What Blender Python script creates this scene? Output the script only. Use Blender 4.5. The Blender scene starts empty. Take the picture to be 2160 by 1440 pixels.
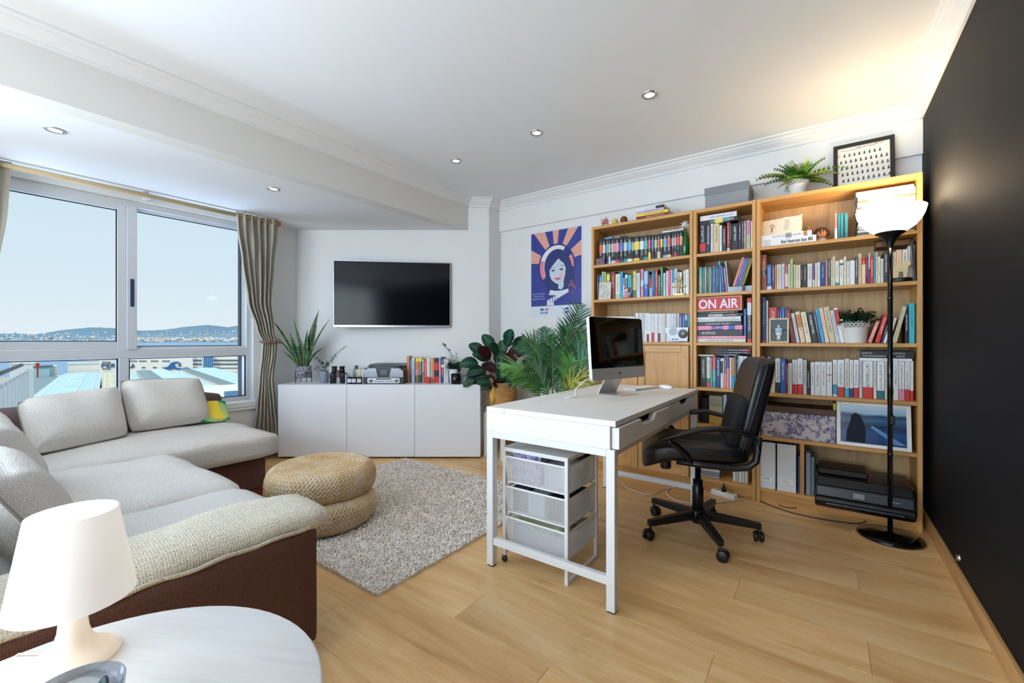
import bpy, bmesh, math, random
from mathutils import Vector, Matrix, Euler, noise
R = random.Random(7)
PI = math.pi
SC = bpy.context.scene
COL = SC.collection
rad = math.radians

# ------------------------------------------------------------------ camera, world, lights, exposure
H = 1.076                                   # eye height
YAW = rad(35.8)                             # the camera looks 35.8 degrees left of the bookcase wall's normal
VX, VY = -math.sin(YAW), math.cos(YAW)      # view direction
RX, RY = math.cos(YAW), math.sin(YAW)       # right direction
FPX = 908.0
cd = bpy.data.cameras.new('camera'); cam = bpy.data.objects.new('camera', cd); COL.objects.link(cam)
cam.location = (0, 0, H); cam.rotation_euler = (PI/2, 0, YAW)
cd.sensor_width = 36; cd.lens = FPX/2160*36; cd.shift_y = -2/2160; cd.clip_start = .02; cd.clip_end = 20000
SC.camera = cam
SC.view_settings.view_transform = 'Standard'; SC.view_settings.look = 'None'
SC.view_settings.gamma = 1; SC.view_settings.use_curve_mapping = False
SC.view_settings.exposure = 0.14
W = bpy.data.worlds.new('sky'); SC.world = W; W.use_nodes = True
nt = W.node_tree; nt.nodes.clear()
o_ = nt.nodes.new('ShaderNodeOutputWorld'); b_ = nt.nodes.new('ShaderNodeBackground')
tc = nt.nodes.new('ShaderNodeTexCoord'); sx = nt.nodes.new('ShaderNodeSeparateXYZ'); cr = nt.nodes.new('ShaderNodeValToRGB')
nt.links.new(tc.outputs['Generated'], sx.inputs[0]); nt.links.new(sx.outputs[2], cr.inputs[0])
cr.color_ramp.elements[0].position = 0.0; cr.color_ramp.elements[0].color = (.80, .885, .94, 1)
cr.color_ramp.elements[1].position = .30; cr.color_ramp.elements[1].color = (.62, .79, .90, 1)
e = cr.color_ramp.elements.new(.12); e.color = (.70, .84, .92, 1)
nt.links.new(cr.outputs[0], b_.inputs[0]); nt.links.new(b_.outputs[0], o_.inputs[0]); b_.inputs[1].default_value = .90

def light(name, kind, loc, rot, power, color, size=1, size_y=None, **k):
    l = bpy.data.lights.new(name, kind); l.energy = power; l.color = color
    if kind == 'AREA':
        l.shape = 'RECTANGLE'; l.size = size; l.size_y = size_y or size
    for a, v in k.items(): setattr(l, a, v)
    o = bpy.data.objects.new(name, l); COL.objects.link(o); o.location = loc; o.rotation_euler = rot
    return o
# hazy sunlight over the harbour, then added fill lamps that have no source in the room
light('sun', 'SUN', (0, 0, 30), (rad(48), 0, rad(20)), 2.1, (1, .96, .9), angle=rad(3))
light('fill_side', 'AREA', (-3.95, -1.35, 1.35), (0, rad(-90), 0), 122, (.54, .75, 1), 1.6, 2.3, spread=rad(140))  # added lamp before the solid wall, stands in for more window daylight
light('fill_back', 'AREA', (-1.6, -2.85, 1.45), (rad(92), 0, rad(0)), 118, (.76, .88, 1), 3.4, 1.7)  # added fill lamp behind the camera; the wall there has no window
light('fill_from_below', 'AREA', (-5.15, .9, -.35), Vector((1.0, 0, 1.9)).to_track_quat('-Z', 'Y').to_euler(), 80, (.46, .67, 1), 2.2, 1.1)   # added lamp hidden below the sill, bluish fill for the bay ceiling
light('fill_ceiling', 'AREA', (-1.7, -1.0, .75), (rad(180), 0, 0), 19, (.55, .74, 1), 2.6, 1.6)  # unseen upward lamp, added to brighten the ceiling

# ------------------------------------------------------------------ measuring helpers (metres)
def ray(px): return (VX*FPX + RX*(px-1080), VY*FPX + RY*(px-1080))
def onz(px, py, z):                          # point where a sight line meets a level plane
    t = (H-z)/(py-718); d = ray(px); return Vector((d[0]*t, d[1]*t, z))
def ony(px, y):                              # x (and scale) on a plane of constant y
    d = ray(px); t = y/d[1]; return d[0]*t, t
def onx(px, x):
    d = ray(px); t = x/d[0]; return d[1]*t, t
def at(px, py, D):                           # point at depth D in front of the eye
    l = (px-1080)/FPX*D; return Vector((VX*D+RX*l, VY*D+RY*l, H+(718-py)/FPX*D))

# ------------------------------------------------------------------ materials
MC = {}
def srgb(c):
    if isinstance(c, str):
        c = c.lstrip('#'); c = [int(c[i:i+2], 16)/255 for i in (0, 2, 4)]
    return tuple((x/12.92 if x <= .04045 else ((x+.055)/1.055)**2.4) for x in c)+(1,)
class NT:
    def __init__(s, m): s.t = m.node_tree; s.n = s.t.nodes; s.bsdf = s.n['Principled BSDF']; s.out = s.n['Material Output']
    def new(s, k, **a):
        n = s.n.new('ShaderNode'+k)
        for q, v in a.items(): setattr(n, q, v)
        return n
    def link(s, a, b): s.t.links.new(a, b)
    def coord(s, which='Object', scale=(1, 1, 1), loc=None, rot=(0, 0, 0)):
        c = s.new('TexCoord'); m = s.new('Mapping'); s.link(c.outputs[which], m.inputs[0])
        m.inputs['Scale'].default_value = scale; m.inputs['Rotation'].default_value = rot
        if loc is not None:
            s.link(loc, m.inputs['Location'])
        return m.outputs[0]
    def noise(s, vec, scale, detail=2, rough=.5, dist=0):
        n = s.new('TexNoise'); s.link(vec, n.inputs['Vector']); n.inputs['Scale'].default_value = scale
        n.inputs['Detail'].default_value = detail; n.inputs['Roughness'].default_value = rough; n.inputs['Distortion'].default_value = dist
        return n.outputs[0]
    def ramp(s, fac, stops):
        r = s.new('ValToRGB'); e = r.color_ramp.elements
        while len(e) < len(stops): e.new(.5)
        for x, (p, c) in zip(e, stops): x.position = p; x.color = c if len(c) == 4 else srgb(c)
        s.link(fac, r.inputs[0]); return r.outputs[0]
    def math(s, op, a, b=0.0, c=None):
        m = s.new('Math', operation=op)
        for i, v in enumerate((a, b, c)):
            if v is None: continue
            if isinstance(v, (int, float)): m.inputs[i].default_value = v
            else: s.link(v, m.inputs[i])
        return m.outputs[0]
    def mix(s, f, a, b, blend='MIX'):
        m = s.new('MixRGB', blend_type=blend)
        for i, v in enumerate((f, a, b)):
            if isinstance(v, (int, float)): m.inputs[i].default_value = v
            elif isinstance(v, tuple): m.inputs[i].default_value = v
            else: s.link(v, m.inputs[i])
        return m.outputs[0]
    def bump(s, h, strength=.3, dist=.002):
        b = s.new('Bump'); b.inputs['Strength'].default_value = strength; b.inputs['Distance'].default_value = dist
        s.link(h, b.inputs['Height']); s.link(b.outputs[0], s.bsdf.inputs['Normal']); return b
def base(key, col, rough=.5, metal=0, **k):
    m = bpy.data.materials.new(key); m.use_nodes = True; t = NT(m)
    t.bsdf.inputs['Base Color'].default_value = srgb(col); t.bsdf.inputs['Roughness'].default_value = rough
    t.bsdf.inputs['Metallic'].default_value = metal
    for q, v in k.items(): t.bsdf.inputs[q.replace('_', ' ')].default_value = v
    m.diffuse_color = srgb(col)
    return m, t
def plain(col, rough=.5, metal=0, bump=.0, scale=200, vary=.04, **k):
    key = ('plain', str(col), rough, metal, bump, scale, vary, tuple(k.items()))
    if key in MC: return MC[key]
    m, t = base('paint_%d' % len(MC), col, rough, metal, **k)
    v = t.coord('Object'); n = t.noise(v, 3.5, 3)
    if vary:
        c = srgb(col); lo = tuple(x*(1-vary) for x in c[:3])+(1,); hi = tuple(min(1, x*(1+vary)) for x in c[:3])+(1,)
        t.link(t.ramp(n, [(.3, lo), (.7, hi)]), t.bsdf.inputs['Base Color'])
    if bump: t.bump(t.noise(v, scale, 3), bump, .001)
    MC[key] = m; return m
def wood(a, b, rough=.45, axis=0, scale=1, key=None, rnd=False, coord='Object', dark=None):
    k = ('wood', a, b, rough, axis, scale, rnd, coord)
    if k in MC: return MC[k]
    m, t = base('wood_%d' % len(MC), a, rough)
    s = [22*scale]*3; s[axis] = 1.6*scale
    loc = None
    if rnd:
        oi = t.new('ObjectInfo'); cx = t.new('CombineXYZ')
        t.link(t.math('MULTIPLY', oi.outputs['Random'], 40), cx.inputs[0]); t.link(t.math('MULTIPLY', oi.outputs['Random'], 93), cx.inputs[1])
        loc = cx.outputs[0]
    v = t.coord(coord, tuple(s), loc); n1 = t.noise(v, 1.0, 5, .65, .6)
    s2 = [5*scale]*3; s2[axis] = .5*scale
    v2 = t.coord(coord, tuple(s2), loc); n2 = t.noise(v2, 1.0, 3, .5, 1.2)
    f = t.math('ADD', t.math('MULTIPLY', n1, .55), t.math('MULTIPLY', n2, .45))
    col = t.ramp(f, [(.34, srgb(b)), (.5, srgb(a)), (.68, tuple(min(1, x*1.12) for x in srgb(a)[:3])+(1,))])
    s3 = [70*scale]*3; s3[axis] = 3*scale
    n3 = t.noise(t.coord(coord, tuple(s3), loc), 1.0, 2)
    col = t.mix(t.ramp(n3, [(.5, (0, 0, 0, 1)), (.75, (.35, .35, .35, 1))]), col, srgb(b))
    if rnd:
        hs = t.new('HueSaturation'); t.link(t.math('ADD', t.math('MULTIPLY', oi.outputs['Random'], .22), .89), hs.inputs['Value'])
        hs.inputs['Saturation'].default_value = 1; t.link(col, hs.inputs['Color']); col = hs.outputs[0]
    t.link(col, t.bsdf.inputs['Base Color'])
    t.bump(n1, .12, .001)
    MC[k] = m; return m
def glow(col, strength):
    key = ('glow', str(col), strength)
    if key in MC: return MC[key]
    m, t = base('lit_%d' % len(MC), col, .5); t.bsdf.inputs['Emission Color'].default_value = srgb(col); t.bsdf.inputs['Emission Strength'].default_value = strength
    MC[key] = m; return m
def glass_pane(tint=(1, 1, 1, 1), refl=.06):
    key = ('pane', tint, refl)
    if key in MC: return MC[key]
    m = bpy.data.materials.new('window_glass'); m.use_nodes = True; n = m.node_tree.nodes; n.clear(); L = m.node_tree.links.new
    o = n.new('ShaderNodeOutputMaterial'); mx = n.new('ShaderNodeMixShader'); tr = n.new('ShaderNodeBsdfTransparent'); gl = n.new('ShaderNodeBsdfGlossy')
    fr = n.new('ShaderNodeLayerWeight'); fr.inputs[0].default_value = .25; mt = n.new('ShaderNodeMath'); mt.operation = 'MULTIPLY'; mt.inputs[1].default_value = refl/.06*.07
    tr.inputs[0].default_value = tint; gl.inputs['Roughness'].default_value = .02
    L(fr.outputs['Fresnel'], mt.inputs[0]); L(mt.outputs[0], mx.inputs[0]); L(tr.outputs[0], mx.inputs[1]); L(gl.outputs[0], mx.inputs[2]); L(mx.outputs[0], o.inputs[0])
    MC[key] = m; return m
def fabric(col, col2=None, rough=.9, weave=260, strength=.5, wrinkle=.0, blotch=3, aniso=(1, 1, 1)):
    key = ('fabric', col, col2, weave, strength, wrinkle, aniso)
    if key in MC: return MC[key]
    m, t = base('fabric_%d' % len(MC), col, rough)
    v = t.coord('Object', aniso)
    w1 = t.new('TexWave', wave_type='BANDS', bands_direction='X'); w2 = t.new('TexWave', wave_type='BANDS', bands_direction='Y'); w3 = t.new('TexWave', wave_type='BANDS', bands_direction='Z')
    for w in (w1, w2, w3): t.link(v, w.inputs[0]); w.inputs['Scale'].default_value = weave/6; w.inputs['Distortion'].default_value = 1.2; w.inputs['Detail'].default_value = 1; w.inputs['Detail Scale'].default_value = 3
    h = t.math('MULTIPLY', t.math('MULTIPLY', t.math('ADD', w1.outputs['Fac'], .3), t.math('ADD', w2.outputs['Fac'], .3)), t.math('ADD', w3.outputs['Fac'], .3))
    n = t.noise(v, weave*.9, 2)
    c = t.mix(t.ramp(n, [(.35, (0, 0, 0, 1)), (.65, (1, 1, 1, 1))]), srgb(col), srgb(col2 or col))
    n2 = t.noise(v, blotch, 3); c = t.mix(.12, c, t.ramp(n2, [(.3, (.4, .4, .4, 1)), (.7, (1, 1, 1, 1))]), 'MULTIPLY')
    t.link(c, t.bsdf.inputs['Base Color'])
    hh = t.math('ADD', t.math('MULTIPLY', h, .5), t.math('MULTIPLY', n, .8))
    b = t.bump(hh, strength, .0015)
    if wrinkle:
        b2 = t.new('Bump'); b2.inputs['Strength'].default_value = wrinkle; b2.inputs['Distance'].default_value = .02
        t.link(t.noise(v, 7, 3, .55, 1.5), b2.inputs['Height']); t.link(b2.outputs[0], b.inputs['Normal'])
    MC[key] = m; return m

# ------------------------------------------------------------------ mesh builder
class MB:
    def __init__(s): s.v = []; s.f = []; s.m = []; s.sm = []
    def add(s, vs, fs, mi=0, M=None, smooth=False):
        o = len(s.v)
        for p in vs: s.v.append(tuple(M @ Vector(p)) if M is not None else tuple(p))
        for f in fs: s.f.append([i+o for i in f]); s.m.append(mi); s.sm.append(smooth)
        return s
    def box(s, a, b, mi=0, M=None):
        x0, y0, z0 = a; x1, y1, z1 = b
        vs = [(x0, y0, z0), (x1, y0, z0), (x1, y1, z0), (x0, y1, z0), (x0, y0, z1), (x1, y0, z1), (x1, y1, z1), (x0, y1, z1)]
        return s.add(vs, [(0, 3, 2, 1), (4, 5, 6, 7), (0, 1, 5, 4), (1, 2, 6, 5), (2, 3, 7, 6), (3, 0, 4, 7)], mi, M)
    def lathe(s, prof, n=24, mi=0, M=None, smooth=True, sx=1, sy=1, cap=True):
        vs = []; fs = []
        for r, z in prof:
            for i in range(n):
                a = 2*PI*i/n; vs.append((r*math.cos(a)*sx, r*math.sin(a)*sy, z))
        for j in range(len(prof)-1):
            for i in range(n):
                k = (i+1) % n; fs.append((j*n+i, j*n+k, (j+1)*n+k, (j+1)*n+i))
        if cap:
            if prof[0][0] > 1e-6: fs.append(tuple(range(n-1, -1, -1)))
            if prof[-1][0] > 1e-6: fs.append(tuple((len(prof)-1)*n+i for i in range(n)))
        return s.add(vs, fs, mi, M, smooth)
    def cyl(s, p, q, r, n=12, mi=0, r2=None, smooth=True):
        return s.tube([p, q], r, n, mi, r2=r2, smooth=smooth)
    def tube(s, pts, r, n=8, mi=0, r2=None, smooth=True, closed=False, flat=1.0, up=None):
        P = [Vector(p) for p in pts]; N = len(P); vs = []; fs = []
        pu = None
        for i, p in enumerate(P):
            if closed: d = (P[(i+1) % N]-P[i-1])
            else: d = P[min(i+1, N-1)]-P[max(i-1, 0)]
            d = d.normalized() if d.length > 1e-9 else Vector((0, 0, 1))
            if up is not None: u = Vector(up)
            else: u = pu if pu is not None else (Vector((0, 0, 1)) if abs(d.z) < .9 else Vector((1, 0, 0)))
            a = d.cross(u);
            if a.length < 1e-6: a = d.cross(Vector((1, .3, .2)))
            a.normalize(); b = a.cross(d).normalized(); pu = b
            rr = r[i] if isinstance(r, (list, tuple)) else (r if r2 is None else r+(r2-r)*i/max(1, N-1))
            for k in range(n):
                t = 2*PI*k/n; vs.append(tuple(p+a*rr*math.cos(t)+b*rr*flat*math.sin(t)))
        M_ = N if closed else N-1
        for i in range(M_):
            for k in range(n):
                k2 = (k+1) % n; j = (i+1) % N; fs.append((i*n+k, i*n+k2, j*n+k2, j*n+k))
        if not closed: fs.append(tuple(range(n-1, -1, -1))); fs.append(tuple((N-1)*n+k for k in range(n)))
        return s.add(vs, fs, mi, None, smooth)
    def prism(s, poly, z0, z1, mi=0, M=None, smooth=False):     # polygon in xy, extruded in z
        n = len(poly); vs = [(x, y, z0) for x, y in poly]+[(x, y, z1) for x, y in poly]
        fs = [tuple(range(n-1, -1, -1)), tuple(range(n, 2*n))]+[(i, (i+1) % n, (i+1) % n+n, i+n) for i in range(n)]
        return s.add(vs, fs, mi, M, smooth)
    def grid(s, fn, nu, nv, mi=0, smooth=True, closeu=False, M=None):
        vs = [tuple(fn(i/(nu if closeu else nu-1), j/(nv-1))) for j in range(nv) for i in range(nu)]; fs = []
        for j in range(nv-1):
            for i in range(nu if closeu else nu-1):
                k = (i+1) % nu; fs.append((j*nu+i, j*nu+k, (j+1)*nu+k, (j+1)*nu+i))
        return s.add(vs, fs, mi, M, smooth)
    def ball(s, c, r, n=12, mi=0, sc=(1, 1, 1), M=None):
        vs = []; fs = []; m = n//2
        pr = [(math.sin(PI*j/m), -math.cos(PI*j/m)) for j in range(m+1)]
        for a, z in pr:
            for i in range(n): t = 2*PI*i/n; vs.append((c[0]+r*sc[0]*a*math.cos(t), c[1]+r*sc[1]*a*math.sin(t), c[2]+r*sc[2]*z))
        for j in range(m):
            for i in range(n): k = (i+1) % n; fs.append((j*n+i, j*n+k, (j+1)*n+k, (j+1)*n+i))
        return s.add(vs, fs, mi, M, True)
    def mesh(s, name):
        me = bpy.data.meshes.new(name); me.from_pydata(s.v, [], s.f)
        me.polygons.foreach_set('material_index', s.m); me.polygons.foreach_set('use_smooth', s.sm); me.update()
        return me
def mods(o, bevel=0, seg=2, sub=0, solid=0, weld=False):
    if weld: m = o.modifiers.new('weld', 'WELD'); m.merge_threshold = .0001
    if solid: m = o.modifiers.new('solid', 'SOLIDIFY'); m.thickness = solid; m.offset = 0
    if bevel: m = o.modifiers.new('bevel', 'BEVEL'); m.width = bevel; m.segments = seg; m.limit_method = 'ANGLE'; m.harden_normals = False
    if sub: m = o.modifiers.new('sub', 'SUBSURF'); m.levels = sub; m.render_levels = sub
    return o
def obj(name, mb, mats, parent=None, loc=None, rot=None, bevel=0, seg=2, sub=0, solid=0, label=None, kind=None, weld=False):
    me = mb.mesh(name) if isinstance(mb, MB) else mb
    if not isinstance(mats, (list, tuple)): mats = [mats]
    if not len(me.materials):
        for m in mats: me.materials.append(m)
    o = bpy.data.objects.new(name, me); COL.objects.link(o)
    if parent is not None: o.parent = parent
    if loc is not None: o.location = loc
    if rot is not None: o.rotation_euler = rot
    mods(o, bevel, seg, sub, solid, weld)
    if label: o['label'] = label
    if kind: o['kind'] = kind
    return o
def tag(o, label, cat, group=None):
    o['label'] = label; o['category'] = cat
    if group: o['group'] = group
    return o
def thing(name, label, cat, loc=(0, 0, 0), rz=0, group=None, rot=None):
    o = bpy.data.objects.new(name, None); COL.objects.link(o); o.empty_display_size = .1
    o.location = loc; o.rotation_euler = rot or (0, 0, rz); return tag(o, label, cat, group)
def struct(name, mb, m, parent=None, **k):
    o = obj(name, mb, m, parent, **k)
    if parent is None: o['kind'] = 'structure'
    return o
def rbox(a, b, r=None):
    return MB().box(a, b)
def rrect(w, h, r, n=5, cx=0, cy=0):
    out = []
    for (sx_, sy_, a0) in ((1, 1, 0), (-1, 1, 90), (-1, -1, 180), (1, -1, 270)):
        for i in range(n+1):
            a = rad(a0+90*i/n); out.append((cx+sx_*(w/2-r)+r*math.cos(a), cy+sy_*(h/2-r)+r*math.sin(a)))
    return out
def text_mesh(s, size, depth=.0006, align='CENTER', shear=0, bold=0):
    c = bpy.data.curves.new('txt', 'FONT'); c.body = s; c.size = size; c.align_x = align; c.align_y = 'CENTER'; c.extrude = depth; c.resolution_u = 5; c.offset = bold; c.shear = shear
    o = bpy.data.objects.new('txt', c); COL.objects.link(o)
    dg = bpy.context.evaluated_depsgraph_get(); me = bpy.data.meshes.new_from_object(o.evaluated_get(dg))
    bpy.data.objects.remove(o); bpy.data.curves.remove(c); me.materials.clear(); return me
def lettering(name, s, size, mat, parent, loc, rot, width=None, height=None, depth=.0006, bold=0, align='CENTER'):
    me = text_mesh(s, size, depth, align, 0, bold)
    xs = [v.co.x for v in me.vertices]; ys = [v.co.y for v in me.vertices]
    kx = width/(max(xs)-min(xs)) if width else 1; ky = height/(max(ys)-min(ys)) if height else 1
    cx = (max(xs)+min(xs))/2 if align == 'CENTER' else 0; cy = (max(ys)+min(ys))/2
    for v in me.vertices: v.co.x = (v.co.x-cx)*kx; v.co.y = (v.co.y-cy)*ky
    return obj(name, me, mat, parent, loc, rot)
def add_mesh(mb, me, M, mi=0):
    mb.add([v.co for v in me.vertices], [tuple(p.vertices) for p in me.polygons], mi, M)

WHITE = plain('#e9e9e8', .55, bump=.04, scale=120, vary=.012)
WPAINT = plain('#f2f1ef', .38, vary=.01)
BLACKP = plain('#0c0c0e', .35, vary=.1)
CHROME = plain('#c9c9cb', .22, 1)
DARK = plain('#141416', .6)
# ------------------------------------------------------------------ room shell
XR, YB, XB, XW = .492, 3.585, -2.90, -4.20      # dark wall, bookcase wall, beam face, window wall
ZC, ZS = 2.497, 2.19                             # main ceiling, ceiling of the window bay
XC = -2.73                                       # column return
YN = -3.0                                        # wall behind the camera
DT = 4.345                                       # depth of the television wall
def fr(l, d, z=0): return Vector((VX*d+RX*l, VY*d+RY*l, z))     # along / towards the television wall
LR = (XC - VX*DT)/RX                              # where the television wall ends at the column
LL = (626-1080)/FPX*DT
TL = fr(LL, DT); TR = fr(LR, DT)
dark_paint, t = base('dark_wall_paint', '#07090e', .68)
t.bump(t.noise(t.coord('Object'), 90, 3), .08, .001); t.bsdf.inputs['Specular IOR Level'].default_value = .26
def floor_wood():
    m, t = base('oak_laminate', '#d2a56f', .34)
    oi = t.new('ObjectInfo'); cx = t.new('CombineXYZ'); rn = oi.outputs['Random']
    t.link(t.math('MULTIPLY', rn, 40), cx.inputs[0]); t.link(t.math('MULTIPLY', rn, 93), cx.inputs[1])
    n1 = t.noise(t.coord('Object', (2.2, 26, 1), cx.outputs[0]), 1, 5, .6, .8)
    n2 = t.noise(t.coord('Object', (.9, 4.5, 1), cx.outputs[0]), 1, 3, .5, 1.5)
    n3 = t.noise(t.coord('Object', (6, 150, 1), cx.outputs[0]), 1, 3, .6)
    f = t.math('ADD', t.math('MULTIPLY', n1, .4), t.math('MULTIPLY', n2, .6))
    c = t.ramp(f, [(.32, srgb('#c6965c')), (.45, srgb('#ddb076'.replace(' ', ''))), (.6, srgb('#e9c28a')), (.75, srgb('#f1d09c'))])
    c = t.mix(t.ramp(n3, [(.5, (0, 0, 0, 1)), (.78, (.4, .4, .4, 1))]), c, srgb('#b98750'))
    kn = t.noise(t.coord('Object', (5, 11, 1), cx.outputs[0]), 1, 2, .5, .4)
    c = t.mix(t.ramp(kn, [(.68, (0, 0, 0, 1)), (.80, (.55, .55, .55, 1))]), c, srgb('#a8763f'))
    hs = t.new('HueSaturation'); t.link(t.math('ADD', t.math('MULTIPLY', rn, .12), .94), hs.inputs['Value']); t.link(c, hs.inputs['Color'])
    t.link(hs.outputs[0], t.bsdf.inputs['Base Color']); t.bump(n3, .06, .0008); return m
ceil_paint = plain('#eceef0', .7, vary=.008)
beam_paint = plain('#e4e2dd', .7, vary=.008)
fl = bpy.data.objects.new('floor', None); COL.objects.link(fl); fl['kind'] = 'structure'
sub_ = MB().box((-4.6, YN, -.14), (XR+.05, YB+.1, -.012)); obj('underlay', sub_, plain('#6b4a2b', .8), fl)
plank_m = floor_wood()
pw, plen = .192, 1.29; row = 0; y = YN; cache = {}
while y < YB:
    off = (row*.43) % plen; x = -4.6-off; w = min(pw, YB-y)
    while x < XR:
        x0, x1 = max(x, -4.55), min(x+plen, XR)
        if x1-x0 > .03:
            key = (round(x1-x0, 3), round(w, 3))
            if key not in cache:
                mb = MB(); g = .0004; c_ = .0009; L_, w_ = key[0]/2-g, key[1]-g
                mb.v = [(-L_, 0, -.012), (L_, 0, -.012), (L_, w_, -.012), (-L_, w_, -.012), (-L_, 0, -.0008), (L_, 0, -.0008), (L_, w_, -.0008), (-L_, w_, -.0008),
                        (-L_+c_, c_, 0), (L_-c_, c_, 0), (L_-c_, w_-c_, 0), (-L_+c_, w_-c_, 0)]
                mb.f = [[0, 1, 5, 4], [1, 2, 6, 5], [2, 3, 7, 6], [3, 0, 4, 7], [4, 5, 9, 8], [5, 6, 10, 9], [6, 7, 11, 10], [7, 4, 8, 11], [8, 9, 10, 11]]
                mb.m = [0]*9; mb.sm = [False]*9; me = mb.mesh('plank'); me.materials.append(plank_m); cache[key] = me
            o = bpy.data.objects.new('plank', cache[key]); COL.objects.link(o); o.parent = fl; o.location = ((x0+x1)/2, y, 0)
        x += plen
    y += pw; row += 1
struct('ceiling', MB().box((XB, YN, ZC), (XR+.1, YB+.1, ZC+.1)), ceil_paint)
struct('ceiling_bay', MB().box((-4.7, YN, ZS), (XB-.12, YB+.4, ZS+.1)), ceil_paint)
struct('trim_1', MB().box((XB-.12, YN, ZS), (XB, YB+.1, ZC+.1)), beam_paint)           # beam over the bay
struct('wall_right', MB().box((XR, YN, -.14), (XR+.12, YB+.1, ZC)), dark_paint)
struct('wall_back', MB().box((XC-.5, YB, -.14), (XR, YB+.12, ZC)), WHITE)
struct('trim_2', MB().box((XC, YB-.028, 2.205), (XR, YB, ZC-.06)), WHITE)                  # shallow beam above the bookcases
struct('wall_behind', MB().box((-4.7, YN-.12, -.14), (XR+.12, YN, ZC)), WHITE)
n_ = Vector((VX, VY, 0))*.12
def wallpoly(name, pts, z0, z1, m=WHITE): return struct(name, MB().prism([(p[0], p[1]) for p in pts], z0, z1), m)
wallpoly('wall_television', [TL, TR, (XC, YB+.05), (TR.x-.3, YB+.35), (TL.x-.15, TL.y+.16)], -.14, ZC+.05)
wallpoly('wall_corner', [TL, (TL.x-.15, TL.y+.16), (XW-.30, TL.y+.10), (XW-.30, 1.98), (XW, 1.98)], -.14, ZS)
# window wall: opening y .02..1.80, z .54..2.15
WY0, WY1, WZ0, WZ1 = -.02, 1.80, .54, 2.13
w = MB()
w.box((XW-.25, YN, -.14), (XW, WY0, ZS)); w.box((XW-.25, WY1, -.14), (XW, 1.98, ZS))
w.box((XW-.25, WY0, -.14), (XW, WY1, WZ0)); w.box((XW-.25, WY0, WZ1), (XW, WY1, ZS))
struct('wall_left', w, WHITE)
struct('trim_3', MB().box((XW-.02, WY0-.15, WZ0-.055), (XW+.05, WY1+.12, WZ0-.005)), WPAINT, bevel=.006)   # sill
struct('baseboard_right', MB().box((XR-.016, YN, 0), (XR, YB, .075)), wood('#c99a63', '#9c6f3d', .5, axis=1), bevel=.003)
struct('baseboard_corner', MB().box((XC, YB-.014, 0), (-1.58, YB, .075)), wood('#c99a63', '#9c6f3d', .5, axis=0), bevel=.003)
bb = MB(); nrm = Vector((-VX, -VY, 0))*.014
bb.prism([(TL.x, TL.y), (TL.x+nrm.x, TL.y+nrm.y), (TR.x+nrm.x, TR.y+nrm.y), (TR.x, TR.y)], 0, .075)
struct('baseboard_television', bb, wood('#c99a63', '#9c6f3d', .5, axis=0))
# cornice: stepped moulding swept along the ceiling line
prof = [(0, -.080), (.012, -.080), (.016, -.071), (.016, -.064), (.030, -.052), (.046, -.040), (.050, -.034), (.060, -.030), (.066, -.018), (.085, -.011), (.085, 0), (0, 0)]
def cornice(name, p, q, inward, e0, e1):
    p, q, iw = Vector(p), Vector(q), Vector(inward); d = (q-p).normalized(); vs = []; n = len(prof)
    for (b, s_, e) in ((p, 1, e0), (q, -1, e1)):
        for (o, z) in prof: v = b+iw*o+d*(o*e*s_); vs.append((v.x, v.y, ZC+z))
    fs = [(i, (i+1) % n, (i+1) % n+n, i+n) for i in range(n)]+[tuple(range(n)), tuple(range(2*n-1, n-1, -1))]
    struct(name, MB().add(vs, fs), WHITE)
cornice('trim_4', (XB, YN, 0), (XB, TR.y-.10, 0), (1, 0, 0), 1, .55)
cornice('trim_5', fr(LR-.22, DT), fr(LR, DT), (-VX, -VY, 0), 0, -.6)
cornice('trim_6', (XC, TR.y, 0), (XC, YB, 0), (1, 0, 0), -.3, 1)
cornice('trim_7', (XC, YB-.028, 0), (XR, YB-.028, 0), (0, -1, 0), 1, 1)
cornice('trim_8', (XR, YB, 0), (XR, YN, 0), (-1, 0, 0), 1, 1)

# ------------------------------------------------------------------ window: two sliding sashes above, two fixed panes below
alu = plain('#dcdfe3', .32, .25, vary=.015); gask = plain('#23272c', .7)
win = bpy.data.objects.new('window_1', None); COL.objects.link(win); win['kind'] = 'structure'
F = MB(); xo, xi = XW-.13, XW-.03
ZM0, ZM1 = .942, 1.014
F.box((xo, WY0, WZ0), (xi, WY0+.05, WZ1)); F.box((xo, WY1-.045, WZ0), (xi, WY1, WZ1)); F.box((xo, WY0+.05, WZ1-.045), (xi, WY1-.045, WZ1))
F.box((xo, WY0+.05, WZ0), (xi, WY1-.045, WZ0+.035)); F.box((xo, WY0+.05, ZM0), (xi, WY1-.045, ZM1)); F.box((xo, .882, WZ0+.035), (xi, .942, ZM0))
obj('outer_frame', F, alu, win, bevel=.004)
for z_ in (ZM1, WZ1-.052):
    for k in range(3): obj('slide_rail', MB().box((xo+.02+k*.03, WY0+.05, z_), (xo+.026+k*.03, WY1-.045, z_+.010)), gask if k == 1 else alu, win)
YS = .958
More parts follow.
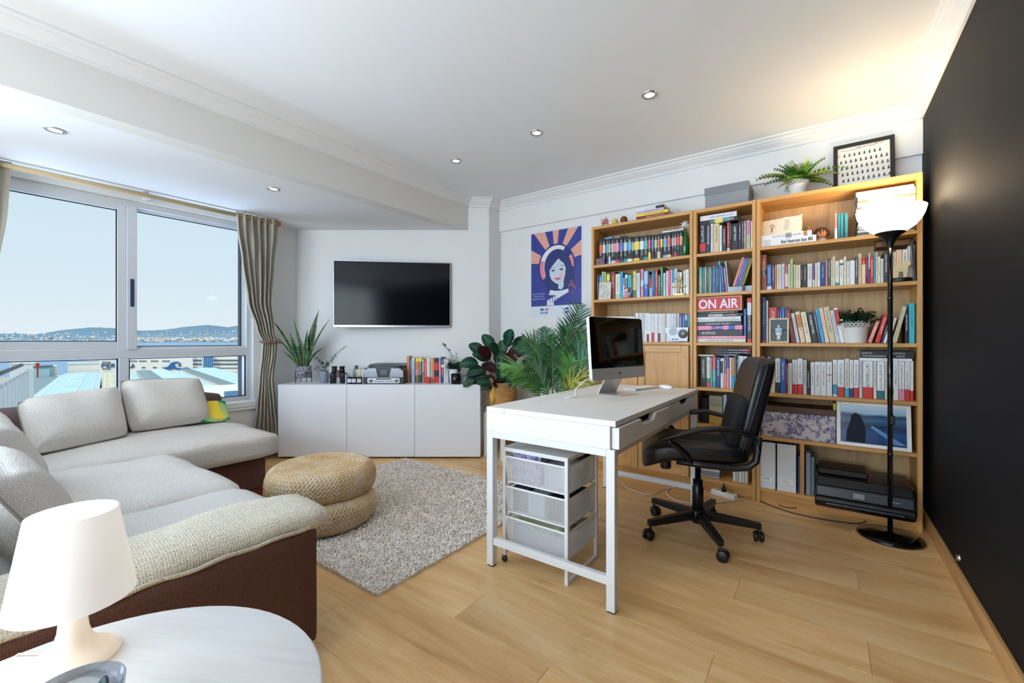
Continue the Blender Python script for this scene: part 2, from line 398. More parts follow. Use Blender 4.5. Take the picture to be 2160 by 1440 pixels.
def sash(y0, y1, z0, z1, x, lw, rw, bw, tw, handle=None):
    m = MB(); m.box((x-.02, y0, z0), (x+.014, y0+lw, z1)); m.box((x-.02, y1-rw, z0), (x+.014, y1, z1))
    m.box((x-.02, y0+lw, z0), (x+.014, y1-rw, z0+bw)); m.box((x-.02, y0+lw, z1-tw), (x+.014, y1-rw, z1))
    s = obj('sash', m, alu, win, bevel=.003)
    g = MB(); a, b, c, d = y0+lw, y1-rw, z0+bw, z1-tw; q = .006
    g.box((x-.006, a, c), (x+.003, a+q, d)); g.box((x-.006, b-q, c), (x+.003, b, d)); g.box((x-.006, a, c), (x+.003, b, c+q)); g.box((x-.006, a, d-q), (x+.003, b, d))
    obj('gasket', g, gask, s)
    obj('glass_pane', MB().box((x-.009, a+.001, c+.001), (x-.005, b-.001, d-.001)), glass_pane((.985, .995, 1, 1)), s)
    return s
sash(WY0+.03, .925, ZM1-.005, WZ1-.04, XW-.045, .06, .05, .058, .045)
s2 = sash(.925, WY1-.03, ZM1-.005, WZ1-.04, XW-.085, .045, .035, .02, .02)
hp = MB(); hp.box((XW-.03, .925, ZM1-.005), (XW-.018, .985, WZ1-.04)); hs = obj('meeting_stile', hp, alu, win, bevel=.003)
obj('recessed_handle', MB().box((XW-.0185, .945, 1.33), (XW-.0145, .968, 1.54)), plain('#2c3a57', .4), hs, bevel=.002)
g = MB()
for (y0, y1) in ((WY0+.05, .882), (.942, WY1-.045)):
    q = .007; z0, z1 = WZ0+.035, ZM0
    g.box((xi-.03, y0, z0), (xi-.012, y0+q, z1)); g.box((xi-.03, y1-q, z0), (xi-.012, y1, z1)); g.box((xi-.03, y0, z0), (xi-.012, y1, z0+q)); g.box((xi-.03, y0, z1-q), (xi-.012, y1, z1))
    obj('glass_pane', MB().box((xi-.024, y0+q, z0+q), (xi-.020, y1-q, z1-q)), glass_pane((.985, .995, 1, 1)), win)
obj('gasket', g, gask, win)
# dark outer jamb of the opening seen through the right-hand sash
obj('outer_reveal', MB().box((XW-.25, WY1-.028, WZ0), (XW-.135, WY1-.004, WZ1)), plain('#3a3d42', .8, bump=.5, scale=300), win)

# white convector box / shutter housing under the sill with a small tap
rd = thing('radiator_cover', 'white panel box under the window sill right of the sofa', 'radiator', (XW+.065, 1.66, 0))
obj('body', MB().box((-.06, -.185, .02), (.0, .15, .465)), WPAINT, rd, bevel=.004)
obj('top_board', MB().box((-.06, -.19, .465), (.015, .17, .482)), WPAINT, rd, bevel=.003)
k = MB(); k.cyl((0, -.13, .40), (.03, -.13, .40), .008, 10); k.ball((.035, -.13, .40), .014, 10); obj('valve_knob', k, plain('#d8c39a', .3, .6), rd)

# ------------------------------------------------------------------ recessed ceiling spots
def spot(px, py, z, label, power):
    p = onz(px, py, z); t_ = thing('ceiling_spotlight', label, 'spotlight', (p.x, p.y, z), 0, 'recessed ceiling spotlights')
    obj('trim_ring', MB().lathe([(.030, -.002), (.032, -.006), (.041, -.006), (.046, -.001), (.046, 0), (.030, .0)], 28, cap=False), plain('#cfd0d2', .25, .9), t_)
    obj('inner_ring', MB().lathe([(.0285, .0), (.0285, -.004), (.0305, -.004), (.0305, 0)], 24, cap=False), plain('#4a4c50', .4, .6), t_)
    obj('bulb', MB().lathe([(0, -.0045), (.022, -.004), (.0285, -.001)], 24, cap=False), glow('#fff3dc', 5.5), t_)
    light('spot_beam', 'SPOT', (p.x, p.y, z-.02), (0, 0, 0), power, (1, .86, .68), spot_size=rad(95), spot_blend=.8, shadow_soft_size=.03)
spot(116, 274, ZS, 'recessed spotlight in the window bay ceiling, nearest the camera', 7)
spot(577, 398, ZS, 'recessed spotlight in the window bay ceiling, above the curtain', 7)
spot(1370, 200, ZC, 'recessed spotlight in the main ceiling, nearest and largest of its row of three', 9)
spot(1132, 280, ZC, 'recessed spotlight in the main ceiling, middle of its row of three', 9)
spot(962, 339, ZC, 'recessed spotlight in the main ceiling, farthest of its row, nearest the beam', 9)
# ------------------------------------------------------------------ bookcases
YF = 3.297                                   # front plane of the bookcases
oak_v = wood('#cf9b58', '#a87038', .42, axis=2, scale=1.0); oak_h = wood('#cf9b58', '#a87038', .42, axis=0, scale=1.0)
oak_y = wood('#cc975c', '#a87038', .42, axis=1); oak_back = wood('#c4a070', '#a67f4e', .55, axis=2, scale=1.3)
oak_light = wood('#d2a268', '#b48048', .42, axis=2, scale=1.0)
TH = .022
def bookcase(x0, x1, shelves, label, bottom=.096):
    t_ = thing('bookcase', label, 'bookcase', ((x0+x1)/2, YB-.002, 0)); w = (x1-x0)/2-.0006; d = YB-.002-YF
    for s in (-1, 1): obj('side_panel', MB().box((min(s*w, s*(w-TH)), -d, 0), (max(s*w, s*(w-TH)), 0, 2.02)), oak_v, t_, bevel=.0015)
    obj('top_panel', MB().box((-w+TH, -d, 2.02-.024), (w-TH, 0, 2.0195)), oak_h, t_, bevel=.0015)
    obj('bottom_panel', MB().box((-w+TH, -d, bottom-.02), (w-TH, -.004, bottom)), oak_h, t_, bevel=.0015)
    obj('plinth', MB().box((-w+TH, -d+.012, 0), (w-TH, -d+.03, bottom-.02)), oak_h, t_)
    obj('back_panel', MB().box((-w+TH, -.010, bottom), (w-TH, -.004, 1.995)), oak_back, t_)
    for z in shelves: obj('shelf', MB().box((-w+TH+.0005, -d+.001, z-.022), (w-TH-.0005, -.012, z)), oak_h, t_, bevel=.0015)
    return t_
bl = bookcase(-1.562, -.762, (1.70, 1.413, 1.065), 'wide oak bookcase with cupboard doors below, left of the three')
bm = bookcase(-.760, -.362, (1.70, 1.413, 1.063, .740, .478), 'narrow oak bookcase between the two wide ones')
br = bookcase(-.360, .456, (1.70, 1.413, 1.060, .730, .440), 'wide open oak bookcase beside the dark wall')
for k, (a, b) in enumerate(((-.376, -.002), (.002, .376))):
    d_ = -(YB-.002-YF); z0, z1, s = .085, 1.040, .052; y0, y1 = d_-.020, d_-.002
    m = MB(); m.box((a, y0, z0), (a+s, y1, z1)); m.box((b-s, y0, z0), (b, y1, z1)); dr = obj('door', m, oak_light, bl, bevel=.003)
    for (q0, q1) in ((z1-s, z1), (z0, z0+s)): obj('door_rail', MB().box((a+s, y0, q0), (b-s, y1, q1)), wood('#d2a268', '#b48048', .42, axis=0), dr, bevel=.003)
    obj('door_panel', MB().box((a+s-.004, y0+.008, z0+s-.004), (b-s+.004, y1-.003, z1-s+.004)), wood('#cf9c60', '#a66f38', .42, axis=2, scale=.7), dr)
    x_ = b-.03 if k == 0 else a+.03
obj('middle_support', MB().box((-.010, d_+.02, .44-.022-.322), (.010, -.02, .44-.022)).box((-.011, d_+.001, .096), (.011, d_+.02, .418)), oak_v, br, loc=(-.153, 0, 0))

# ------------------------------------------------------------------ books
CN = dict(blk=('#111216', 'black'), dk=('#24262b', 'charcoal'), wht=('#e8e9ea', 'white'), ofw=('#dcd8cc', 'off-white'), crm=('#e6dcc0', 'cream'), bei=('#d6c29c', 'beige'),
 red=('#cc2a24', 'red'), drd=('#7c1c20', 'dark red'), mag=('#b3234f', 'magenta'), pnk=('#e58fae', 'pink'), hpk=('#d8386c', 'hot pink'), sal=('#e08a78', 'salmon'), ora=('#e0822f', 'orange'),
 yel=('#efd23c', 'yellow'), lgr=('#a8c88a', 'pale green'), grn=('#168a4e', 'green'), olv=('#6d6a36', 'olive'), tea=('#159d92', 'teal'), dte=('#1f6d78', 'dark teal'), cyn=('#2a9fd0', 'cyan'),
 blu=('#1f5fae', 'blue'), dbl=('#173a7e', 'dark blue'), nvy=('#182242', 'navy'), lbl=('#8fb8d8', 'light blue'), pbl=('#c4d4de', 'pale blue'), pur=('#6a4a94', 'purple'), lil=('#c8b4d8', 'lilac'),
 gry=('#9c9f9f', 'grey'), lgy=('#c9cccb', 'light grey'), dgy=('#4e4f4e', 'dark grey'), brn=('#8a4a22', 'brown'), obr=('#a8502a', 'russet'), trq=('#3bb0c0', 'turquoise'), pch=('#efc9a8', 'peach'), slt=('#3a3e55', 'slate'),
 wine=('#5a1826', 'wine'), tan=('#b98a58', 'tan'), gyg=('#7f9a8a', 'grey-green'))
def cover(style):
    if ('bk', style) in MC: return MC['bk', style]
    parts = style.split('|'); b = CN[parts[0]][0]; m, t = base('cover_'+parts[0], b, .42)
    v = t.new('TexCoord').outputs['Generated']; sp = t.new('SeparateXYZ'); t.link(v, sp.inputs[0]); x, y, z = sp.outputs
    c = srgb(b); col = None; txt = None; col = t.mix(0, c, c)
    for p in parts[1:]:
        k, q = p.split(':')
        if k == 't': txt = q; continue
        z0, z1 = [float(s_) for s_ in k.split('-')]
        f = t.math('MULTIPLY', t.math('GREATER_THAN', z, z0), t.math('LESS_THAN', z, z1)); col = t.mix(f, col, srgb(CN[q][0]))
    lum = sum(srgb(b)[:3])/3
    tc_ = srgb(CN[txt][0]) if txt and txt != 'none' else (srgb('#e4e0d4') if lum < .3 else srgb('#4a4a4c'))
    mp = t.new('Mapping'); t.link(v, mp.inputs[0]); mp.inputs['Scale'].default_value = (2.2, 0, 34)
    oi = t.new('ObjectInfo'); cx = t.new('CombineXYZ'); t.link(t.math('MULTIPLY', oi.outputs['Random'], 77), cx.inputs[2]); t.link(cx.outputs[0], mp.inputs['Location'])
    n = t.noise(mp.outputs[0], 1.6, 1)
    # two title runs on the spine: long title, short author
    rn = t.math('ADD', t.math('MULTIPLY', oi.outputs['Random'], .2), .22)
    f = t.math('MULTIPLY', t.math('GREATER_THAN', n, .5), t.math('LESS_THAN', t.math('ABSOLUTE', t.math('SUBTRACT', x, .5)), .17))
    zz = t.math('MULTIPLY', t.math('GREATER_THAN', z, rn), t.math('LESS_THAN', z, .9))
    f = t.math('MULTIPLY', f, zz); f = t.math('MULTIPLY', f, t.math('LESS_THAN', y, .02)); f = t.math('MULTIPLY', f, 0 if txt == 'none' else .75)
    col = t.mix(f, col, tc_); t.link(col, t.bsdf.inputs['Base Color']); MC['bk', style] = m; return m
paper = plain('#ddd6c4', .9, vary=.03)
cm = MB(); c_ = .055
cm.v = []; cm.box((0, .012, 0), (c_, 1, 1)); cm.box((1-c_, .012, 0), (1, 1, 1))
cm.add([(0, .012, 0), (.03, .002, 0), (.12, 0, 0), (.88, 0, 0), (.97, .002, 0), (1, .012, 0), (1, .03, 0), (0, .03, 0), (0, .012, 1), (.03, .002, 1), (.12, 0, 1), (.88, 0, 1), (.97, .002, 1), (1, .012, 1), (1, .03, 1), (0, .03, 1)],
       [(7, 6, 5, 4, 3, 2, 1, 0), (8, 9, 10, 11, 12, 13, 14, 15)]+[(i, (i+1) % 8, (i+1) % 8+8, i+8) for i in range(8)])
cover_me = cm.mesh('book_cover'); cover_me.materials.append(paper)
page_me = MB().box((c_, .03, .012), (1-c_, .975, .988)).mesh('page_block'); page_me.materials.append(paper)
def book(label, loc, thick, depth, height, style, rot=(0, 0, 0), group=None, name='book'):
    o = bpy.data.objects.new(name, cover_me); COL.objects.link(o); o.location = loc; o.scale = (thick, depth, height); o.rotation_euler = rot
    o.material_slots[0].link = 'OBJECT'; o.material_slots[0].material = cover(style)
    tag(o, label, 'book', group)
    p = bpy.data.objects.new('page_block', page_me); COL.objects.link(p); p.parent = o
    return o
def nth(n): return '%d%s' % (n, 'th' if 10 <= n % 100 <= 20 else {1: 'st', 2: 'nd', 3: 'rd'}.get(n % 10, 'th'))
def bookrow(data, ox, oy, s, zb, where, group, yp=3.325, dmin=.13, lean=0):
    """one book per entry: edges and top as measured, style; stands on the shelf at height zb"""
    for i, e in enumerate(data):
        x0, x1, yt, st = e[:4]; a, t0 = ony(ox+x0/s, yp); b, t1 = ony(ox+x1/s, yp)
        h = H+(718-(oy+yt/s))*(t0+t1)/2-zb; dp = min(.22, max(dmin, h*.68)); w = b-a-.0008
        col = CN[st.split('|')[0]][1]
        bands = [CN[p.split(':')[1]][1] for p in st.split('|')[1:] if not p.startswith('t:')]
        desc = '%s book%s' % (col, (' with %s band' % bands[0]) if bands else '')
        jy = R.uniform(0, .010)
        if len(e) > 4:                       # leaning: e[4] = lean angle in degrees (positive leans right)
            al = rad(e[4]); hh = h/max(.6, math.cos(al))-w*abs(math.sin(al))
            o = book('leaning %s, %s from left %s' % (desc, nth(i+1), where), ((a if e[4] < 0 else b-w*math.cos(al)), yp+jy, zb+(0 if e[4] < 0 else w*math.sin(al))+.0005), w*math.cos(al), dp, hh, st, (0, al, 0), group)
            if e[4] < 0: o.location.z = zb+.0005
        else:
            book('%s, %s from left %s' % (desc, nth(i+1), where), (a+.0004, yp+jy, zb+.0003), w, dp, h, st, (0, 0, 0), group)
def lying(px0, px1, pyb, pyt, ox, oy, s, label, st, yp=3.325, depth=.15, zb=None, rz=0, group=None, name='book'):
    a, t0 = ony(ox+px0/s, yp); b, t1 = ony(ox+px1/s, yp); t = t0
    z0 = H+(718-(oy+pyb/s))*t if zb is None else zb; th = (pyb-pyt)/s*t
    o = book(label, (a, yp, z0+th), th-.0006, depth, b-a, st, (0, PI/2, rz), group, name)   # spine to the front, head to the right
    return o, a, b, z0, z0+th
B1 = lambda c, q, r='blk': 'blk|.46-.79:%s|0-.13:%s' % (c, q)
bookrow([(166, 219, 470, B1('red', 'dk')), (221, 266, 462, B1('pch', 'dk')), (268, 310, 456, B1('cyn', 'dbl')), (312, 343, 452, 'blk|.46-.79:lgr|0-.3:pbl'), (345, 394, 448, B1('pnk', 'lgy')), (396, 413, 444, B1('bei', 'wht')),
 (415, 471, 440, B1('pnk', 'hpk')), (473, 476, 440, B1('wht', 'wht')), (478, 535, 436, B1('blu', 'dbl')), (537, 592, 430, B1('lgy', 'tea')), (595, 669, 425, B1('cyn', 'wht')), (671, 692, 440, B1('pch', 'sal')),
 (694, 780, 418, B1('yel', 'yel')), (782, 843, 410, B1('wht', 'dk')), (845, 911, 405, B1('tea', 'tea')), (913, 952, 400, 'blk|.46-.79:hpk|0-.3:yel'), (955, 1001, 395, B1('blu', 'dk')), (1003, 1046, 390, B1('lgr', 'dk')),
 (1048, 1098, 384, 'blk|.46-.79:red|0-.3:bei'), (1100, 1131, 380, B1('yel', 'dk')), (1133, 1197, 375, B1('cyn', 'lbl')), (1199, 1261, 366, B1('red', 'pch')), (1263, 1304, 360, B1('lbl', 'dk')),
 (1306, 1346, 352, 'blk|.46-.79:sal|0-.2:red'), (1348, 1388, 345, B1('red', 'dk')), (1390, 1436, 338, B1('sal', 'dk'))],
 1240, 440, 7.2, 1.70, 'on the left bookcase\'s top shelf', 'black crime novels on the top shelf', dmin=.12)
bookrow([(134, 160, 1000, 'nvy'), (162, 208, 1003, 'blu'), (210, 238, 955, 'lgr'), (240, 270, 958, 'wht|.6-1:lgr'), (278, 330, 975, 'olv|.7-.95:yel'), (346, 412, 958, 'drd|t:bei'), (415, 484, 990, 'crm|0-.2:lgr'), (487, 530, 962, 'cyn'),
 (532, 560, 1050, 'gry|0-.6:wht'), (562, 598, 1000, 'dte|.85-1:wht'), (600, 656, 1005, 'trq'), (658, 682, 1010, 'dk'), (684, 730, 950, 'yel|0-.3:olv'), (732, 788, 972, 'pbl|t:blu'), (800, 840, 918, 'pnk|.4-.6:wht'), (846, 912, 945, 'blu|.5-1:lbl|t:wht'),
 (914, 928, 950, 'nvy'), (930, 969, 1000, 'lbl|.4-.8:red|.8-1:dk'), (971, 1001, 938, 'blu'), (1003, 1019, 940, 'dte'), (1021, 1056, 918, 'red|t:wht'), (1058, 1098, 1000, 'dgy'), (1101, 1135, 875, 'grn'), (1143, 1178, 975, 'pbl'),
 (1183, 1211, 945, 'wht'), (1213, 1253, 930, 'hpk'), (1255, 1274, 930, 'wht'), (1276, 1311, 930, 'cyn|0-.5:wht'), (1314, 1356, 910, 'lgy'), (1358, 1388, 960, 'bei'), (1392, 1430, 965, 'wht'), (1445, 1476, 940, 'crm'), (1478, 1530, 920, 'wht|t:blu')],
 1240, 440, 7.2, 1.413, 'on the left bookcase\'s second shelf', 'mixed books on the second shelf of the left bookcase', dmin=.12)
d3 = [(250+36*k, 286+36*k, 310, 'wht|t:red') for k in range(11)]
wl = ['wht', 'wht', 'pbl', 'wht', 'wht|0-.27:drd', 'wht', 'wht|0-.33:red', 'wht', 'wht', 'wht|0-.31:drd', 'wht', 'wht', 'ofw', 'wht', 'wht', 'wht']
ed = [655, 700, 738, 772, 806, 842, 876, 912, 940, 966, 1000, 1024, 1050, 1074, 1108, 1146, 1182]
d3 += [(ed[i], ed[i+1], 262 if i < 5 else 270, wl[i]+'|t:gry') for i in range(16)]
d3 += [(1184, 1218, 268, 'wht'), (1220, 1257, 266, 'lgy'), (1259, 1298, 282, 'pur'), (1300, 1336, 284, 'blu'), (1338, 1366, 288, 'pbl|.2-.8:dte'), (1368, 1394, 292, 'cyn')]
bookrow(d3, 1240, 620, 6.545, 1.065, 'on the left bookcase\'s third shelf', 'white spined books on the third shelf', dmin=.12, yp=3.40)
bookrow([(160, 250, 320, 'blk|.1-.35:red|t:wht'), (252, 316, 325, 'nvy|t:wht'), (320, 353, 335, 'ofw'), (355, 438, 335, 'bei|t:dk'), (440, 474, 360, 'wht'), (476, 532, 370, 'dk'), (542, 580, 315, 'red|0-.12:wht'), (584, 610, 330, 'blk'), (612, 700, 335, 'blk|t:wht'),
 (702, 744, 310, 'nvy'), (747, 774, 290, 'drd|t:wht'), (776, 812, 300, 'gyg'), (814, 866, 288, 'pnk|0-.5:bei'), (874, 896, 305, 'wht')],
 1450, 420, 6.545, 1.70, 'on the narrow bookcase\'s top shelf', 'books on the top shelf of the narrow bookcase', dmin=.12, yp=3.335)
lying(176, 680, 268, 192, 1450, 420, 6.545, 'thin white book lying on top of the narrow bookcase\'s top row', 'wht|t:blu', zb=1.70+.238, yp=3.34)
lying(180, 700, 325, 262, 1450, 420, 6.545, 'dark teal and yellow book lying across the narrow bookcase\'s top row', 'blk|.35-.8:dte|.4-.6:yel', zb=1.70+.212, yp=3.34)
bookrow([(155, 206, 940, 'tea|0-.6:gyg'), (208, 229, 940, 'dte'), (231, 263, 935, 'gyg|t:wht'), (265, 284, 940, 'dgy'), (286, 302, 935, 'gyg'), (304, 320, 940, 'lgr'), (322, 340, 935, 'dgy'), (342, 386, 920, 'blu|t:lbl'), (388, 409, 922, 'dte'), (411, 436, 910, 'slt|t:lbl'),
 (440, 470, 850, 'cyn', -2), (478, 505, 920, 'pur', -3), (508, 530, 925, 'nvy', -3), (534, 550, 940, 'lil', -5), (560, 577, 850, 'lgy', -5)],
 1450, 420, 6.545, 1.413, 'on the narrow bookcase\'s second shelf', 'folders and books on the second shelf of the narrow bookcase', dmin=.14, yp=3.33)
for k in range(4):
    lying(560, 888, 1276-k*18, 1259-k*18, 1450, 420, 6.545, 'pale blue magazine lying low at right on narrow bookcase\'s second shelf, %s from bottom' % nth(k+1), 'pbl|.6-.75:dgy', zb=1.4135+k*.0095, yp=3.33, group='pale blue magazines lying on a shelf', name='magazine')
for k, (st, nm) in enumerate((('sal|t:ora', 'orange'), ('pur|t:wht', 'purple'), ('blu|t:lil', 'bright blue'), ('olv|t:blk', 'olive'), ('olv|t:yel', 'olive and yellow'))):
    a, t_ = ony(1450+(622+k*32)/6.545, 3.33); o = book('%s book leaning right above the pale blue magazines, narrow bookcase' % nm, (a, 3.332, 1.4560), .0138, .15, .203-.004*k, st, (0, rad(17), 0), 'books leaning on the narrow bookcase second shelf')
# third shelf of the narrow bookcase: lying pile
M3 = [(150, 832, 47, 'ofw|t:none', 'cream book "A Fine Romance", bottom of the pile under the red sign', 'A FINE ROMANCE', '#8a7f70'),
      (155, 836, 35, 'pnk|t:none', 'dusty pink book lying second from the bottom under the red sign', 'PARIS', '#f4e4ec'),
      (160, 790, 76, 'dk|t:none', 'black book "In Focus" lying under the red sign', 'IN FOCUS', '#f0f0f0'),
      (160, 790, 58, 'pnk|t:none|.35-.62:pur|.62-.72:pnk|.72-.85:blu', 'pink and purple book lying in the pile under the red sign', 'LIFE', '#f7c9dd'),
      (170, 775, 47, 'dk|t:none', 'dark book "Visiones del Paraíso" lying under the red sign', 'VISIONES DEL PARAÍSO', '#f0f0f0'),
      (178, 772, 30, 'lgy', 'pale grey book in the pile under the red sign', None, None),
      (175, 768, 34, 'wht', 'white book lying above the pale grey one, under the red sign', None, None),
      (152, 795, 40, 'blk|.3-.6:gry|.7-.85:drd', 'black book with grey and red spine pictures, under the sign', None, None),
      (200, 730, 33, 'blk', 'thin black book directly beneath the red sign', None, None)]
z = 1.0635
for x0, x1, th, st, lab, tx, tcol in M3:
    o, a, b, z0, z1 = lying(x0, x1, th, 0, 1440, 610, 6.261, lab, st, zb=z, yp=3.32, depth=.19)
    if tx:
        l = lettering('title', tx, .02, plain(tcol, .5, vary=0), o, None, None, width=(b-a)*(.55 if len(tx) > 8 else .28), height=(z1-z0)*.42)
        # local frame of the lying cover: x runs down, z runs along the shelf
        l.matrix_parent_inverse = (Matrix.Translation(o.location) @ Matrix.Rotation(PI/2, 4, 'Y') @ Matrix.Diagonal((*o.scale, 1))).inverted()
        l.location = (a+(b-a)*(.5 if len(tx) != 8 else .30), 3.3192, (z0+z1)/2); l.rotation_euler = (PI/2, 0, 0)
    z = z1
ZSIGN = z
bookrow([(803, 840, 258, 'blu|t:lbl')], 1440, 610, 6.261, 1.109, 'standing on the pink book beside the red sign', None, yp=3.335)
for o in list(COL.objects):
    if o.get('label', '').startswith('blue book, 1st from left standing'): o['label'] = 'slim blue book standing beside the pile under the red sign'
bookrow([(850, 908, 118, 'dk|.9-1:red|.62-.9:pbl|.3-.34:pur|0-.08:red')], 1440, 610, 6.261, 1.0635, 'x', None, yp=3.335)
for o in list(COL.objects):
    if o.get('label', '').endswith('from left x'): o['label'] = 'tall dark book with red head and foot, right of the pile'
bookrow([(230, 312, 885, 'blk'), (315, 362, 893, 'ofw|0-.15:hpk|.15-.3:grn'), (364, 387, 900, 'gry'), (390, 437, 868, 'red|0-.55:tea'), (440, 497, 897, 'dbl'), (500, 529, 910, 'wht|.5-.9:dk'), (531, 550, 905, 'bei'), (552, 575, 885, 'dte|0-.45:sal'), (577, 612, 870, 'pnk|.6-1:pur'),
 (619, 645, 900, 'crm'), (647, 678, 900, 'cyn|.4-1:ora'), (680, 703, 880, 'dte'), (705, 731, 880, 'blk'), (733, 768, 878, 'pbl'), (770, 800, 880, 'wht'), (802, 850, 885, 'lgy'), (852, 900, 890, 'dk')],
 1440, 610, 6.261, .740, 'on the narrow bookcase\'s fourth shelf', 'books on the fourth shelf of the narrow bookcase', yp=3.345)
lying(185, 402, 880, 858, 1440, 610, 6.261, 'thin off-white book lying over the black one, narrow bookcase fourth shelf', 'ofw', zb=.740+.222, yp=3.345)
lying(450, 735, 880, 850, 1440, 610, 6.261, 'dark grey book lying across the fourth row, narrow bookcase', 'dk', zb=.740+.2265, yp=3.345)
lying(455, 895, 850, 820, 1440, 610, 6.261, 'navy book lying second on the fourth row, narrow bookcase', 'nvy', zb=.740+.2435, yp=3.345)
lying(460, 895, 820, 788, 1440, 610, 6.261, 'black and pink book topmost above the narrow bookcase\'s fourth row', 'blk|.75-1:mag', zb=.740+.2605, yp=3.345)
# right bookcase
Q = lambda s_: s_
bookrow([(82, 157, 218, 'obr|.1-.12:brn|.25-.27:brn|.6-.62:brn|.45-.57:dk'), (160, 220, 340, 'blu|0-.15:wht'), (222, 256, 342, 'slt'), (258, 282, 342, 'ora'), (285, 308, 332, 'crm'), (310, 340, 335, 'ofw'), (343, 381, 328, 'lil|.5-1:lgy'), (384, 420, 325, 'mag|.1-.6:pch'), (422, 446, 330, 'crm'),
 (450, 484, 270, 'lgr|t:grn'), (487, 516, 335, 'bei'), (518, 546, 345, 'crm'), (548, 576, 340, 'crm'), (578, 603, 340, 'blk'), (605, 658, 336, 'blk|t:bei'), (660, 720, 328, 'ofw'), (722, 752, 335, 'lgy|.35-1:pur'), (754, 780, 318, 'crm'), (782, 816, 310, 'wht'), (819, 882, 308, 'dbl|t:lbl'), (884, 908, 290, 'sal'),
 (911, 948, 260, 'dgy'), (950, 970, 280, 'crm'), (972, 1000, 240, 'crm'), (1002, 1052, 295, 'crm|0-.15:tea'), (1055, 1104, 275, 'wht|.8-.86:dk'), (1107, 1141, 240, 'crm'), (1143, 1184, 295, 'ofw'), (1186, 1245, 286, 'wht|t:lgy'), (1247, 1284, 240, 'dgy'), (1286, 1329, 200, 'bei'), (1331, 1379, 250, 'red|0-.75:pch'),
 (1381, 1399, 255, 'drd'), (1401, 1415, 240, 'pur|t:wht'), (1417, 1434, 190, 'crm|0-.5:pur'), (1436, 1478, 238, 'red'), (1480, 1503, 210, 'trq'), (1505, 1526, 185, 'lil|0-.9:crm'), (1528, 1560, 240, 'crm'), (1562, 1597, 265, 'ofw'), (1600, 1660, 180, 'slt|t:wht'), (1662, 1688, 185, 'ofw'), (1690, 1726, 185, 'lgy'),
 (1728, 1754, 182, 'crm'), (1757, 1826, 152, 'pch|t:ora'), (1829, 1902, 150, 'ofw'), (1905, 1927, 105, 'wht'), (1930, 1962, 150, 'pch|t:ora'), (1964, 1990, 90, 'lgy')],
 1590, 500, 5.838, 1.413, 'on the right bookcase\'s second shelf', 'paperbacks on the second shelf of the right bookcase', dmin=.11, yp=3.35)
bookrow([(75, 94, 60, 'nvy'), (97, 150, 40, 'dbl|0-.05:red|t:lbl'), (152, 178, 80, 'ofw'), (186, 286, 165, 'red'), (288, 313, 165, 'nvy'), (315, 342, 180, 'blu|t:wht'), (345, 378, 160, 'blu'), (380, 412, 160, 'dbl')],
 1590, 620, 5.838, 1.060, 'on the right bookcase\'s third shelf', 'upright books at the left of the right bookcase third shelf', yp=3.37)
LB = [(460, 524, 175, 'drd|t:sal'), (526, 570, 230, 'lgy|t:gry'), (578, 640, 210, 'pch|.5-.9:ora'), (646, 714, 215, 'crm'), (722, 798, 215, 'blk|t:wht'), (800, 834, 210, 'slt'), (836, 884, 172, 'cyn'), (886, 936, 165, 'pch|t:sal'), (940, 1014, 150, 'bei'), (1016, 1066, 195, 'lgy'), (1068, 1122, 165, 'wht|.5-.95:red'), (1124, 1158, 305, 'ofw')]
bookrow([e+(-9,) for e in LB], 1590, 620, 5.838, 1.060, 'in the left-leaning row', 'books leaning left on the third shelf', yp=3.345)
bookrow([(1400, 1452, 335, 'sal|t:wht', 17), (1490, 1552, 250, 'red|t:wht', 14), (1560, 1588, 300, 'dk|t:wht', 14), (1592, 1630, 320, 'wht|t:blk', 14), (1640, 1672, 290, 'ofw|t:gry', 13), (1700, 1724, 150, 'bei|t:dgy', 13), (1726, 1760, 160, 'bei|t:gry', 12)],
 1590, 620, 5.838, 1.060, 'in the right-leaning row', 'books leaning right on the third shelf', yp=3.345)
bookrow([(1862, 1906, 215, 'blk|t:wht'), (1911, 1984, 112, 'trq|t:dte')], 1590, 620, 5.838, 1.060, 'of the upright pair beside the right-leaning row', None, yp=3.345)
T_ = '|t:gry'
bookrow([(84, 125, 125, 'lil'), (128, 172, 140, 'gry'), (175, 200, 138, 'wht'), (203, 262, 170, 'bei'), (264, 324, 150, 'ofw|0-.3:dk'), (326, 390, 158, 'dte|0-1:blu'), (392, 405, 200, 'mag'), (407, 419, 230, 'drd'), (421, 436, 210, 'ofw|t:blk'), (438, 470, 208, 'ofw'), (472, 500, 168, 'wht|0-.28:red'), (502, 535, 168, 'wht|0-.28:red'),
 (537, 604, 153, 'wht|0-.28:red'), (606, 652, 170, 'lgy'), (654, 694, 300, 'blk'), (699, 750, 198, 'wht'), (752, 823, 192, 'wht'), (825, 895, 194, 'wht'), (897, 966, 194, 'wht|.6-.63:sal'), (973, 1028, 167, 'wht|.05-.32:cyn'), (1030, 1116, 167, 'wht|0-.26:red'), (1119, 1177, 154, 'ofw|0-.23:trq'),
 (1179, 1226, 168, 'wht|0-.24:dbl'), (1229, 1294, 168, 'wht|0-.26:red'), (1297, 1339, 170, 'lgy'), (1342, 1471, 176, 'wht|0-.29:red'), (1474, 1515, 178, 'ofw'), (1519, 1612, 178, 'wht|0-.22:dte'), (1614, 1644, 180, 'ofw'), (1646, 1716, 180, 'wht'), (1719, 1784, 180, 'wht'), (1786, 1862, 180, 'wht|0-.28:pnk'),
 (1864, 1926, 180, 'wht|0-.28:red'), (1928, 1970, 180, 'wht|0-.25:red')],
 1590, 730, 5.838, .730, 'on the right bookcase\'s fourth shelf', 'white novels on the fourth shelf of the right bookcase', yp=3.335, dmin=.13)
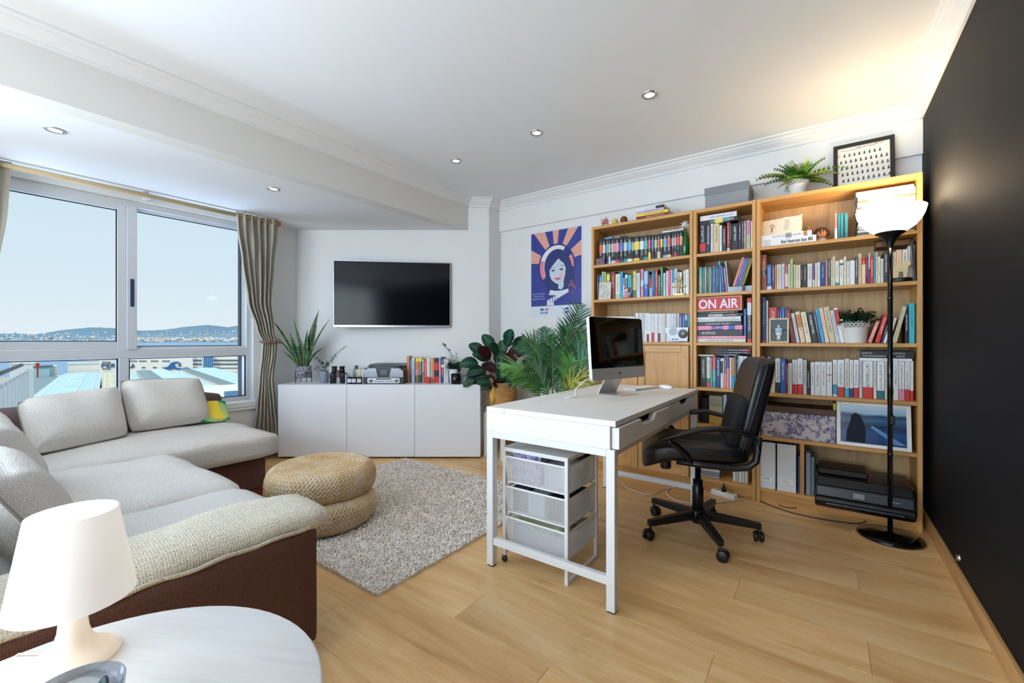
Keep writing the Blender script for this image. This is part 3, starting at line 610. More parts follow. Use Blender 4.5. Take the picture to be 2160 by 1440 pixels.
for (x0, x1, th, st, lab, zb_, ts) in ((1300, 1950, 38, 'wht|t:gry', 'thin white book lying on the fourth row under the black novel', .9535, None), (1305, 1972, 92, 'blk|t:none', 'thick black novel lying on top of the white fourth row', .9705, 1)):
    o, a, b, z0, z1 = lying(x0, x1, th, 0, 1590, 730, 5.838, lab, st, zb=zb_, yp=3.325, depth=.2)
    if ts:
        for (tx, fx, fz, wf) in (('HANYA', .14, .68, .20), ('YANAGIHARA', .27, .30, .46), ('TAN POCA', .68, .68, .34), ('VIDA', .76, .30, .17)):
            l = lettering('title', tx, .02, plain('#d8d4cc', .5, vary=0), o, None, None, width=(b-a)*wf, height=(z1-z0)*.22)
            l.matrix_parent_inverse = (Matrix.Translation(o.location) @ Matrix.Rotation(PI/2, 4, 'Y') @ Matrix.Diagonal((*o.scale, 1))).inverted()
            l.location = (a+(b-a)*fx, 3.3242, z0+(z1-z0)*fz); l.rotation_euler = (PI/2, 0, 0)
# top shelf, right bookcase
bookrow([(970, 1002, 508, 'wht|.45-1:sal'), (1005, 1039, 514, 'dte|t:cyn'), (1041, 1078, 508, 'dte|t:cyn'), (1086, 1130, 505, 'dte|t:trq')], 1590, 360, 5.684, 1.70, 'of the thin group left of the magazines', 'thin books left of the magazine pile', yp=3.38)
for (x0, x1, th, st, lab, zb_, tx) in ((76, 750, 82, 'wht|.08-.2:lgy|t:none', 'thick white book "Así fueron los 80" at the left of the top shelf', 1.7005, 'Así fueron los 80'), (82, 695, 60, 'wht|.5-.62:gry|.85-.92:tan', 'white book lying on "Así fueron los 80"', 1.7455, None)):
    o, a, b, z0, z1 = lying(x0, x1, th, 0, 1590, 360, 5.684, lab, st, zb=zb_, yp=3.33, depth=.2)
    if tx:
        l = lettering('title', tx, .02, plain('#1a1a1a', .5, vary=0), o, None, None, width=(b-a)*.56, height=(z1-z0)*.50, bold=.0004)
        l.matrix_parent_inverse = (Matrix.Translation(o.location) @ Matrix.Rotation(PI/2, 4, 'Y') @ Matrix.Diagonal((*o.scale, 1))).inverted()
        l.location = (a+(b-a)*.66, 3.3292, z0+(z1-z0)*.52); l.rotation_euler = (PI/2, 0, 0)
ZW = z1
# magazines in two piles
mst = ['gry', 'dgy|.2-.6:lgy', 'pur|0-.5:lgy', 'lgy', 'gry|.1-.4:dk', 'lgy|.2-.7:gry', 'ofw', 'dgy|.3-.8:lgy', 'gry', 'ofw|0-.4:bei', 'lgr|0-.6:ofw', 'ofw|.6-1:dgy', 'bei|.2-.6:obr', 'dgy|.1-.5:lgr', 'ofw|.5-.9:wht', 'lbl|.3-.9:ofw', 'olv|.2-.6:lbl', 'lil|.3-.7:ofw', 'wht|.7-1:lgy', 'lgy|.1-.4:pnk', 'wht']
z = 1.7004
for k, st in enumerate(mst):
    th = .0128+.002*((k*7) % 3-1); dx = R.uniform(-.006, .006); x0 = .168+(0 if k > 10 else .006)
    o = book('%s magazine, %s from the bottom of the tall pile by the dark wall' % (CN[st.split('|')[0]][1], nth(k+1)), (x0+dx, 3.322+R.uniform(0, .012), z+th), th-.0006, .21, .262-abs(dx), st, (0, PI/2, R.uniform(-.03, .03)), 'magazine pile on the top shelf', 'magazine'); z += th
# books on top of the left bookcase
z = 2.0205
for (st, lab, x0, x1, th) in (('drd|t:pch', 'red book, bottom of the pile on top of the left bookcase', 735, 1210, 44), ('yel|t:blk', 'yellow book in the pile on top of the left bookcase', 735, 1215, 44), ('lil|t:pur', 'lilac book in the pile on top of the left bookcase', 738, 1150, 38), ('wht|.7-1:blk', 'white and black book, topmost of the pile on the left bookcase', 740, 1160, 40)):
    o, a, b, z0, z1 = lying(x0, x1, th, 0, 1240, 440, 7.2, lab, st, zb=z, yp=3.31, depth=.16); z = z1
# blue and white boxes lying over the black novels
for k, (x0, x1, st, lab, zb_) in enumerate(((262, 380, 'blu|t:wht', 'small blue paperback lying over the black novels', 1.885), (258, 372, 'cyn|t:wht', 'second small blue paperback lying over the black novels', 1.896), (388, 575, 'blk|.1-.5:wht', 'black and white paperback lying over the black novels', 1.885))):
    lying(x0, x1, 60, 0, 1240, 440, 7.2, lab, st, zb=zb_, yp=3.34, depth=.13)
o, *_ = lying(1132, 1450, 26, 0, 1240, 440, 7.2, 'thin white booklet lying over the black novels beside the green bottle', 'wht', zb=1.897, yp=3.34, depth=.13)
# ------------------------------------------------------------------ things on and above the shelves
def lace_pot(t_, r0, r1, h, m):
    n = 40; mb = MB(); mb.lathe([(0, .002), (r0, 0), (r0+.002, .003), (r0+(r1-r0)*.68, h*.68), (r1*.965, h*.70), (r1*.93, h*.70), (r0*.9, .006), (0, .006)], n, cap=False)
    obj('pot', mb, m, t_)
    lc = MB()                                     # pierced lace rim: rings and scallops of wire
    for zz in (.72, .80, .88): lc.tube([(r1*(.955+zz*.03)*math.cos(a), r1*(.955+zz*.03)*math.sin(a), h*zz) for a in [2*PI*k/24 for k in range(24)]], .0016, 5, closed=True)
    for k in range(20):
        a = 2*PI*k/20; rr = r1*.985
        lc.tube([(rr*math.cos(a+.13*math.cos(u)), rr*math.sin(a+.13*math.cos(u)), h*(.84+.10*math.sin(u))) for u in [2*PI*j/8 for j in range(8)]], .0017, 5, closed=True)
        lc.tube([(rr*math.cos(a+.157+.09*math.cos(u)), rr*math.sin(a+.157+.09*math.cos(u)), h*(.93+.07*math.sin(u))) for u in [2*PI*j/8 for j in range(8)]], .0016, 5, closed=True)
    obj('lace_rim', lc, m, t_, kind='stuff')
    obj('soil', MB().lathe([(0, h*.72), (r1*.9, h*.70)], 20, cap=False), plain('#2c2019', .95, vary=.3), t_)
leafg = {}
def leafmat(c, rough=.45):
    k = ('leaf', c, rough)
    if k in MC: return MC[k]
    m, t = base('leaf', c, rough); n = t.noise(t.coord('Object'), 14, 2); cc = srgb(c)
    t.link(t.ramp(n, [(.3, tuple(x*.6 for x in cc[:3])+(1,)), (.7, tuple(min(1, x*1.35) for x in cc[:3])+(1,))]), t.bsdf.inputs['Base Color'])
    t.bsdf.inputs['Transmission Weight'].default_value = 0; MC[k] = m; return m
def leaf(mb, p, d, L, w, droop=.3, mi=0, n=5, fold=.15, up=Vector((0, 0, 1)), twist=0, profile=None):
    """a blade: starts at p, heads along d, bends down by droop"""
    p = Vector(p); d = Vector(d).normalized(); side = d.cross(up)
    if side.length < .05: side = d.cross(Vector((1, 0, 0)))
    side.normalize(); side = (Matrix.Rotation(twist, 3, d) @ side); vs = []; q = p.copy(); dd = d.copy()
    for i in range(n+1):
        t = i/n; ww = (profile(t) if profile else math.sin(PI*min(1, t*.92+.06))**.8)*w/2
        nn = side.cross(dd).normalized()
        vs += [q-side*ww+nn*ww*fold, q.copy(), q+side*ww+nn*ww*fold]
        dd = (dd-Vector((0, 0, droop/n))).normalized(); q = q+dd*(L/n)
    fs = []
    for i in range(n):
        a = i*3; fs += [(a, a+1, a+4, a+3), (a+1, a+2, a+5, a+4)]
    mb.add([tuple(v) for v in vs], fs, mi, smooth=True); return q
# fern on the right bookcase
x, tt = ony(1684, 3.42); fern = thing('potted_fern', 'green and pale fern in a white lace pot on the right bookcase', 'plant', (x, 3.42, 2.0205))
lace_pot(fern, .045, .060, .115, plain('#eeede9', .5))
rn = random.Random(3)
for k in range(38):
    az = 2*PI*k/13*1.0+rn.uniform(-.2, .2); pale = (k % 3 == 0); L = rn.uniform(.08, .15)*(1.35 if abs(math.cos(az)) > .8 else .85); el = rn.uniform(.25, 1.3)
    m = MB(); p = Vector((.02*math.cos(az), .02*math.sin(az), .10)); d = Vector((math.cos(az)*math.cos(el), math.sin(az)*math.cos(el)*.55, math.sin(el))); pts = [p.copy()]
    for i in range(10):
        d = (d-Vector((0, 0, .11))).normalized(); p = p+d*L/8
        if p.y > .11: p.y = .11
        pts.append(p.copy())
        for s in (-1, 1):
            sd = d.cross(Vector((0, 0, 1))).normalized()*s
            for j in range(3):
                leaf(m, p+sd*.008*j, (sd*1.0+d*.6+Vector((0, 0, .2*(j-1)))), .034*(1-i/14), .024*(1-i/16), .1, n=2, fold=.05)
    m.tube(pts, .0012, 4)
    obj('frond', m, leafmat('#b6bf68' if pale else '#5d8c30'), fern)
# black framed class picture
x0, _ = ony(1758, 3.50); x1, _ = ony(1888, 3.50)
fp = thing('picture_frame', 'black framed class portrait leaning on top of the right bookcase', 'picture', ((x0+x1)/2, 3.487, 2.0206), rot=(rad(-7), 0, 0))
w_, h_ = (x1-x0)/2, .325; m = MB(); b = .022
for a_, c in (((-w_, -.008, 0), (-w_+b, .012, h_)), ((w_-b, -.008, 0), (w_, .012, h_)), ((-w_+b, -.008, h_-b), (w_-b, .012, h_)), ((-w_+b, -.008, 0), (w_-b, .012, b))): obj('frame_bar', MB().box(a_, c), BLACKP, fp, bevel=.001)
obj('print', MB().box((-w_+b, .002, b), (w_-b, .006, h_-b)), plain('#e9e8e2', .6, vary=.01), fp)
m = MB()
for r_ in range(5):
    for c_ in range(10 if r_ else 8):
        cx, cz = -.115+.025*c_+(.022 if r_ == 0 else 0)+.004*r_, .245-.042*r_
        m.add([(cx+.0075*math.cos(a)*(.9 if q else .55), .0015, cz+(0 if q else .010)+.0075*math.sin(a)*(.75 if q else 1)) for q in (0, 1) for a in [2*PI*j/8 for j in range(8)]], [tuple(range(8)), tuple(range(8, 16))])
obj('portraits', m, plain('#55524f', .7, vary=.3), fp, kind='stuff')
m = MB()
for (cx, cz, L) in ((-.06, .283, .10), (.02, .290, .10), (.08, .296, .04), (-.13, .255, .03), (.12, .075, .03)):
    m.tube([(cx+L*(i/8-.5), .001, cz+.004*math.sin(i*1.9)) for i in range(9)], .0016, 4)
obj('scroll_border', m, plain('#b98a52', .6), fp, kind='stuff')
# grey box on the middle bookcase
x0, _ = ony(1486, 3.34); x1, _ = ony(1588, 3.34)
gb = thing('storage_box', 'grey cardboard box with lid on top of the narrow bookcase', 'box', ((x0+x1)/2-.01, 3.45, 2.0205))
w_ = (x1-x0)/2-.012
obj('body', MB().box((-w_+.004, -.12, 0), (w_-.004, .12, .13)), plain('#8d9297', .75), gb, bevel=.002); obj('lid', MB().box((-w_, -.124, .095), (w_, .124, .150)), plain('#7f848a', .75), gb, bevel=.003)
# origami and balls
def origami(name, label, p, r, col, n=11, cat='ornament', seed=1):
    rr = random.Random(seed); m = MB()
    for k in range(n*2):
        z_ = 1-2*(k+.5)/(n*2); a = k*2.399; s_ = math.sqrt(1-z_*z_); d = Vector((s_*math.cos(a), s_*math.sin(a), z_))
        if p[2] and d.z < -.75: continue
        u = d.cross(Vector((.3, .5, .8))).normalized(); v = d.cross(u); L = r*rr.uniform(.8, 1.05)
        q = [u*r*.28, v*r*.28, -u*r*.28, -v*r*.28]; m.add([tuple(x_+Vector((0, 0, r*.75))) for x_ in q]+[tuple(d*L+Vector((0, 0, r*.75))), (0, 0, r*.75)], [(0, 1, 4), (1, 2, 4), (2, 3, 4), (3, 0, 4)])
    o = obj(name, m, plain(col, .6, vary=.12), loc=p); tag(o, label, cat); return o
x, _ = ony(1276, 3.36); origami('paper_star', 'pink spiky paper star at the left end of the left bookcase top', (x, 3.36, 2.0225), .052, '#d99a92', seed=2)
x, _ = ony(1297, 3.34)
def ball(name, label, p, r, col, bump_=.3):
    t_ = obj(name, MB().ball((0, 0, r), r, 20), plain(col, .6, vary=.3, bump=bump_, scale=60), loc=p); return tag(t_, label, 'ball')
ball('ball', 'yellow ball between the pink star and the brown ball', (x, 3.345, 2.0202), .026, '#e2c65a')
x, _ = ony(1316, 3.35); ball('ball', 'brown woven ball on top of the left bookcase', (x, 3.35, 2.0202), .030, '#7a3a20')
# bottle with a paper star
x, _ = ony(1446, 3.325); bt = thing('bottle', 'green glass bottle at the right end of the black crime novels', 'bottle', (x, 3.322, 1.7005))
gm, t = base('green_glass', '#1f8a3a', .08); t.bsdf.inputs['Transmission Weight'].default_value = .6; t.bsdf.inputs['Coat Weight'].default_value = .5
obj('glass', MB().lathe([(0, 0), (.020, 0), (.0225, .004), (.0225, .105), (.019, .130), (.010, .160), (.0085, .188), (.0105, .190), (.0105, .198), (0, .198)], 20, cap=False), gm, bt)
origami('paper_star', 'white paper star stuck on the neck of the green bottle', (x-.004, 3.322, 1.900), .038, '#e9ecef', seed=5)
# little frames
def frame(label, px0, px1, py, zb, y, fcol, pcol, name='photo_frame', bw=.007, tilt=-6, extra=None):
    a, t0 = ony(px0, y); b, _ = ony(px1, y); h = H+(718-py)*t0-zb
    t_ = thing(name, label, 'picture', ((a+b)/2, y, zb+.0007), rot=(rad(tilt), 0, 0)); w_ = (b-a)/2
    for a_, c in (((-w_, -.006, 0), (-w_+bw, .006, h)), ((w_-bw, -.006, 0), (w_, .006, h)), ((-w_+bw, -.006, h-bw), (w_-bw, .006, h)), ((-w_+bw, -.006, 0), (w_-bw, .006, bw))): obj('frame_bar', MB().box(a_, c), fcol, t_, bevel=.001)
    obj('print', MB().box((-w_+bw, .0, bw), (w_-bw, .004, h-bw)), pcol, t_)
    return t_, w_, h
def photo(cols, scale=9, seed=0, sc=(1, 1, 1)):
    m, t = base('photo_print', cols[0], .3); v = t.coord('Object', sc); n = t.noise(v, scale, 4, .6, 1)
    t.link(t.ramp(n, [(.3+.4*i/max(1, len(cols)-1), srgb(c)) for i, c in enumerate(cols)]), t.bsdf.inputs['Base Color']); return m
frame('tiny purple-framed photo in front of the black crime novels', 1257, 1275, 546, 1.70, 3.308, plain('#7d6a9a', .4), photo(['#2a2230', '#8a6a66', '#c8a890'], 40), bw=.005)
frame('pale photo card in a cream frame before the second shelf books', 1263, 1288, 596, 1.413, 3.308, plain('#e6e0c8', .5), photo(['#8d9499', '#c8c6b8', '#e6e2d2'], 26), bw=.006)
# pink dressed doll
x, _ = ony(1322, 3.31); dl = thing('doll', 'small pink dressed doll sitting before the second shelf books', 'doll', (x, 3.311, 1.4135))
obj('dress', MB().lathe([(0, 0), (.030, .002), (.026, .020), (.012, .045), (0, .050)], 14, cap=False), fabric('#cf6a86', '#f0c0cc', weave=400), dl)
obj('head', MB().ball((0, 0, .062), .016, 14), plain('#e6c4b4', .6), dl)
m = MB()
for s in (-1, 1): m.ball((s*.016, 0, .078), .009, 10)
m.ball((0, .004, .070), .0155, 10); obj('hair', m, plain('#b0607a', .8), dl, kind='stuff')
for s in (-1, 1): obj('arm', MB().tube([(s*.010, -.002, .042), (s*.024, -.006, .034), (s*.028, -.008, .022)], .0045, 6), plain('#e8cfd4', .7), dl); obj('leg', MB().tube([(s*.008, -.006, .008), (s*.012, -.022, .008)], .005, 6), plain('#e8cfd4', .7), dl)
# golden branch sculpture
x, _ = ony(1436, 3.305); gs = thing('sculpture', 'pale gold branch sculpture on a low stand, second shelf', 'ornament', (x-.015, 3.316, 1.4135)); gold = plain('#d9c488', .35, .5)
obj('stand', MB().prism(rrect(.085, .022, .010, 4), 0, .010), gold, gs)
m = MB()
for pts in ([(0, 0, .01), (-.004, 0, .05), (.004, 0, .09), (0, 0, .14)], [(0, 0, .06), (-.028, 0, .068), (-.050, .0, .060)], [(0, 0, .055), (.025, 0, .066), (.048, 0, .058)], [(0, 0, .10), (-.022, 0, .112), (-.034, 0, .13)], [(.002, 0, .105), (.016, 0, .120), (.02, 0, .135)]): m.tube(pts, [.007, .006, .004, .002][:len(pts)], 8)
obj('branches', m, gold, gs)
# silver retro radio
x0, t0 = ony(1400, 3.306); x1, _ = ony(1452, 3.306); w_ = x1-x0
rdm = thing('retro_radio', 'silver retro pocket radio in front of the white books', 'radio', (x0, 3.326, 1.0655)); sil = plain('#a4a8ae', .38, .5)
pr = [(0, .105), (.012, .070), (.045, .004), (w_-.005, .002), (w_, .108), (.02, .112)]
obj('case', MB().prism([(a, -b) for a, b in pr], 0, .030, M=Matrix.Rotation(rad(-90), 4, 'X') @ Matrix.Translation((0, 0, -.018))), sil, rdm, bevel=.003)
c = (w_-.038, .060); R90 = lambda cx, cz, y: Matrix.Translation((cx, y, cz)) @ Matrix.Rotation(PI/2, 4, 'X')
for (r_, dd, mt) in ((.034, .002, plain('#51565c', .4, .4)), (.030, .003, sil), (.024, .0038, plain('#6d7278', .4, .3)), (.018, .0045, sil)): obj('dial_ring', MB().lathe([(0, dd), (r_, dd), (r_, 0)], 28, cap=False, M=R90(c[0], c[1], -.0175)), mt, rdm)
obj('dial_needle', MB().box((c[0]-.0015, -.0225, c[1]-.014), (c[0]+.0015, -.0222, c[1]+.014)), DARK, rdm)
for k in range(7): q = .052+.008*k; e_ = .030*math.sqrt(max(.1, 1-((k-3)/3.8)**2)); obj('speaker_slot', MB().box((.068-e_, -.0190, q), (.068+e_, -.0180, q+.0035)), plain('#3c4248', .5), rdm)
for k in range(3): obj('button', MB().lathe([(0, .002), (.005, .002), (.006, 0)], 12, cap=False, M=R90(.066+.017*k, .020, -.0178)), plain('#6a7076', .3, .6), rdm)
# ON AIR sign
x0, t0 = ony(1467.5, 3.315); x1, _ = ony(1565, 3.315); w_ = x1-x0; zt = H+(718-622.5)*t0
sg = thing('lightbox_sign', 'red ON AIR sign box in a thin wooden frame', 'sign', (x0, 3.315, ZSIGN+.0008)); hs_ = 1.384-ZSIGN; hs_ = min(zt, 1.386)-ZSIGN
wf = wood('#e0b07a', '#b98550', .5, axis=0, scale=3)
obj('box', MB().box((.003, .004, .002), (w_-.003, .09, hs_-.002)), plain('#8a2a22', .6), sg)
q = .0075
for a_, b_ in (((0, -.002, 0), (w_, .092, q)), ((0, -.002, hs_-q), (w_, .092, hs_)), ((0, -.002, q), (q, .092, hs_-q)), ((w_-q, -.002, q), (w_, .092, hs_-q))): obj('frame_bar', MB().box(a_, b_), wf, sg, bevel=.0008)
obj('red_face', MB().box((q, .001, q), (w_-q, .004, hs_-q)), plain('#c8282a', .45, vary=.02), sg)
lettering('lettering', 'ON AIR', .1, plain('#efe6f0', .5, vary=0), sg, (w_/2, .0008, hs_/2), (PI/2, 0, 0), width=w_*.86, height=hs_*.66, bold=.0022, depth=.0008)
# card, doll, flowers on the top right shelf
x0, t0 = ony(1607, 3.40); x1, _ = ony(1692, 3.40)
cdm = thing('greeting_card', 'cream scalloped card with a small drawing, on the white books', 'card', ((x0+x1)/2, 3.40, ZW+.0006), rot=(rad(-10), 0, 0)); w_ = (x1-x0)/2; h_ = .13
poly = []
for (a, b, n) in (((-w_, 0), (w_, 0), 2), ((w_, 0), (w_, h_), 6), ((w_, h_), (-w_, h_*.9), 12), ((-w_, h_*.9), (-w_, 0), 6)):
    for i in range(n): poly.append((a[0]+(b[0]-a[0])*i/n+R.uniform(-.003, .003), a[1]+(b[1]-a[1])*i/n+(R.uniform(-.003, .004) if a[1] > .01 else 0)))
obj('card', MB().prism([(p[0], -p[1]) for p in poly], -.001, .001, M=Matrix.Rotation(rad(-90), 4, 'X')), plain('#ece4cf', .7, bump=.3, scale=90), cdm)
m = MB(); m.tube([(-.055, -.002, .085), (-.07, -.002, .07), (-.055, -.002, .062), (-.04, -.002, .07), (-.055, -.002, .085)], .0018, 4); m.tube([(-.055, -.002, .062), (-.058, -.002, .03)], .003, 4)
obj('drawing', m, plain('#8a3030', .6), cdm)
m = MB()
for k in range(7): m.tube([(.015+.028*j/5+.004*math.sin(k), -.002, .105-.011*k+.002*math.sin(j*2+k)) for j in range(6)], .0012, 4)
obj('handwriting', m, plain('#7a756a', .7), cdm, kind='stuff')
x, _ = ony(1733, 3.37); d2 = thing('doll', 'brown-haired doll head and dress beside the white books, top shelf', 'doll', (x, 3.39, 1.7005))
obj('dress', MB().lathe([(0, 0), (.034, .001), (.030, .016), (.018, .030), (0, .034)], 16, cap=False), fabric('#d8ccc8', '#6a4a50', weave=300), d2)
obj('head', MB().ball((0, 0, .062), .030, 18, sc=(1, .9, 1)), plain('#c98a5a', .6), d2)
m = MB(); rr = random.Random(9)
for k in range(90):
    a = rr.uniform(0, 2*PI); e = rr.uniform(.1, 1.4); p = Vector((math.cos(a)*math.cos(e), math.sin(a)*math.cos(e), math.sin(e)))*.031
    if p.y < -.018 and p.z < .018: continue
    q = Vector((p.x*1.3, p.y*1.25+.004, p.z-.028)); m.tube([tuple(p+Vector((0, 0, .064))), tuple((p*1.18+Vector((p.x*.1, 0, -.002)))+Vector((0, 0, .064))), tuple(q+Vector((0, 0, .064)))], [.004, .0045, .002], 5)
obj('hair', m, plain('#4a2614', .7, vary=.3), d2, kind='stuff')
m = MB()
for s in (-1, 1): m.ball((s*.010, -.0255, .064), .0028, 8)
obj('eyes', m, DARK, d2); obj('mouth', MB().ball((0, -.0268, .050), .003, 8, sc=(1.6, .6, .6)), plain('#8a3028', .5), d2); obj('nose', MB().ball((0, -.029, .058), .0028, 8), plain('#c08050', .6), d2)
x, _ = ony(1704, 3.40); fl_ = thing('paper_flowers', 'small red and pink cloth flowers between the card and the doll', 'ornament', (x, 3.44, 1.7005))
obj('stems', MB().tube([(0, 0, 0), (-.01, 0, .05), (0, 0, .09)], .003, 6).tube([(0, 0, .04), (.02, -.01, .07), (.04, -.02, .088)], .002, 6), plain('#4a6a2a', .7), fl_)
for (dx, dz, c) in ((-.018, .095, '#c83a34'), (.004, .105, '#e0a848'), (.0, .085, '#7a9a3a'), (.022, .092, '#d8557a'), (.045, .090, '#d8457a'), (-.01, .112, '#5a8a3a')):
    m = MB()
    for j in range(6): a = j*PI/3; leaf(m, (dx, -.01, dz), (math.cos(a), -.4, math.sin(a)), .016, .012, 0, n=2)
    obj('flower', m, plain(c, .7), fl_)
# second shelf: wooden bookend, leaning picture, brown case over the books
x, _ = ony(1903, 3.31); be = thing('bookend', 'cream wooden elephant-shaped bookend on a black round base', 'ornament', (x, 3.335, 1.4135))
obj('base', MB().lathe([(0, 0), (.044, 0), (.048, .006), (.048, .018), (.044, .024), (0, .024)], 24, cap=False, sy=.6), BLACKP, be)
el_ = [(-.036, 0), (-.036, .060), (-.026, .082), (.0, .088), (.030, .096), (.040, .088), (.040, .070), (.030, .066), (.024, .0), (.010, .0), (.006, .034), (-.010, .034), (-.014, 0)]
obj('figure', MB().prism([(a, -b) for a, b in el_], -.012, .012, M=Matrix.Translation((0, 0, .024)) @ Matrix.Rotation(rad(-90), 4, 'X')), plain('#dcc694', .6), be, bevel=.003)
bc_x0, _ = ony(1847, 3.40); bc_x1, _ = ony(1921, 3.40)
bc = thing('leather_case', 'flat brown leather case with ring clasps lying over the paperbacks', 'case', (bc_x0, 3.42, 1.413+.222))
obj('body', MB().box((0, -.04, 0), (bc_x1-bc_x0, .10, .032)), plain('#7c5230', .5, bump=.2), bc, bevel=.004)
for xx in (.04, .16): obj('clasp', MB().tube([(xx+.012*math.cos(a), -.043, .016+.010*math.sin(a)) for a in [2*PI*k/12 for k in range(12)]], .002, 6, closed=True), plain('#3c2a18', .4, .4), bc)
lp = thing('picture_frame', 'dark edged picture leaning against the right end of the second shelf', 'picture', (.426, 3.36, 1.4137), rot=(0, rad(-3), 0))
obj('frame', MB().box((-.006, -.055, 0), (.004, .08, .235)), plain('#2c2826', .5), lp, bevel=.001); obj('print', MB().box((-.0072, -.048, .008), (-.0062, .073, .227)), photo(['#b8b0a4', '#8a7a6c', '#3c3430'], 16), lp)
# third shelf: framed football figure, plant
ff, w_, h_ = frame('light wooden frame holding a table football figure, third shelf', 1622, 1664.5, 671.5, 1.060, 3.318, wood('#dcc09a', '#b8936a', .5, axis=2, scale=3), plain('#56656a', .6), bw=.011, tilt=-2)
obj('rod', MB().cyl((-w_+.01, -.004, h_*.52), (w_-.01, -.004, h_*.52), .003, 8), plain('#8a8f90', .3, .8), ff)
obj('figure', MB().lathe([(0, .018), (.011, .020), (.011, .040), (.010, .048), (.017, .052), (.019, .062), (.014, .072), (0, .073)], 14, cap=False, sy=.35, M=Matrix.Translation((0, -.0055, 0))), plain('#e6e4da', .5), ff, label='white table football figure')
obj('shirt', MB().lathe([(.014, .068), (.020, .072), (.022, .092), (.016, .098), (.006, .100)], 14, cap=False, sy=.4, M=Matrix.Translation((0, -.0055, 0))), plain('#a8c4e4', .5), ff)
obj('head', MB().ball((0, -.0055, .109), .0095, 12, sc=(1, .6, 1)), plain('#d8c8a0', .5), ff)
x, _ = ony(1806, 3.31); p2 = thing('potted_plant', 'dark leafy artificial plant in a white lace pot, third shelf', 'plant', (x, 3.375, 1.0605))
lace_pot(p2, .052, .068, .133, plain('#e9e7df', .5))
rn = random.Random(5); m = MB()
for k in range(64):
    az = rn.uniform(0, 2*PI); el = rn.uniform(.25, 1.5); L = rn.uniform(.07, .125); d = Vector((math.cos(az)*math.cos(el), math.sin(az)*math.cos(el)*.6, math.sin(el)*.75)); p = Vector((d.x*.035, d.y*.03, .115)); tip = p+d*L
    m.tube([tuple(p), tuple(tip)], .001, 4)
    for j in range(7):
        q = p+d*L*(.35+.65*j/6); a2 = rn.uniform(0, 2*PI); leaf(m, q, d*.5+Vector((math.cos(a2), math.sin(a2), rn.uniform(-.3, .6))), .026, .014, .2, n=2, twist=rn.uniform(-1, 1))
obj('foliage', m, leafmat('#1d3a22'), p2, kind='stuff')
# fifth shelf: patterned box, seascape frame, yellow folder
x0, t0 = ony(1604, 3.32); x1, _ = ony(1760, 3.32)
tb = thing('storage_box', 'white box with a purple floral print and dark brown lid', 'box', (x0+.006, 3.32, .4405)); w_ = x1-x0
m, t = base('toile_print', '#cfc9cf', .7); v = t.coord('Object', (1, 1, 1)); n1 = t.noise(v, 22, 2, .5, .8); n2 = t.noise(v, 110, 3, .7, 1.5)
f = t.math('MULTIPLY', t.ramp(n1, [(.44, (0, 0, 0, 1)), (.54, (1, 1, 1, 1))]), t.ramp(n2, [(.44, (0, 0, 0, 1)), (.52, (1, 1, 1, 1))])); t.link(t.mix(f, srgb('#d2ccd0'), srgb('#423f78')), t.bsdf.inputs['Base Color'])
obj('body', MB().box((0, 0, 0), (w_, .22, .178)), m, tb, bevel=.002)
obj('lid', MB().box((-.003, -.006, .166), (w_+.003, .226, .205)), wood('#5a3a26', '#3a2416', .5, axis=0, scale=3), tb, bevel=.003)
fa, ta = ony(1763, 3.305); fb, tb2 = ony(1926, 3.305)
sf = thing('photo_frame', 'white framed blue seascape photo leaning on the fifth shelf', 'picture', ((fa+fb)/2, 3.312, .4408), rot=(rad(-9), 0, 0)); w_ = (fb-fa)/2-.004; h_ = .262; bw = .020
for a_, c in (((-w_, -.008, 0), (-w_+bw, .012, h_)), ((w_-bw, -.008, 0), (w_, .012, h_)), ((-w_+bw, -.008, h_-bw), (w_-bw, .012, h_)), ((-w_+bw, -.008, 0), (w_-bw, .012, bw))): obj('frame_bar', MB().box(a_, c), WPAINT, sf, bevel=.0015)
m, t = base('seascape_photo', '#2f6fa0', .15); v = t.coord('Object', (1, 1, 1)); sp = t.new('SeparateXYZ'); t.link(v, sp.inputs[0]); n = t.noise(t.coord('Object', (3, 1, 14)), 1.5, 4, .6)
zz = t.math('ADD', sp.outputs[2], t.math('MULTIPLY', t.math('SUBTRACT', n, .5), .05)); c = t.ramp(t.math('MULTIPLY', zz, 4), [(.10, srgb('#173a6a')), (.35, srgb('#1c4a88')), (.5, srgb('#0f2a4c')), (.66, srgb('#3a6a94')), (.74, srgb('#1c3a5c')), (.80, srgb('#9fc4dc')), (.95, srgb('#c4dcea'))])
t.link(c, t.bsdf.inputs['Base Color']); obj('print', MB().box((-w_+bw, .0, bw), (w_-bw, .004, h_-bw)), m, sf)
m = MB(); m.add([(-.125, -.0005, .025), (-.035, -.0005, .025), (-.030, -.0005, .10), (-.042, -.0005, .15), (-.055, -.0005, .185), (-.078, -.0005, .20), (-.098, -.0005, .185), (-.105, -.0005, .14), (-.12, -.0005, .09)], [tuple(range(9))])
obj('photo_silhouette', m, plain('#141c30', .8, vary=.3), sf)
m = MB(); m.add([(-.01, -.0004, .12), (.0, -.0004, .128), (w_-bw, -.0004, .03), (w_-bw-.05, -.0004, .03)], [(0, 1, 2, 3)]); obj('photo_highlight', m, plain('#4f8cc4', .3), sf)
yf = tag(obj('folder', MB().box((0, 0, 0), (.012, .18, .245)), plain('#d8cc3c', .6)), 'yellow-green folder between the floral box and the seascape frame', 'folder'); yf.location = (fa-.012, 3.335, .4408)
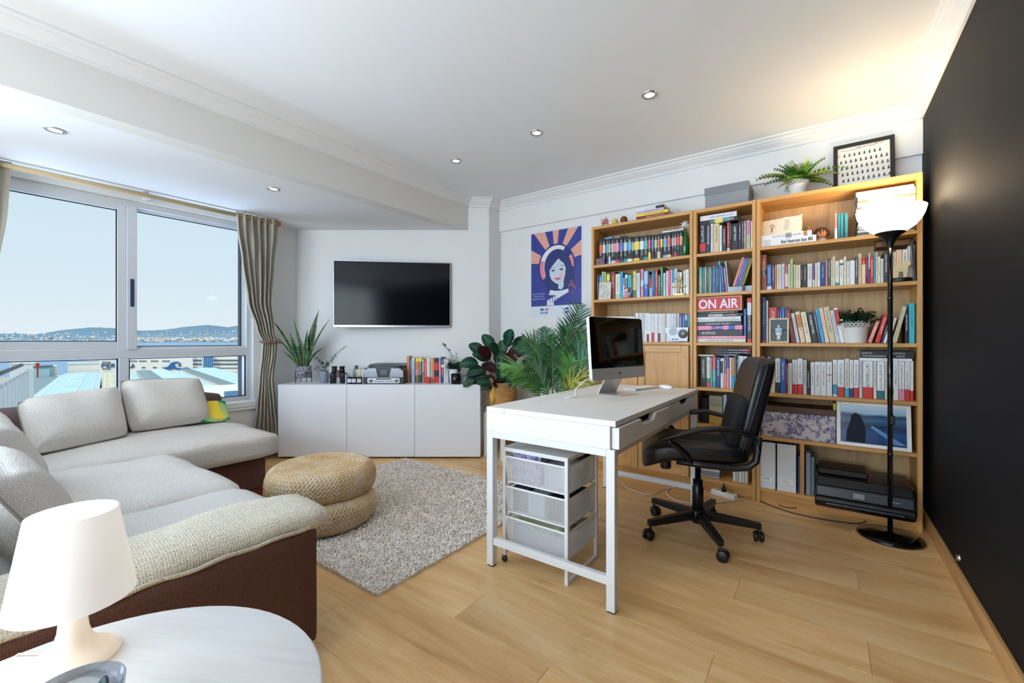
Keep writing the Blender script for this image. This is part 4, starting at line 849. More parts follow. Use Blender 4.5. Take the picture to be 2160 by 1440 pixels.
# bottom: binders, notebooks, printer
for k, (a, b, tx, lab) in enumerate(((121, 240, 'TETE', 'white magazine file labelled TETE, left of two'), (249, 376, 'T.VOC', 'white magazine file beside the spiral notebooks, right of two'))):
    x0, _ = ony(1560+a/3.13, 3.31); x1, _ = ony(1560+b/3.13, 3.31); w_ = x1-x0-.003
    bi = thing('magazine_file', lab, 'file', (x0, 3.306, .0965)); h_ = .305
    m = MB(); m.box((0, 0, 0), (w_, .004, h_)); m.box((0, .004, 0), (.003, .24, h_)); m.box((w_-.003, .004, 0), (w_, .24, h_)); m.box((.003, .004, 0), (w_-.003, .24, .003)); m.box((0, .236, 0), (w_, .24, h_)); obj('case', m, plain('#dfe2e4', .6), bi)
    m = MB()
    for j in range(9): m.box((.008+(w_-.02)*j/9, .02, .004), (.008+(w_-.02)*j/9+.004, .22, h_+.012*((j*5) % 3)/2-.004))
    obj('papers', m, plain('#8d8a88', .8, vary=.5), bi, kind='stuff')
    obj('label_slip', MB().box((.012, -.0012, .052), (w_-.012, 0, .076)), plain('#f2f2f0', .7), bi)
    lettering('label_text', tx, .02, DARK, bi, (w_*.45, -.0016, .064), (PI/2, 0, 0), width=w_*.42, height=.010, depth=.0003)
m = MB()
def notebook(label, px0, px1, pyt, col, zb=.0965, y=3.315):
    x0, t0 = ony(px0, y); x1, _ = ony(px1, y); h = H+(718-pyt)*t0-zb; t_ = thing('spiral_notebook', label, 'notebook', (x0, y, zb)); w_ = x1-x0-.001
    obj('pages', MB().box((0, .004, 0), (w_, .17, h)), plain(col, .6), t_)
    m = MB()
    for k in range(int(h/.009)): z_ = .006+.009*k; m.tube([(w_/2+w_*.42*math.cos(a), .004+.005*math.sin(a), z_) for a in [2*PI*j/7 for j in range(7)]], .0009, 4, closed=True)
    obj('spiral', m, plain('#aab0b6', .3, .8), t_, kind='stuff')
notebook('dark blue spiral notebook left of the wooden support', 1683, 1690.5, 962, '#1f3a6e'); notebook('grey-blue spiral notebook touching the wooden support on its left', 1691, 1694, 966, '#3c5488')
notebook('light grey thick spiral notebook right of the wooden support', 1700.5, 1710, 955, '#9aa6b4'); notebook('slim grey spiral notebook beside the printer', 1711, 1718, 964, '#76828e')
pr = thing('printer', 'black inkjet printer on the bottom shelf behind the floor lamp', 'printer', (.185, 3.27, .0966)); pk = plain('#0e0f12', .28, vary=.05); pk2 = plain('#1c2029', .3)
W2 = .222
def pr_prism(poly, x0, x1): return MB().prism([(y_, z_) for y_, z_ in poly], x0, x1, M=Matrix(((0, 0, 1, 0), (1, 0, 0, 0), (0, 1, 0, 0), (0, 0, 0, 1))))
obj('base', pr_prism([(-.13, 0), (-.165, .02), (-.175, .055), (-.16, .068), (.20, .068), (.20, 0)], -W2, W2), pk, pr, bevel=.014, seg=4)
obj('front_panel', pr_prism([(-.160, .068), (-.150, .130), (.19, .130), (.19, .068)], -W2+.004, W2-.004), pk2, pr, bevel=.010, seg=4)
obj('scanner_lid', pr_prism([(-.148, .131), (-.120, .172), (.18, .178), (.19, .131)], -W2+.002, W2-.002), pk, pr, bevel=.012, seg=4)
obj('document_feeder', pr_prism([(-.06, .178), (-.04, .205), (.15, .210), (.17, .178)], -W2+.02, .03), pk, pr, bevel=.008, seg=3)
obj('tray_lip', pr_prism([(-.178, .030), (-.190, .036), (-.188, .044), (-.174, .046)], -W2+.05, W2-.05), plain('#2c3038', .2), pr, bevel=.003)
Mp = Matrix.Translation((-.0, -.1575, .099)) @ Matrix.Rotation(rad(81), 4, 'X')
obj('screen_bezel', MB().box((-.062, -.022, 0), (.022, .022, .0015), M=Mp), pk, pr); obj('screen', MB().box((-.044, -.013, .001), (.006, .015, .0025), M=Mp), plain('#7c8488', .2), pr)
o = lettering('model_lettering', 'OfficeJet', .02, plain('#b8bcc2', .4), pr, None, None, width=.045, height=.008, depth=.0003); o.matrix_basis = Matrix.Translation((.135, -.1585, .098)) @ Matrix.Rotation(rad(81), 4, 'X')
obj('sticker', MB().box((.148, -.1765, .030), (.166, -.1755, .042)), plain('#9cc4bc', .5), pr)
# lower niches of the narrow bookcase
def boxthing(name, label, cat, px0, px1, py0, py1, y, depth, mat, zb=None, bevel=.002):
    a, t0 = ony(px0, y); b, _ = ony(px1, y); z0 = H+(718-py1)*t0 if zb is None else zb; z1 = H+(718-py0)*t0
    o = obj(name, MB().box((0, 0, 0), (b-a-.001, depth, z1-z0-.0006)), mat, bevel=bevel, loc=(a, y, z0+.0004)); tag(o, label, cat); return o, z1
boxthing('folder', 'black upright folder at the left of the fifth niche', 'folder', 1478, 1494, 838, 885, 3.36, .2, DARK, .478)
zq = .478
for k, (c, yy, lab) in enumerate((('#b89a44', 874, 'mustard coloured box at the bottom of the niche pile'), ('#b9b194', 855, 'beige cardboard box in the middle of the niche pile'), ('#a8a28a', 834, 'grey-beige cardboard box topmost in the niche pile'))):
    o, zq = boxthing('cardboard_box', lab, 'box', 1495.5, 1524, yy, 0, 3.35, .18, plain(c, .8), zq)
boxthing('binder', 'slim pale blue binder right of the cardboard boxes in the niche', 'binder', 1525.5, 1533, 832, 0, 3.35, .2, plain('#b4c4dc', .6), .478)
zq = .0965
for k in range(8):
    o, zq2 = boxthing('paper_stack', 'bundle of papers, %s from the bottom of the lowest niche pile' % nth(k+1), 'papers', 1478, 1518, 1000-9.6*k, 0, 3.33, .2, plain(['#b8b4ae', '#8d8d92', '#d0ccc4', '#a8a49c', '#c8c8cc', '#8c8890', '#b4b4bc', '#c8c4cc'][k], .8, vary=.15), zq, .001); zq = zq2
o, zq2 = boxthing('book', 'grey-brown closed book resting on the paper pile, lowest niche', 'book', 1484, 1516, 918, 0, 3.345, .16, plain('#8a7c70', .7), zq)
cable = MB(); cx, _ = ony(1482, 3.34); cable.tube([(cx+.05*math.cos(a)+.06, 3.35+.03*math.sin(a), zq2+.012+.02*math.sin(a*1.5)**2) for a in [k*.35 for k in range(24)]], .004, 7); tag(obj('cable_coil', cable, BLACKP), 'coil of black cable on the paper pile in the lowest niche', 'cable')
for k in range(5): boxthing('book', 'white spine, %s from left at the right of the lowest niche' % nth(k+1), 'book', 1546+6.4*k, 1552+6.4*k, 990+2*(k % 2), 0, 3.33, .16, plain(['#d8d8d4', '#b8b8b4', '#e0ddd2', '#c4c8cc', '#d8d4b8'][k], .7), .0965, .001)
# ------------------------------------------------------------------ desk
DX0, DX1, DY0, DY1 = -1.305, -.660, 1.602, 2.985
dk_m, t = base('white_desk', '#e6e4e0', .45); v = t.coord('Object', (1, .25, 1)); t.bump(t.noise(v, 60, 3), .05, .001)
steel = plain('#e2e1df', .35, vary=.01)
desk = thing('desk', 'white desk with two drawers and steel legs in front of the bookcases', 'desk', (DX0, DY0, 0)); w_, L = DX1-DX0, DY1-DY0
obj('tabletop', MB().box((.105, 0, .737), (w_+.004, L, .760)), dk_m, desk, bevel=.0015)
m = MB(); m.box((0, 0, .737), (.1035, L, .760)); rs = obj('rear_strip', m, dk_m, desk, bevel=.0015)
obj('cable_slot', MB().box((.030, .62, .7601), (.034, 1.02, .7606)), plain('#8d8a85', .6), rs)
for (a, b, n) in (((0, 0, .645), (w_-.02, .018, .7365), 'side_panel'), ((0, L-.018, .645), (w_-.02, L, .7365), 'side_panel'), ((0, .018, .645), (.018, L-.018, .7365), 'back_panel'), ((.018, .018, .645), (w_-.02, L-.018, .655), 'case_bottom')): obj(n, MB().box(a, b), dk_m, desk, bevel=.001)
obj('center_divider', MB().box((.018, L/2-.008, .655), (w_-.03, L/2+.008, .7365)), dk_m, desk)
for k in range(2):
    y0 = .012+k*(L/2-.008); y1 = y0+L/2-.016; yc = (y0+y1)/2
    pf = [(y0, .647), (y1, .647), (y1, .732), (yc+.125, .732), (yc+.090, .703), (yc-.060, .703), (yc-.085, .732), (y0, .732)]
    d_ = obj('drawer', MB().prism(pf, w_-.018, w_+(.014 if k == 0 else .002), M=Matrix(((0, 0, 1, 0), (1, 0, 0, 0), (0, 1, 0, 0), (0, 0, 0, 1)))), dk_m, desk, bevel=.0025, seg=3)
    obj('drawer_box', MB().box((.12, y0+.02, .657), (w_-.019, y1-.02, .700)), plain('#5a5650', .8), d_)
s = .036
fm = MB()
for yy in (0, L-s):
    obj('end_rail', MB().box((s, yy, .615), (w_-s, yy+s*.7, .6445)), steel, desk, bevel=.002)
    for xx in (0, w_-s): lg = obj('leg', MB().box((xx, yy, .006), (xx+s, yy+s, .6445)), steel, desk, bevel=.002); obj('foot_pad', MB().box((xx+.003, yy+.003, 0), (xx+s-.003, yy+s-.003, .006)), BLACKP, lg)
    obj('stretcher', MB().box((s, yy+.004, .105), (w_-s, yy+s-.006, .138)), steel, desk, bevel=.002)
for xx in (0, w_-s): obj('long_rail', MB().box((xx+.004, s, .618), (xx+s-.004, L-s, .6445)), steel, desk, bevel=.002)
# ------------------------------------------------------------------ computer
P1, P2 = Vector((-1.035, 2.185, 0)), Vector((-.905, 2.665, 0)); dv = (P2-P1).normalized(); az = math.atan2(dv.y, dv.x)
W2 = (P2-P1).length/2; ctr = (P1+P2)/2
cp = thing('desktop_computer', 'silver all-in-one desktop computer with a black screen on the desk', 'computer', (ctr.x, ctr.y, .7606), az)
al = plain('#c2bfb9', .38, .65, vary=.02); T = Matrix.Translation((0, 0, .09)) @ Matrix.Rotation(rad(-4), 4, 'X'); XZ = lambda M: M @ Matrix.Rotation(PI/2, 4, 'X')
hh = .362
obj('housing', MB().prism(rrect(2*W2, hh, .016, 5, 0, hh/2), -.014, .006, M=XZ(T)), plain('#d9d8d4', .35, .3), cp, bevel=.002)
chin = [(-W2+.0, .016), (-W2+.016, 0), (W2-.016, 0), (W2, .016), (W2, .068), (-W2, .068)]
obj('chin', MB().prism([(-W2+.001, .017)]+[(-W2+.017-.016*math.cos(a), .017-.016*math.sin(a)) for a in [PI/8*k for k in range(5)]]+[(W2-.017+.016*math.sin(a), .017-.016*math.cos(a)) for a in [PI/8*k for k in range(5)]]+[(W2-.001, .066), (-W2+.001, .066)], .0062, .0082, M=XZ(T)), al, cp)
sc_ = [(-W2+.002, .068), (W2-.002, .068)]+[(W2-.018+.016*math.cos(a), hh-.018+.016*math.sin(a)) for a in [PI/8*k for k in range(5)]]+[(-W2+.018-.016*math.sin(a), hh-.018+.016*math.cos(a)) for a in [PI/8*k for k in range(5)]]
scm, t = base('screen_glass', '#020203', .06); t.bsdf.inputs['Specular IOR Level'].default_value = .35
obj('screen', MB().prism(sc_, .0062, .0084, M=XZ(T)), scm, cp)
lg = MB(); body = []
for a in range(0, 360, 15):
    r_ = .0085*(1-.10*math.exp(-((a-90)/22)**2)-.06*math.exp(-((a-270)/20)**2)); body.append((r_*math.cos(rad(a))*.96, r_*math.sin(rad(a))))
body = [(x, y) if not (x > .0045 and abs(y-.002) < .0042) else (.0048, y) for x, y in body]
lg.prism(body, .0083, .0086, M=XZ(T @ Matrix.Translation((0, 0, .034)))); lg.prism([(0, .0095), (.003, .0105), (.0045, .0140), (.001, .0125)], .0083, .0086, M=XZ(T @ Matrix.Translation((0, 0, .034))))
obj('logo', lg, plain('#0a0a0a', .4, vary=0), cp)
sp_ = [(-.075, 0), (-.072, .003), (.085, .003), (.060, .05), (.030, .10), (.012, .16), (.018, .162), (.036, .104), (.067, .052), (.095, .008), (.09, 0)]
obj('stand', MB().prism([(a, b) for a, b in sp_], -.085, .085, M=Matrix(((0, 0, 1, 0), (1, 0, 0, 0), (0, 1, 0, 0), (0, 0, 0, 1)))), plain('#cfcdc9', .3, .6), cp, bevel=.002, weld=True)
# keyboard and mouse (front of the computer is local -y)
K = cp.matrix_basis
def onDesk(px, py): return onz(px, py, .7606)
kc = Vector((-.985, 2.785, 0)); kb = thing('keyboard', 'slim white keyboard in front of the computer', 'keyboard', (kc.x+.02, kc.y, .7606), az)
obj('base', MB().prism(rrect(.275, .112, .008, 4), 0, .009), al, kb, bevel=.001)
m = MB()
for r_ in range(5):
    for c in range(13): m.box((-.130+.020*c, -.048+.0196*r_, .0092), (-.130+.020*c+.0175, -.048+.0196*r_+.0172, .0112))
obj('keys', m, plain('#f4f4f2', .5, vary=.01), kb, bevel=.001, kind='stuff')
mc = Vector((-.845, 2.915, 0)); ms = thing('computer_mouse', 'white computer mouse beyond the keyboard', 'mouse', (mc.x, mc.y, .7606), az)
obj('shell', MB().grid(lambda u, v_: (.029*math.sin(PI*v_*.5)*math.cos(2*PI*u), .056*math.sin(PI*v_*.5)*math.sin(2*PI*u), .004+.019*math.cos(PI*v_*.5)), 24, 8, closeu=True), plain('#f4f4f4', .2, vary=0), ms); obj('underside', MB().prism([(.028*math.cos(a), .054*math.sin(a)) for a in [2*PI*k/24 for k in range(24)]], 0, .005), al, ms)
cb = MB(); cb.tube([(P1.x-.03, P1.y+.06, .86), (P1.x-.055, P1.y+.03, .85), (P1.x-.10, P1.y+.0, .80), (P1.x-.09, P1.y-.02, .77), (P1.x-.075, P1.y-.03, .7636), (P1.x-.11, P1.y-.10, .7636)], .0028, 8)
tag(obj('cable', cb, WPAINT), 'white cable hanging from the computer onto the desk', 'cable')

# ------------------------------------------------------------------ mesh drawer unit under the desk
def meshmat():
    m = bpy.data.materials.new('perforated_metal'); m.use_nodes = True; t = NT(m); t.bsdf.inputs['Base Color'].default_value = srgb('#e8e8e8'); t.bsdf.inputs['Roughness'].default_value = .4
    return m
MM = meshmat()
dux0, dux1, duy0, duy1 = -1.262, -.905, 1.672, 1.985
du = thing('drawer_trolley', 'white metal mesh three-drawer trolley on the floor under the desk', 'drawers', (dux0, duy0, 0)); w_, d_ = dux1-dux0, duy1-duy0; HT = .560; p = .0165
for (a, b) in ((0, 0), (w_-p, 0), (0, d_-p), (w_-p, d_-p)):
    bt_ = .036 if a == 0 else 0
    obj('post', MB().box((a, b, bt_), (a+p, b+p, HT-.0045)), steel, du, bevel=.001)
obj('top_tray', MB().box((0, 0, HT-.0042), (w_, d_, HT)), MM, du)
for a, b in (((p, 0, HT-.018), (w_-p, .004, HT-.0045)), ((p, d_-.004, HT-.018), (w_-p, d_, HT-.0045)), ((0, p, HT-.018), (.004, d_-p, HT-.0045)), ((w_-.004, p, HT-.018), (w_, d_-p, HT-.0045)), ((w_-p, p, .0), (w_, d_-p, .014)), ((0, p, .045), (p, d_-p, .058))): obj('frame_rail', MB().box(a, b), steel, du, bevel=.001)
for b in (.004, d_-p+.004):
    c = obj('caster', MB().lathe([(0, -.006), (.014, -.006), (.016, -.003), (.016, .003), (.014, .006), (0, .006)], 16, cap=False, M=Matrix.Translation((.006, b+.004, .016)) @ Matrix.Rotation(PI/2, 4, 'X')), BLACKP, du)
    obj('caster_fork', MB().box((.002, b-.004, .020), (.011, b+.012, .037)), plain('#77797c', .3, .7), c)
def meshwall(m, o, u, v_, nu, nv, r_=.00075):
    """woven diamond mesh of flat strands between corner o and the vectors u, v_"""
    o, u, v_ = Vector(o), Vector(u), Vector(v_); n = u.cross(v_).normalized()*.0006; A = u.length; B = v_.length; U = u.normalized(); V = v_.normalized(); s_ = A/nu; t_ = B/nv
    K = s_/t_
    for sg in (1, -1):
        k = -nv
        while k < nu+nv:
            x0, y0 = k*s_, 0.0; x1, y1 = k*s_+sg*nv*s_*1.0, B
            if sg < 0: x0 += 0
            # clip to the panel
            def cl(xa, ya, xb, yb):
                if xb == xa: return None
                ts = [0, 1]
                for X in (0, A):
                    t_ = (X-xa)/(xb-xa)
                    if 0 < t_ < 1: ts.append(t_)
                ts.sort(); best = None
                for i in range(len(ts)-1):
                    tm = (ts[i]+ts[i+1])/2; xm = xa+(xb-xa)*tm
                    if 0 < xm < A: best = (ts[i], ts[i+1])
                return best
            c = cl(x0, y0, x1, y1)
            if c:
                a = (x0+(x1-x0)*c[0], y0+(y1-y0)*c[0]); b = (x0+(x1-x0)*c[1], y0+(y1-y0)*c[1])
                pa = o+U*a[0]+V*a[1]; pb = o+U*b[0]+V*b[1]; d = (pb-pa).normalized(); sd = d.cross(n).normalized()*r_
                e = n*(.6 if sg > 0 else -.6)
                m.add([pa+sd+e+n, pb+sd+e+n, pb-sd+e+n, pa-sd+e+n, pa+sd+e-n, pb+sd+e-n, pb-sd+e-n, pa-sd+e-n], [(0, 1, 2, 3), (7, 6, 5, 4), (0, 4, 5, 1), (3, 2, 6, 7)])
            k += 1
drs = ((.395, .120), (.250, .120), (.105, .118))
for k, (z0, hgt) in enumerate(drs):
    z1 = z0+hgt; q = .004; i0, i1, j0, j1 = .019, w_-.019+.014, .006, d_-.006
    rim = MB()
    rim.tube([(i0, j0, z1), (i1, j0, z1), (i1, j1, z1), (i0, j1, z1)], .0050, 6, closed=True, smooth=False)
    rim.tube([(i0+.006, j0+.004, z0), (i1-.006, j0+.004, z0), (i1-.006, j1-.004, z0), (i0+.006, j1-.004, z0)], .0038, 6, closed=True, smooth=False)
    for a, b in ((i0, j0), (i1, j0), (i1, j1), (i0, j1)): rim.tube([(a, b, z1), (a+(.006 if a == i0 else -.006), b+(.004 if b == j0 else -.004), z0)], .0038, 6)
    dr = obj('drawer', rim, steel, du)
    m = MB(); nx, ny, nz = 40, 36, 14
    meshwall(m, (i0+.004, j0+.003, z0+.004), (i1-i0-.008, 0, 0), (0, 0, hgt-.006), nx, nz); meshwall(m, (i1-.004, j0+.004, z0+.004), (0, j1-j0-.008, 0), (0, 0, hgt-.006), ny, nz)
    meshwall(m, (i0+.004, j1-.003, z0+.004), (i1-i0-.008, 0, 0), (0, 0, hgt-.006), nx//2, nz//2); meshwall(m, (i0+.004, j0+.004, z0+.004), (0, j1-j0-.008, 0), (0, 0, hgt-.006), ny//2, nz//2)
    obj('mesh_sides', m, MM, dr, kind='stuff'); obj('mesh_floor', MB().box((i0+.006, j0+.006, z0), (i1-.006, j1-.006, z0+.002)), MM, dr)
wx = lambda x: dux0+x
def stuffbox(name, label, a, b, col, cat='box', rot=None, bump=.2, z=0):
    c = ((a[0]+b[0])/2, (a[1]+b[1])/2, a[2]); o = obj(name, MB().box((a[0]-c[0], a[1]-c[1], 0), (b[0]-c[0], b[1]-c[1], b[2]-a[2])), plain(col, .7, vary=.15, bump=bump, scale=60), loc=(dux0+c[0], duy0+c[1], c[2]), rot=rot, bevel=.003); return tag(o, label, cat)
pbx = stuffbox('patterned_box', 'purple patterned box in the top mesh drawer', (.035, .03, .399), (.20, .20, .535), '#6f6190')
mm, t = base('purple_pattern', '#6f6190', .7); n = t.noise(t.coord('Object'), 90, 3, .7); t.link(t.ramp(n, [(.4, srgb('#3c2f5c')), (.55, srgb('#a79cc0'))]), t.bsdf.inputs['Base Color']); pbx.data.materials.clear(); pbx.data.materials.append(mm)
stuffbox('paper_folder', 'white papers lying in the top mesh drawer', (.205, .05, .399), (.33, .27, .50), '#b4b6ba', 'papers'); stuffbox('black_pouch', 'black pouch in the back of the top mesh drawer', (.22, .20, .5005), (.335, .28, .53), '#241f1e', 'pouch')
stuffbox('blue_folder', 'dark blue folder in the middle mesh drawer', (.04, .03, .254), (.13, .27, .368), '#22344e', 'folder'); stuffbox('white_papers', 'white papers in the middle mesh drawer', (.135, .02, .254), (.225, .27, .360), '#a4acb4', 'papers')
stuffbox('black_pouch', 'black pouch at the right of the middle mesh drawer', (.23, .03, .254), (.335, .27, .352), '#17161a', 'pouch')
stuffbox('white_papers', 'pale papers filling the bottom mesh drawer', (.04, .03, .109), (.33, .27, .185), '#a8a0ac', 'papers')
cl = MB().grid(lambda u, v_: (.04+.29*u, .03+.24*v_, .195+.025*noise.noise(Vector((u*4, v_*4, 1)))+.012*math.sin(u*9+v_*4)), 26, 22)
tag(obj('map_sheet', cl, plain('#c2c6a2', .8, vary=.25), loc=(dux0, duy0, 0), solid=.004), 'crumpled pale green paper in the bottom mesh drawer', 'papers')

# ------------------------------------------------------------------ office chair (local +x is forward, +y the side near the camera)
CH = thing('office_chair', 'black leather office chair with armrests and castors at the desk', 'chair', (-.565, 2.56, 0), rad(199.5))
lea, t = base('black_leather', '#0b0c10', .38); t.bump(t.noise(t.coord('Object'), 240, 3), .12, .0008); fab = fabric('#08090c', '#101218', weave=500, strength=.3); plast = plain('#0d0d0f', .4, bump=.1, scale=400)
def superpad(cx, cz, lx, ly, lz, ex=4, fn=None, nu=28, nv=14):
    def f(u, v_):
        a = 2*PI*u; b = PI*(v_-.5)
        c_, s_ = math.cos(a), math.sin(a); cb_, sb_ = math.cos(b), math.sin(b); pw = lambda q: math.copysign(abs(q)**(2/ex), q)
        x = lx*pw(c_)*pw(cb_); y = ly*pw(s_)*pw(cb_); z = lz*pw(sb_); x, y, z = (fn(x, y, z) if fn else (x, y, z)); return (cx+x, y, cz+z)
    return MB().grid(f, nu, nv, closeu=True)
def sf(x, y, z):
    t_ = max(0, (x-.10)/.17); return (x+.0, y*(1-.06*max(0, t_)), z*(1+.45*t_)-.065*t_*t_+.010*(y/.24)**2)
obj('seat', superpad(.035, .485, .265, .235, .050, 5, sf, 40, 18), lea, CH)
obj('seat_cloth', superpad(.0, .507, .17, .19, .030, 5, lambda x, y, z: (x, y, z), 36, 14), fab, CH)
def bfn(z0, z1, x0, x1):
    return lambda y, z: 0
def backpad(za, zb, wa, wb, xa, xb, th, mat, name, ex=5):
    def f(u, v_):
        a = 2*PI*u; b = PI*(v_-.5); pw = lambda q: math.copysign(abs(q)**(2/ex), q)
        y = pw(math.cos(a))*pw(math.cos(b)); zz = pw(math.sin(a))*pw(math.cos(b)); x = pw(math.sin(b)); tt = (zz+1)/2
        w__ = wa+(wb-wa)*tt; return (xa+(xb-xa)*tt+th*x-.03*math.sin(PI*tt)*0+.02*(y*y), y*w__, za+(zb-za)*tt)
    return obj(name, MB().grid(f, 44, 18, closeu=True), mat, CH)
backpad(.47, .985, .205, .215, -.205, -.318, .047, lea, 'backrest', 6)
backpad(.50, .775, .150, .175, -.172, -.232, .036, fab, 'backrest_cloth', 6)
for s in (-1, 1):
    m = MB(); m.tube([(-.205-.118*t_+.026, s*(.206+.008*t_), .50+.47*t_) for t_ in [k/12 for k in range(13)]], .0035, 6)
    obj('piping', m, plain('#1c1d22', .3), CH)
for s in (1, -1):
    y_ = s*.232
    obj('side_bracket', MB().tube([(.13, y_, .455), (.0, y_, .445), (-.14, y_, .440), (-.200, y_, .448), (-.235, y_, .480), (-.243, y_*.97, .53), (-.250, y_*.94, .60)], .024, 10, flat=.7), plast, CH)
    arm = obj('armrest', MB().tube([(.235, y_*1.15, .555), (.20, y_*1.17, .575), (.13, y_*1.18, .597), (.03, y_*1.18, .630), (-.08, y_*1.17, .642), (-.17, y_*1.12, .622), (-.235, y_*1.04, .592)], [.012, .022, .026, .026, .026, .022, .012], 12, flat=.55), plast, CH)
    obj('arm_support', MB().tube([(.17, y_*1.17, .580), (.165, y_*1.17, .56), (.13, y_*1.12, .54), (.085, y_*1.06, .49), (.06, y_*1.02, .45)], [.018, .022, .024, .023, .020], 10, flat=.7), plast, arm)
    for (bx, bz) in ((.065, .452), (-.11, .441), (-.243, .53), (-.247, .575)): obj('bolt', MB().lathe([(0, .004), (.006, .004), (.008, 0)], 12, cap=False, M=Matrix.Translation((bx, y_+s*.0225, bz)) @ Matrix.Rotation(-s*PI/2, 4, 'X')), plain('#3a3b3e', .2, .9), CH)
obj('mechanism', MB().box((-.09, -.07, .405), (.10, .07, .442)), plast, CH, bevel=.006); obj('tilt_knob', MB().lathe([(.026, -.05), (.030, -.045), (.030, .0), (.022, .01)], 16, M=Matrix.Translation((.17, .0, .400))), plast, CH, bevel=.002)
obj('under_plate', MB().box((-.12, -.12, .438), (.19, .12, .452)), plast, CH, bevel=.003)
obj('gas_column', MB().lathe([(.030, .085), (.030, .26), (.026, .265), (.026, .30), (.015, .302), (.015, .410)], 20), plain('#101012', .3, .3), CH)
obj('hub', MB().lathe([(.030, .062), (.040, .07), (.044, .125), (.034, .14)], 20), plast, CH)
for k in range(5):
    a = rad(-130+72*k)-CH.rotation_euler.z; c, s = math.cos(a), math.sin(a); M = Matrix.Rotation(a, 4, 'Z')
    obj('base_leg', MB().add([(.03, -.022, .085), (.03, .022, .085), (.31, .016, .072), (.31, -.016, .072), (.03, -.022, .130), (.03, .022, .130), (.31, .016, .104), (.31, -.016, .104)], [(0, 3, 2, 1), (4, 5, 6, 7), (0, 1, 5, 4), (1, 2, 6, 5), (2, 3, 7, 6), (3, 0, 4, 7)], M=M), plain('#121214', .35, .2), CH, bevel=.005, seg=3)
    ws = M @ Matrix.Translation((.300, 0, .028)); j = rad(37*k+20); W_ = ws @ Matrix.Rotation(j, 4, 'Z') @ Matrix.Translation((.012, 0, 0))
    ca = MB()
    for s2 in (-1, 1): ca.lathe([(0, -.009), (.024, -.009), (.028, -.005), (.028, .006), (.024, .009), (0, .009)], 18, cap=False, M=W_ @ Matrix.Translation((0, s2*.014, 0)) @ Matrix.Rotation(PI/2, 4, 'X'))
    o = obj('caster', ca, plast, CH, kind='stuff'); o['kind'] = 'stuff'; del o['kind']
    obj('caster_hood', MB().box((-.022, -.006, -.004), (.016, .006, .034), M=W_).lathe([(.006, .0), (.006, .05)], 10, M=ws), plast, o, bevel=.003)

# ------------------------------------------------------------------ floor lamp
FL = thing('floor_lamp', 'black floor lamp with a lit white bowl shade by the dark wall', 'lamp', (.300, 3.118, 0)); gb_ = plain('#08080a', .12, vary=0)
obj('base', MB().lathe([(0, 0), (.142, 0), (.146, .006), (.140, .014), (.09, .020), (.03, .024), (.014, .030), (0, .031)], 48, cap=False), gb_, FL)
obj('pole', MB().lathe([(.0115, .03), (.0115, 1.60)], 16), gb_, FL)
for z_ in (.45, .88, 1.30): obj('pole_joint', MB().lathe([(.0125, z_), (.013, z_+.002), (.013, z_+.012), (.0125, z_+.014)], 16), plain('#2a2a2e', .3, .5), FL)
obj('cone', MB().lathe([(.0125, 1.58), (.016, 1.60), (.026, 1.625), (.045, 1.648), (.064, 1.660), (.066, 1.664), (.060, 1.664), (.02, 1.63)], 32, cap=False), plain('#1c1a18', .35, .4), FL)
shm = bpy.data.materials.new('opal_shade'); shm.use_nodes = True; t = NT(shm); t.bsdf.inputs['Base Color'].default_value = (.95, .9, .82, 1); t.bsdf.inputs['Roughness'].default_value = .3; t.bsdf.inputs['Emission Color'].default_value = (1, .88, .68, 1); t.bsdf.inputs['Emission Strength'].default_value = 1.5
obj('shade', MB().lathe([(.050, 1.662), (.075, 1.672), (.105, 1.695), (.128, 1.725), (.142, 1.757), (.150, 1.792), (.1475, 1.794), (.139, 1.758), (.125, 1.728), (.103, 1.700), (.074, 1.677), (.050, 1.668)], 48, cap=False), shm, FL)
obj('bulb', MB().ball((0, 0, 1.735), .028, 16), glow('#fff0d0', 5), FL)
cd_ = [(.012, -.012, .86), (.018, -.014, .80), (.010, -.014, .70), (.019, -.013, .66), (.021, -.012, .63), (.010, -.014, .60), (.008, -.014, .45), (.010, -.014, .30), (.010, -.013, .035)]
obj('cord', MB().tube([(x*.7-.002, y*.8-.004, z) for x, y, z in cd_], .003, 6), BLACKP, FL); obj('foot_switch', MB().box((-.004, -.028, .62), (.018, -.012, .67)), BLACKP, FL, bevel=.004)
l = light('floor_lamp_bulb', 'POINT', (.300, 3.118, 1.80), (0, 0, 0), 14, (1, .80, .54), shadow_soft_size=.08)

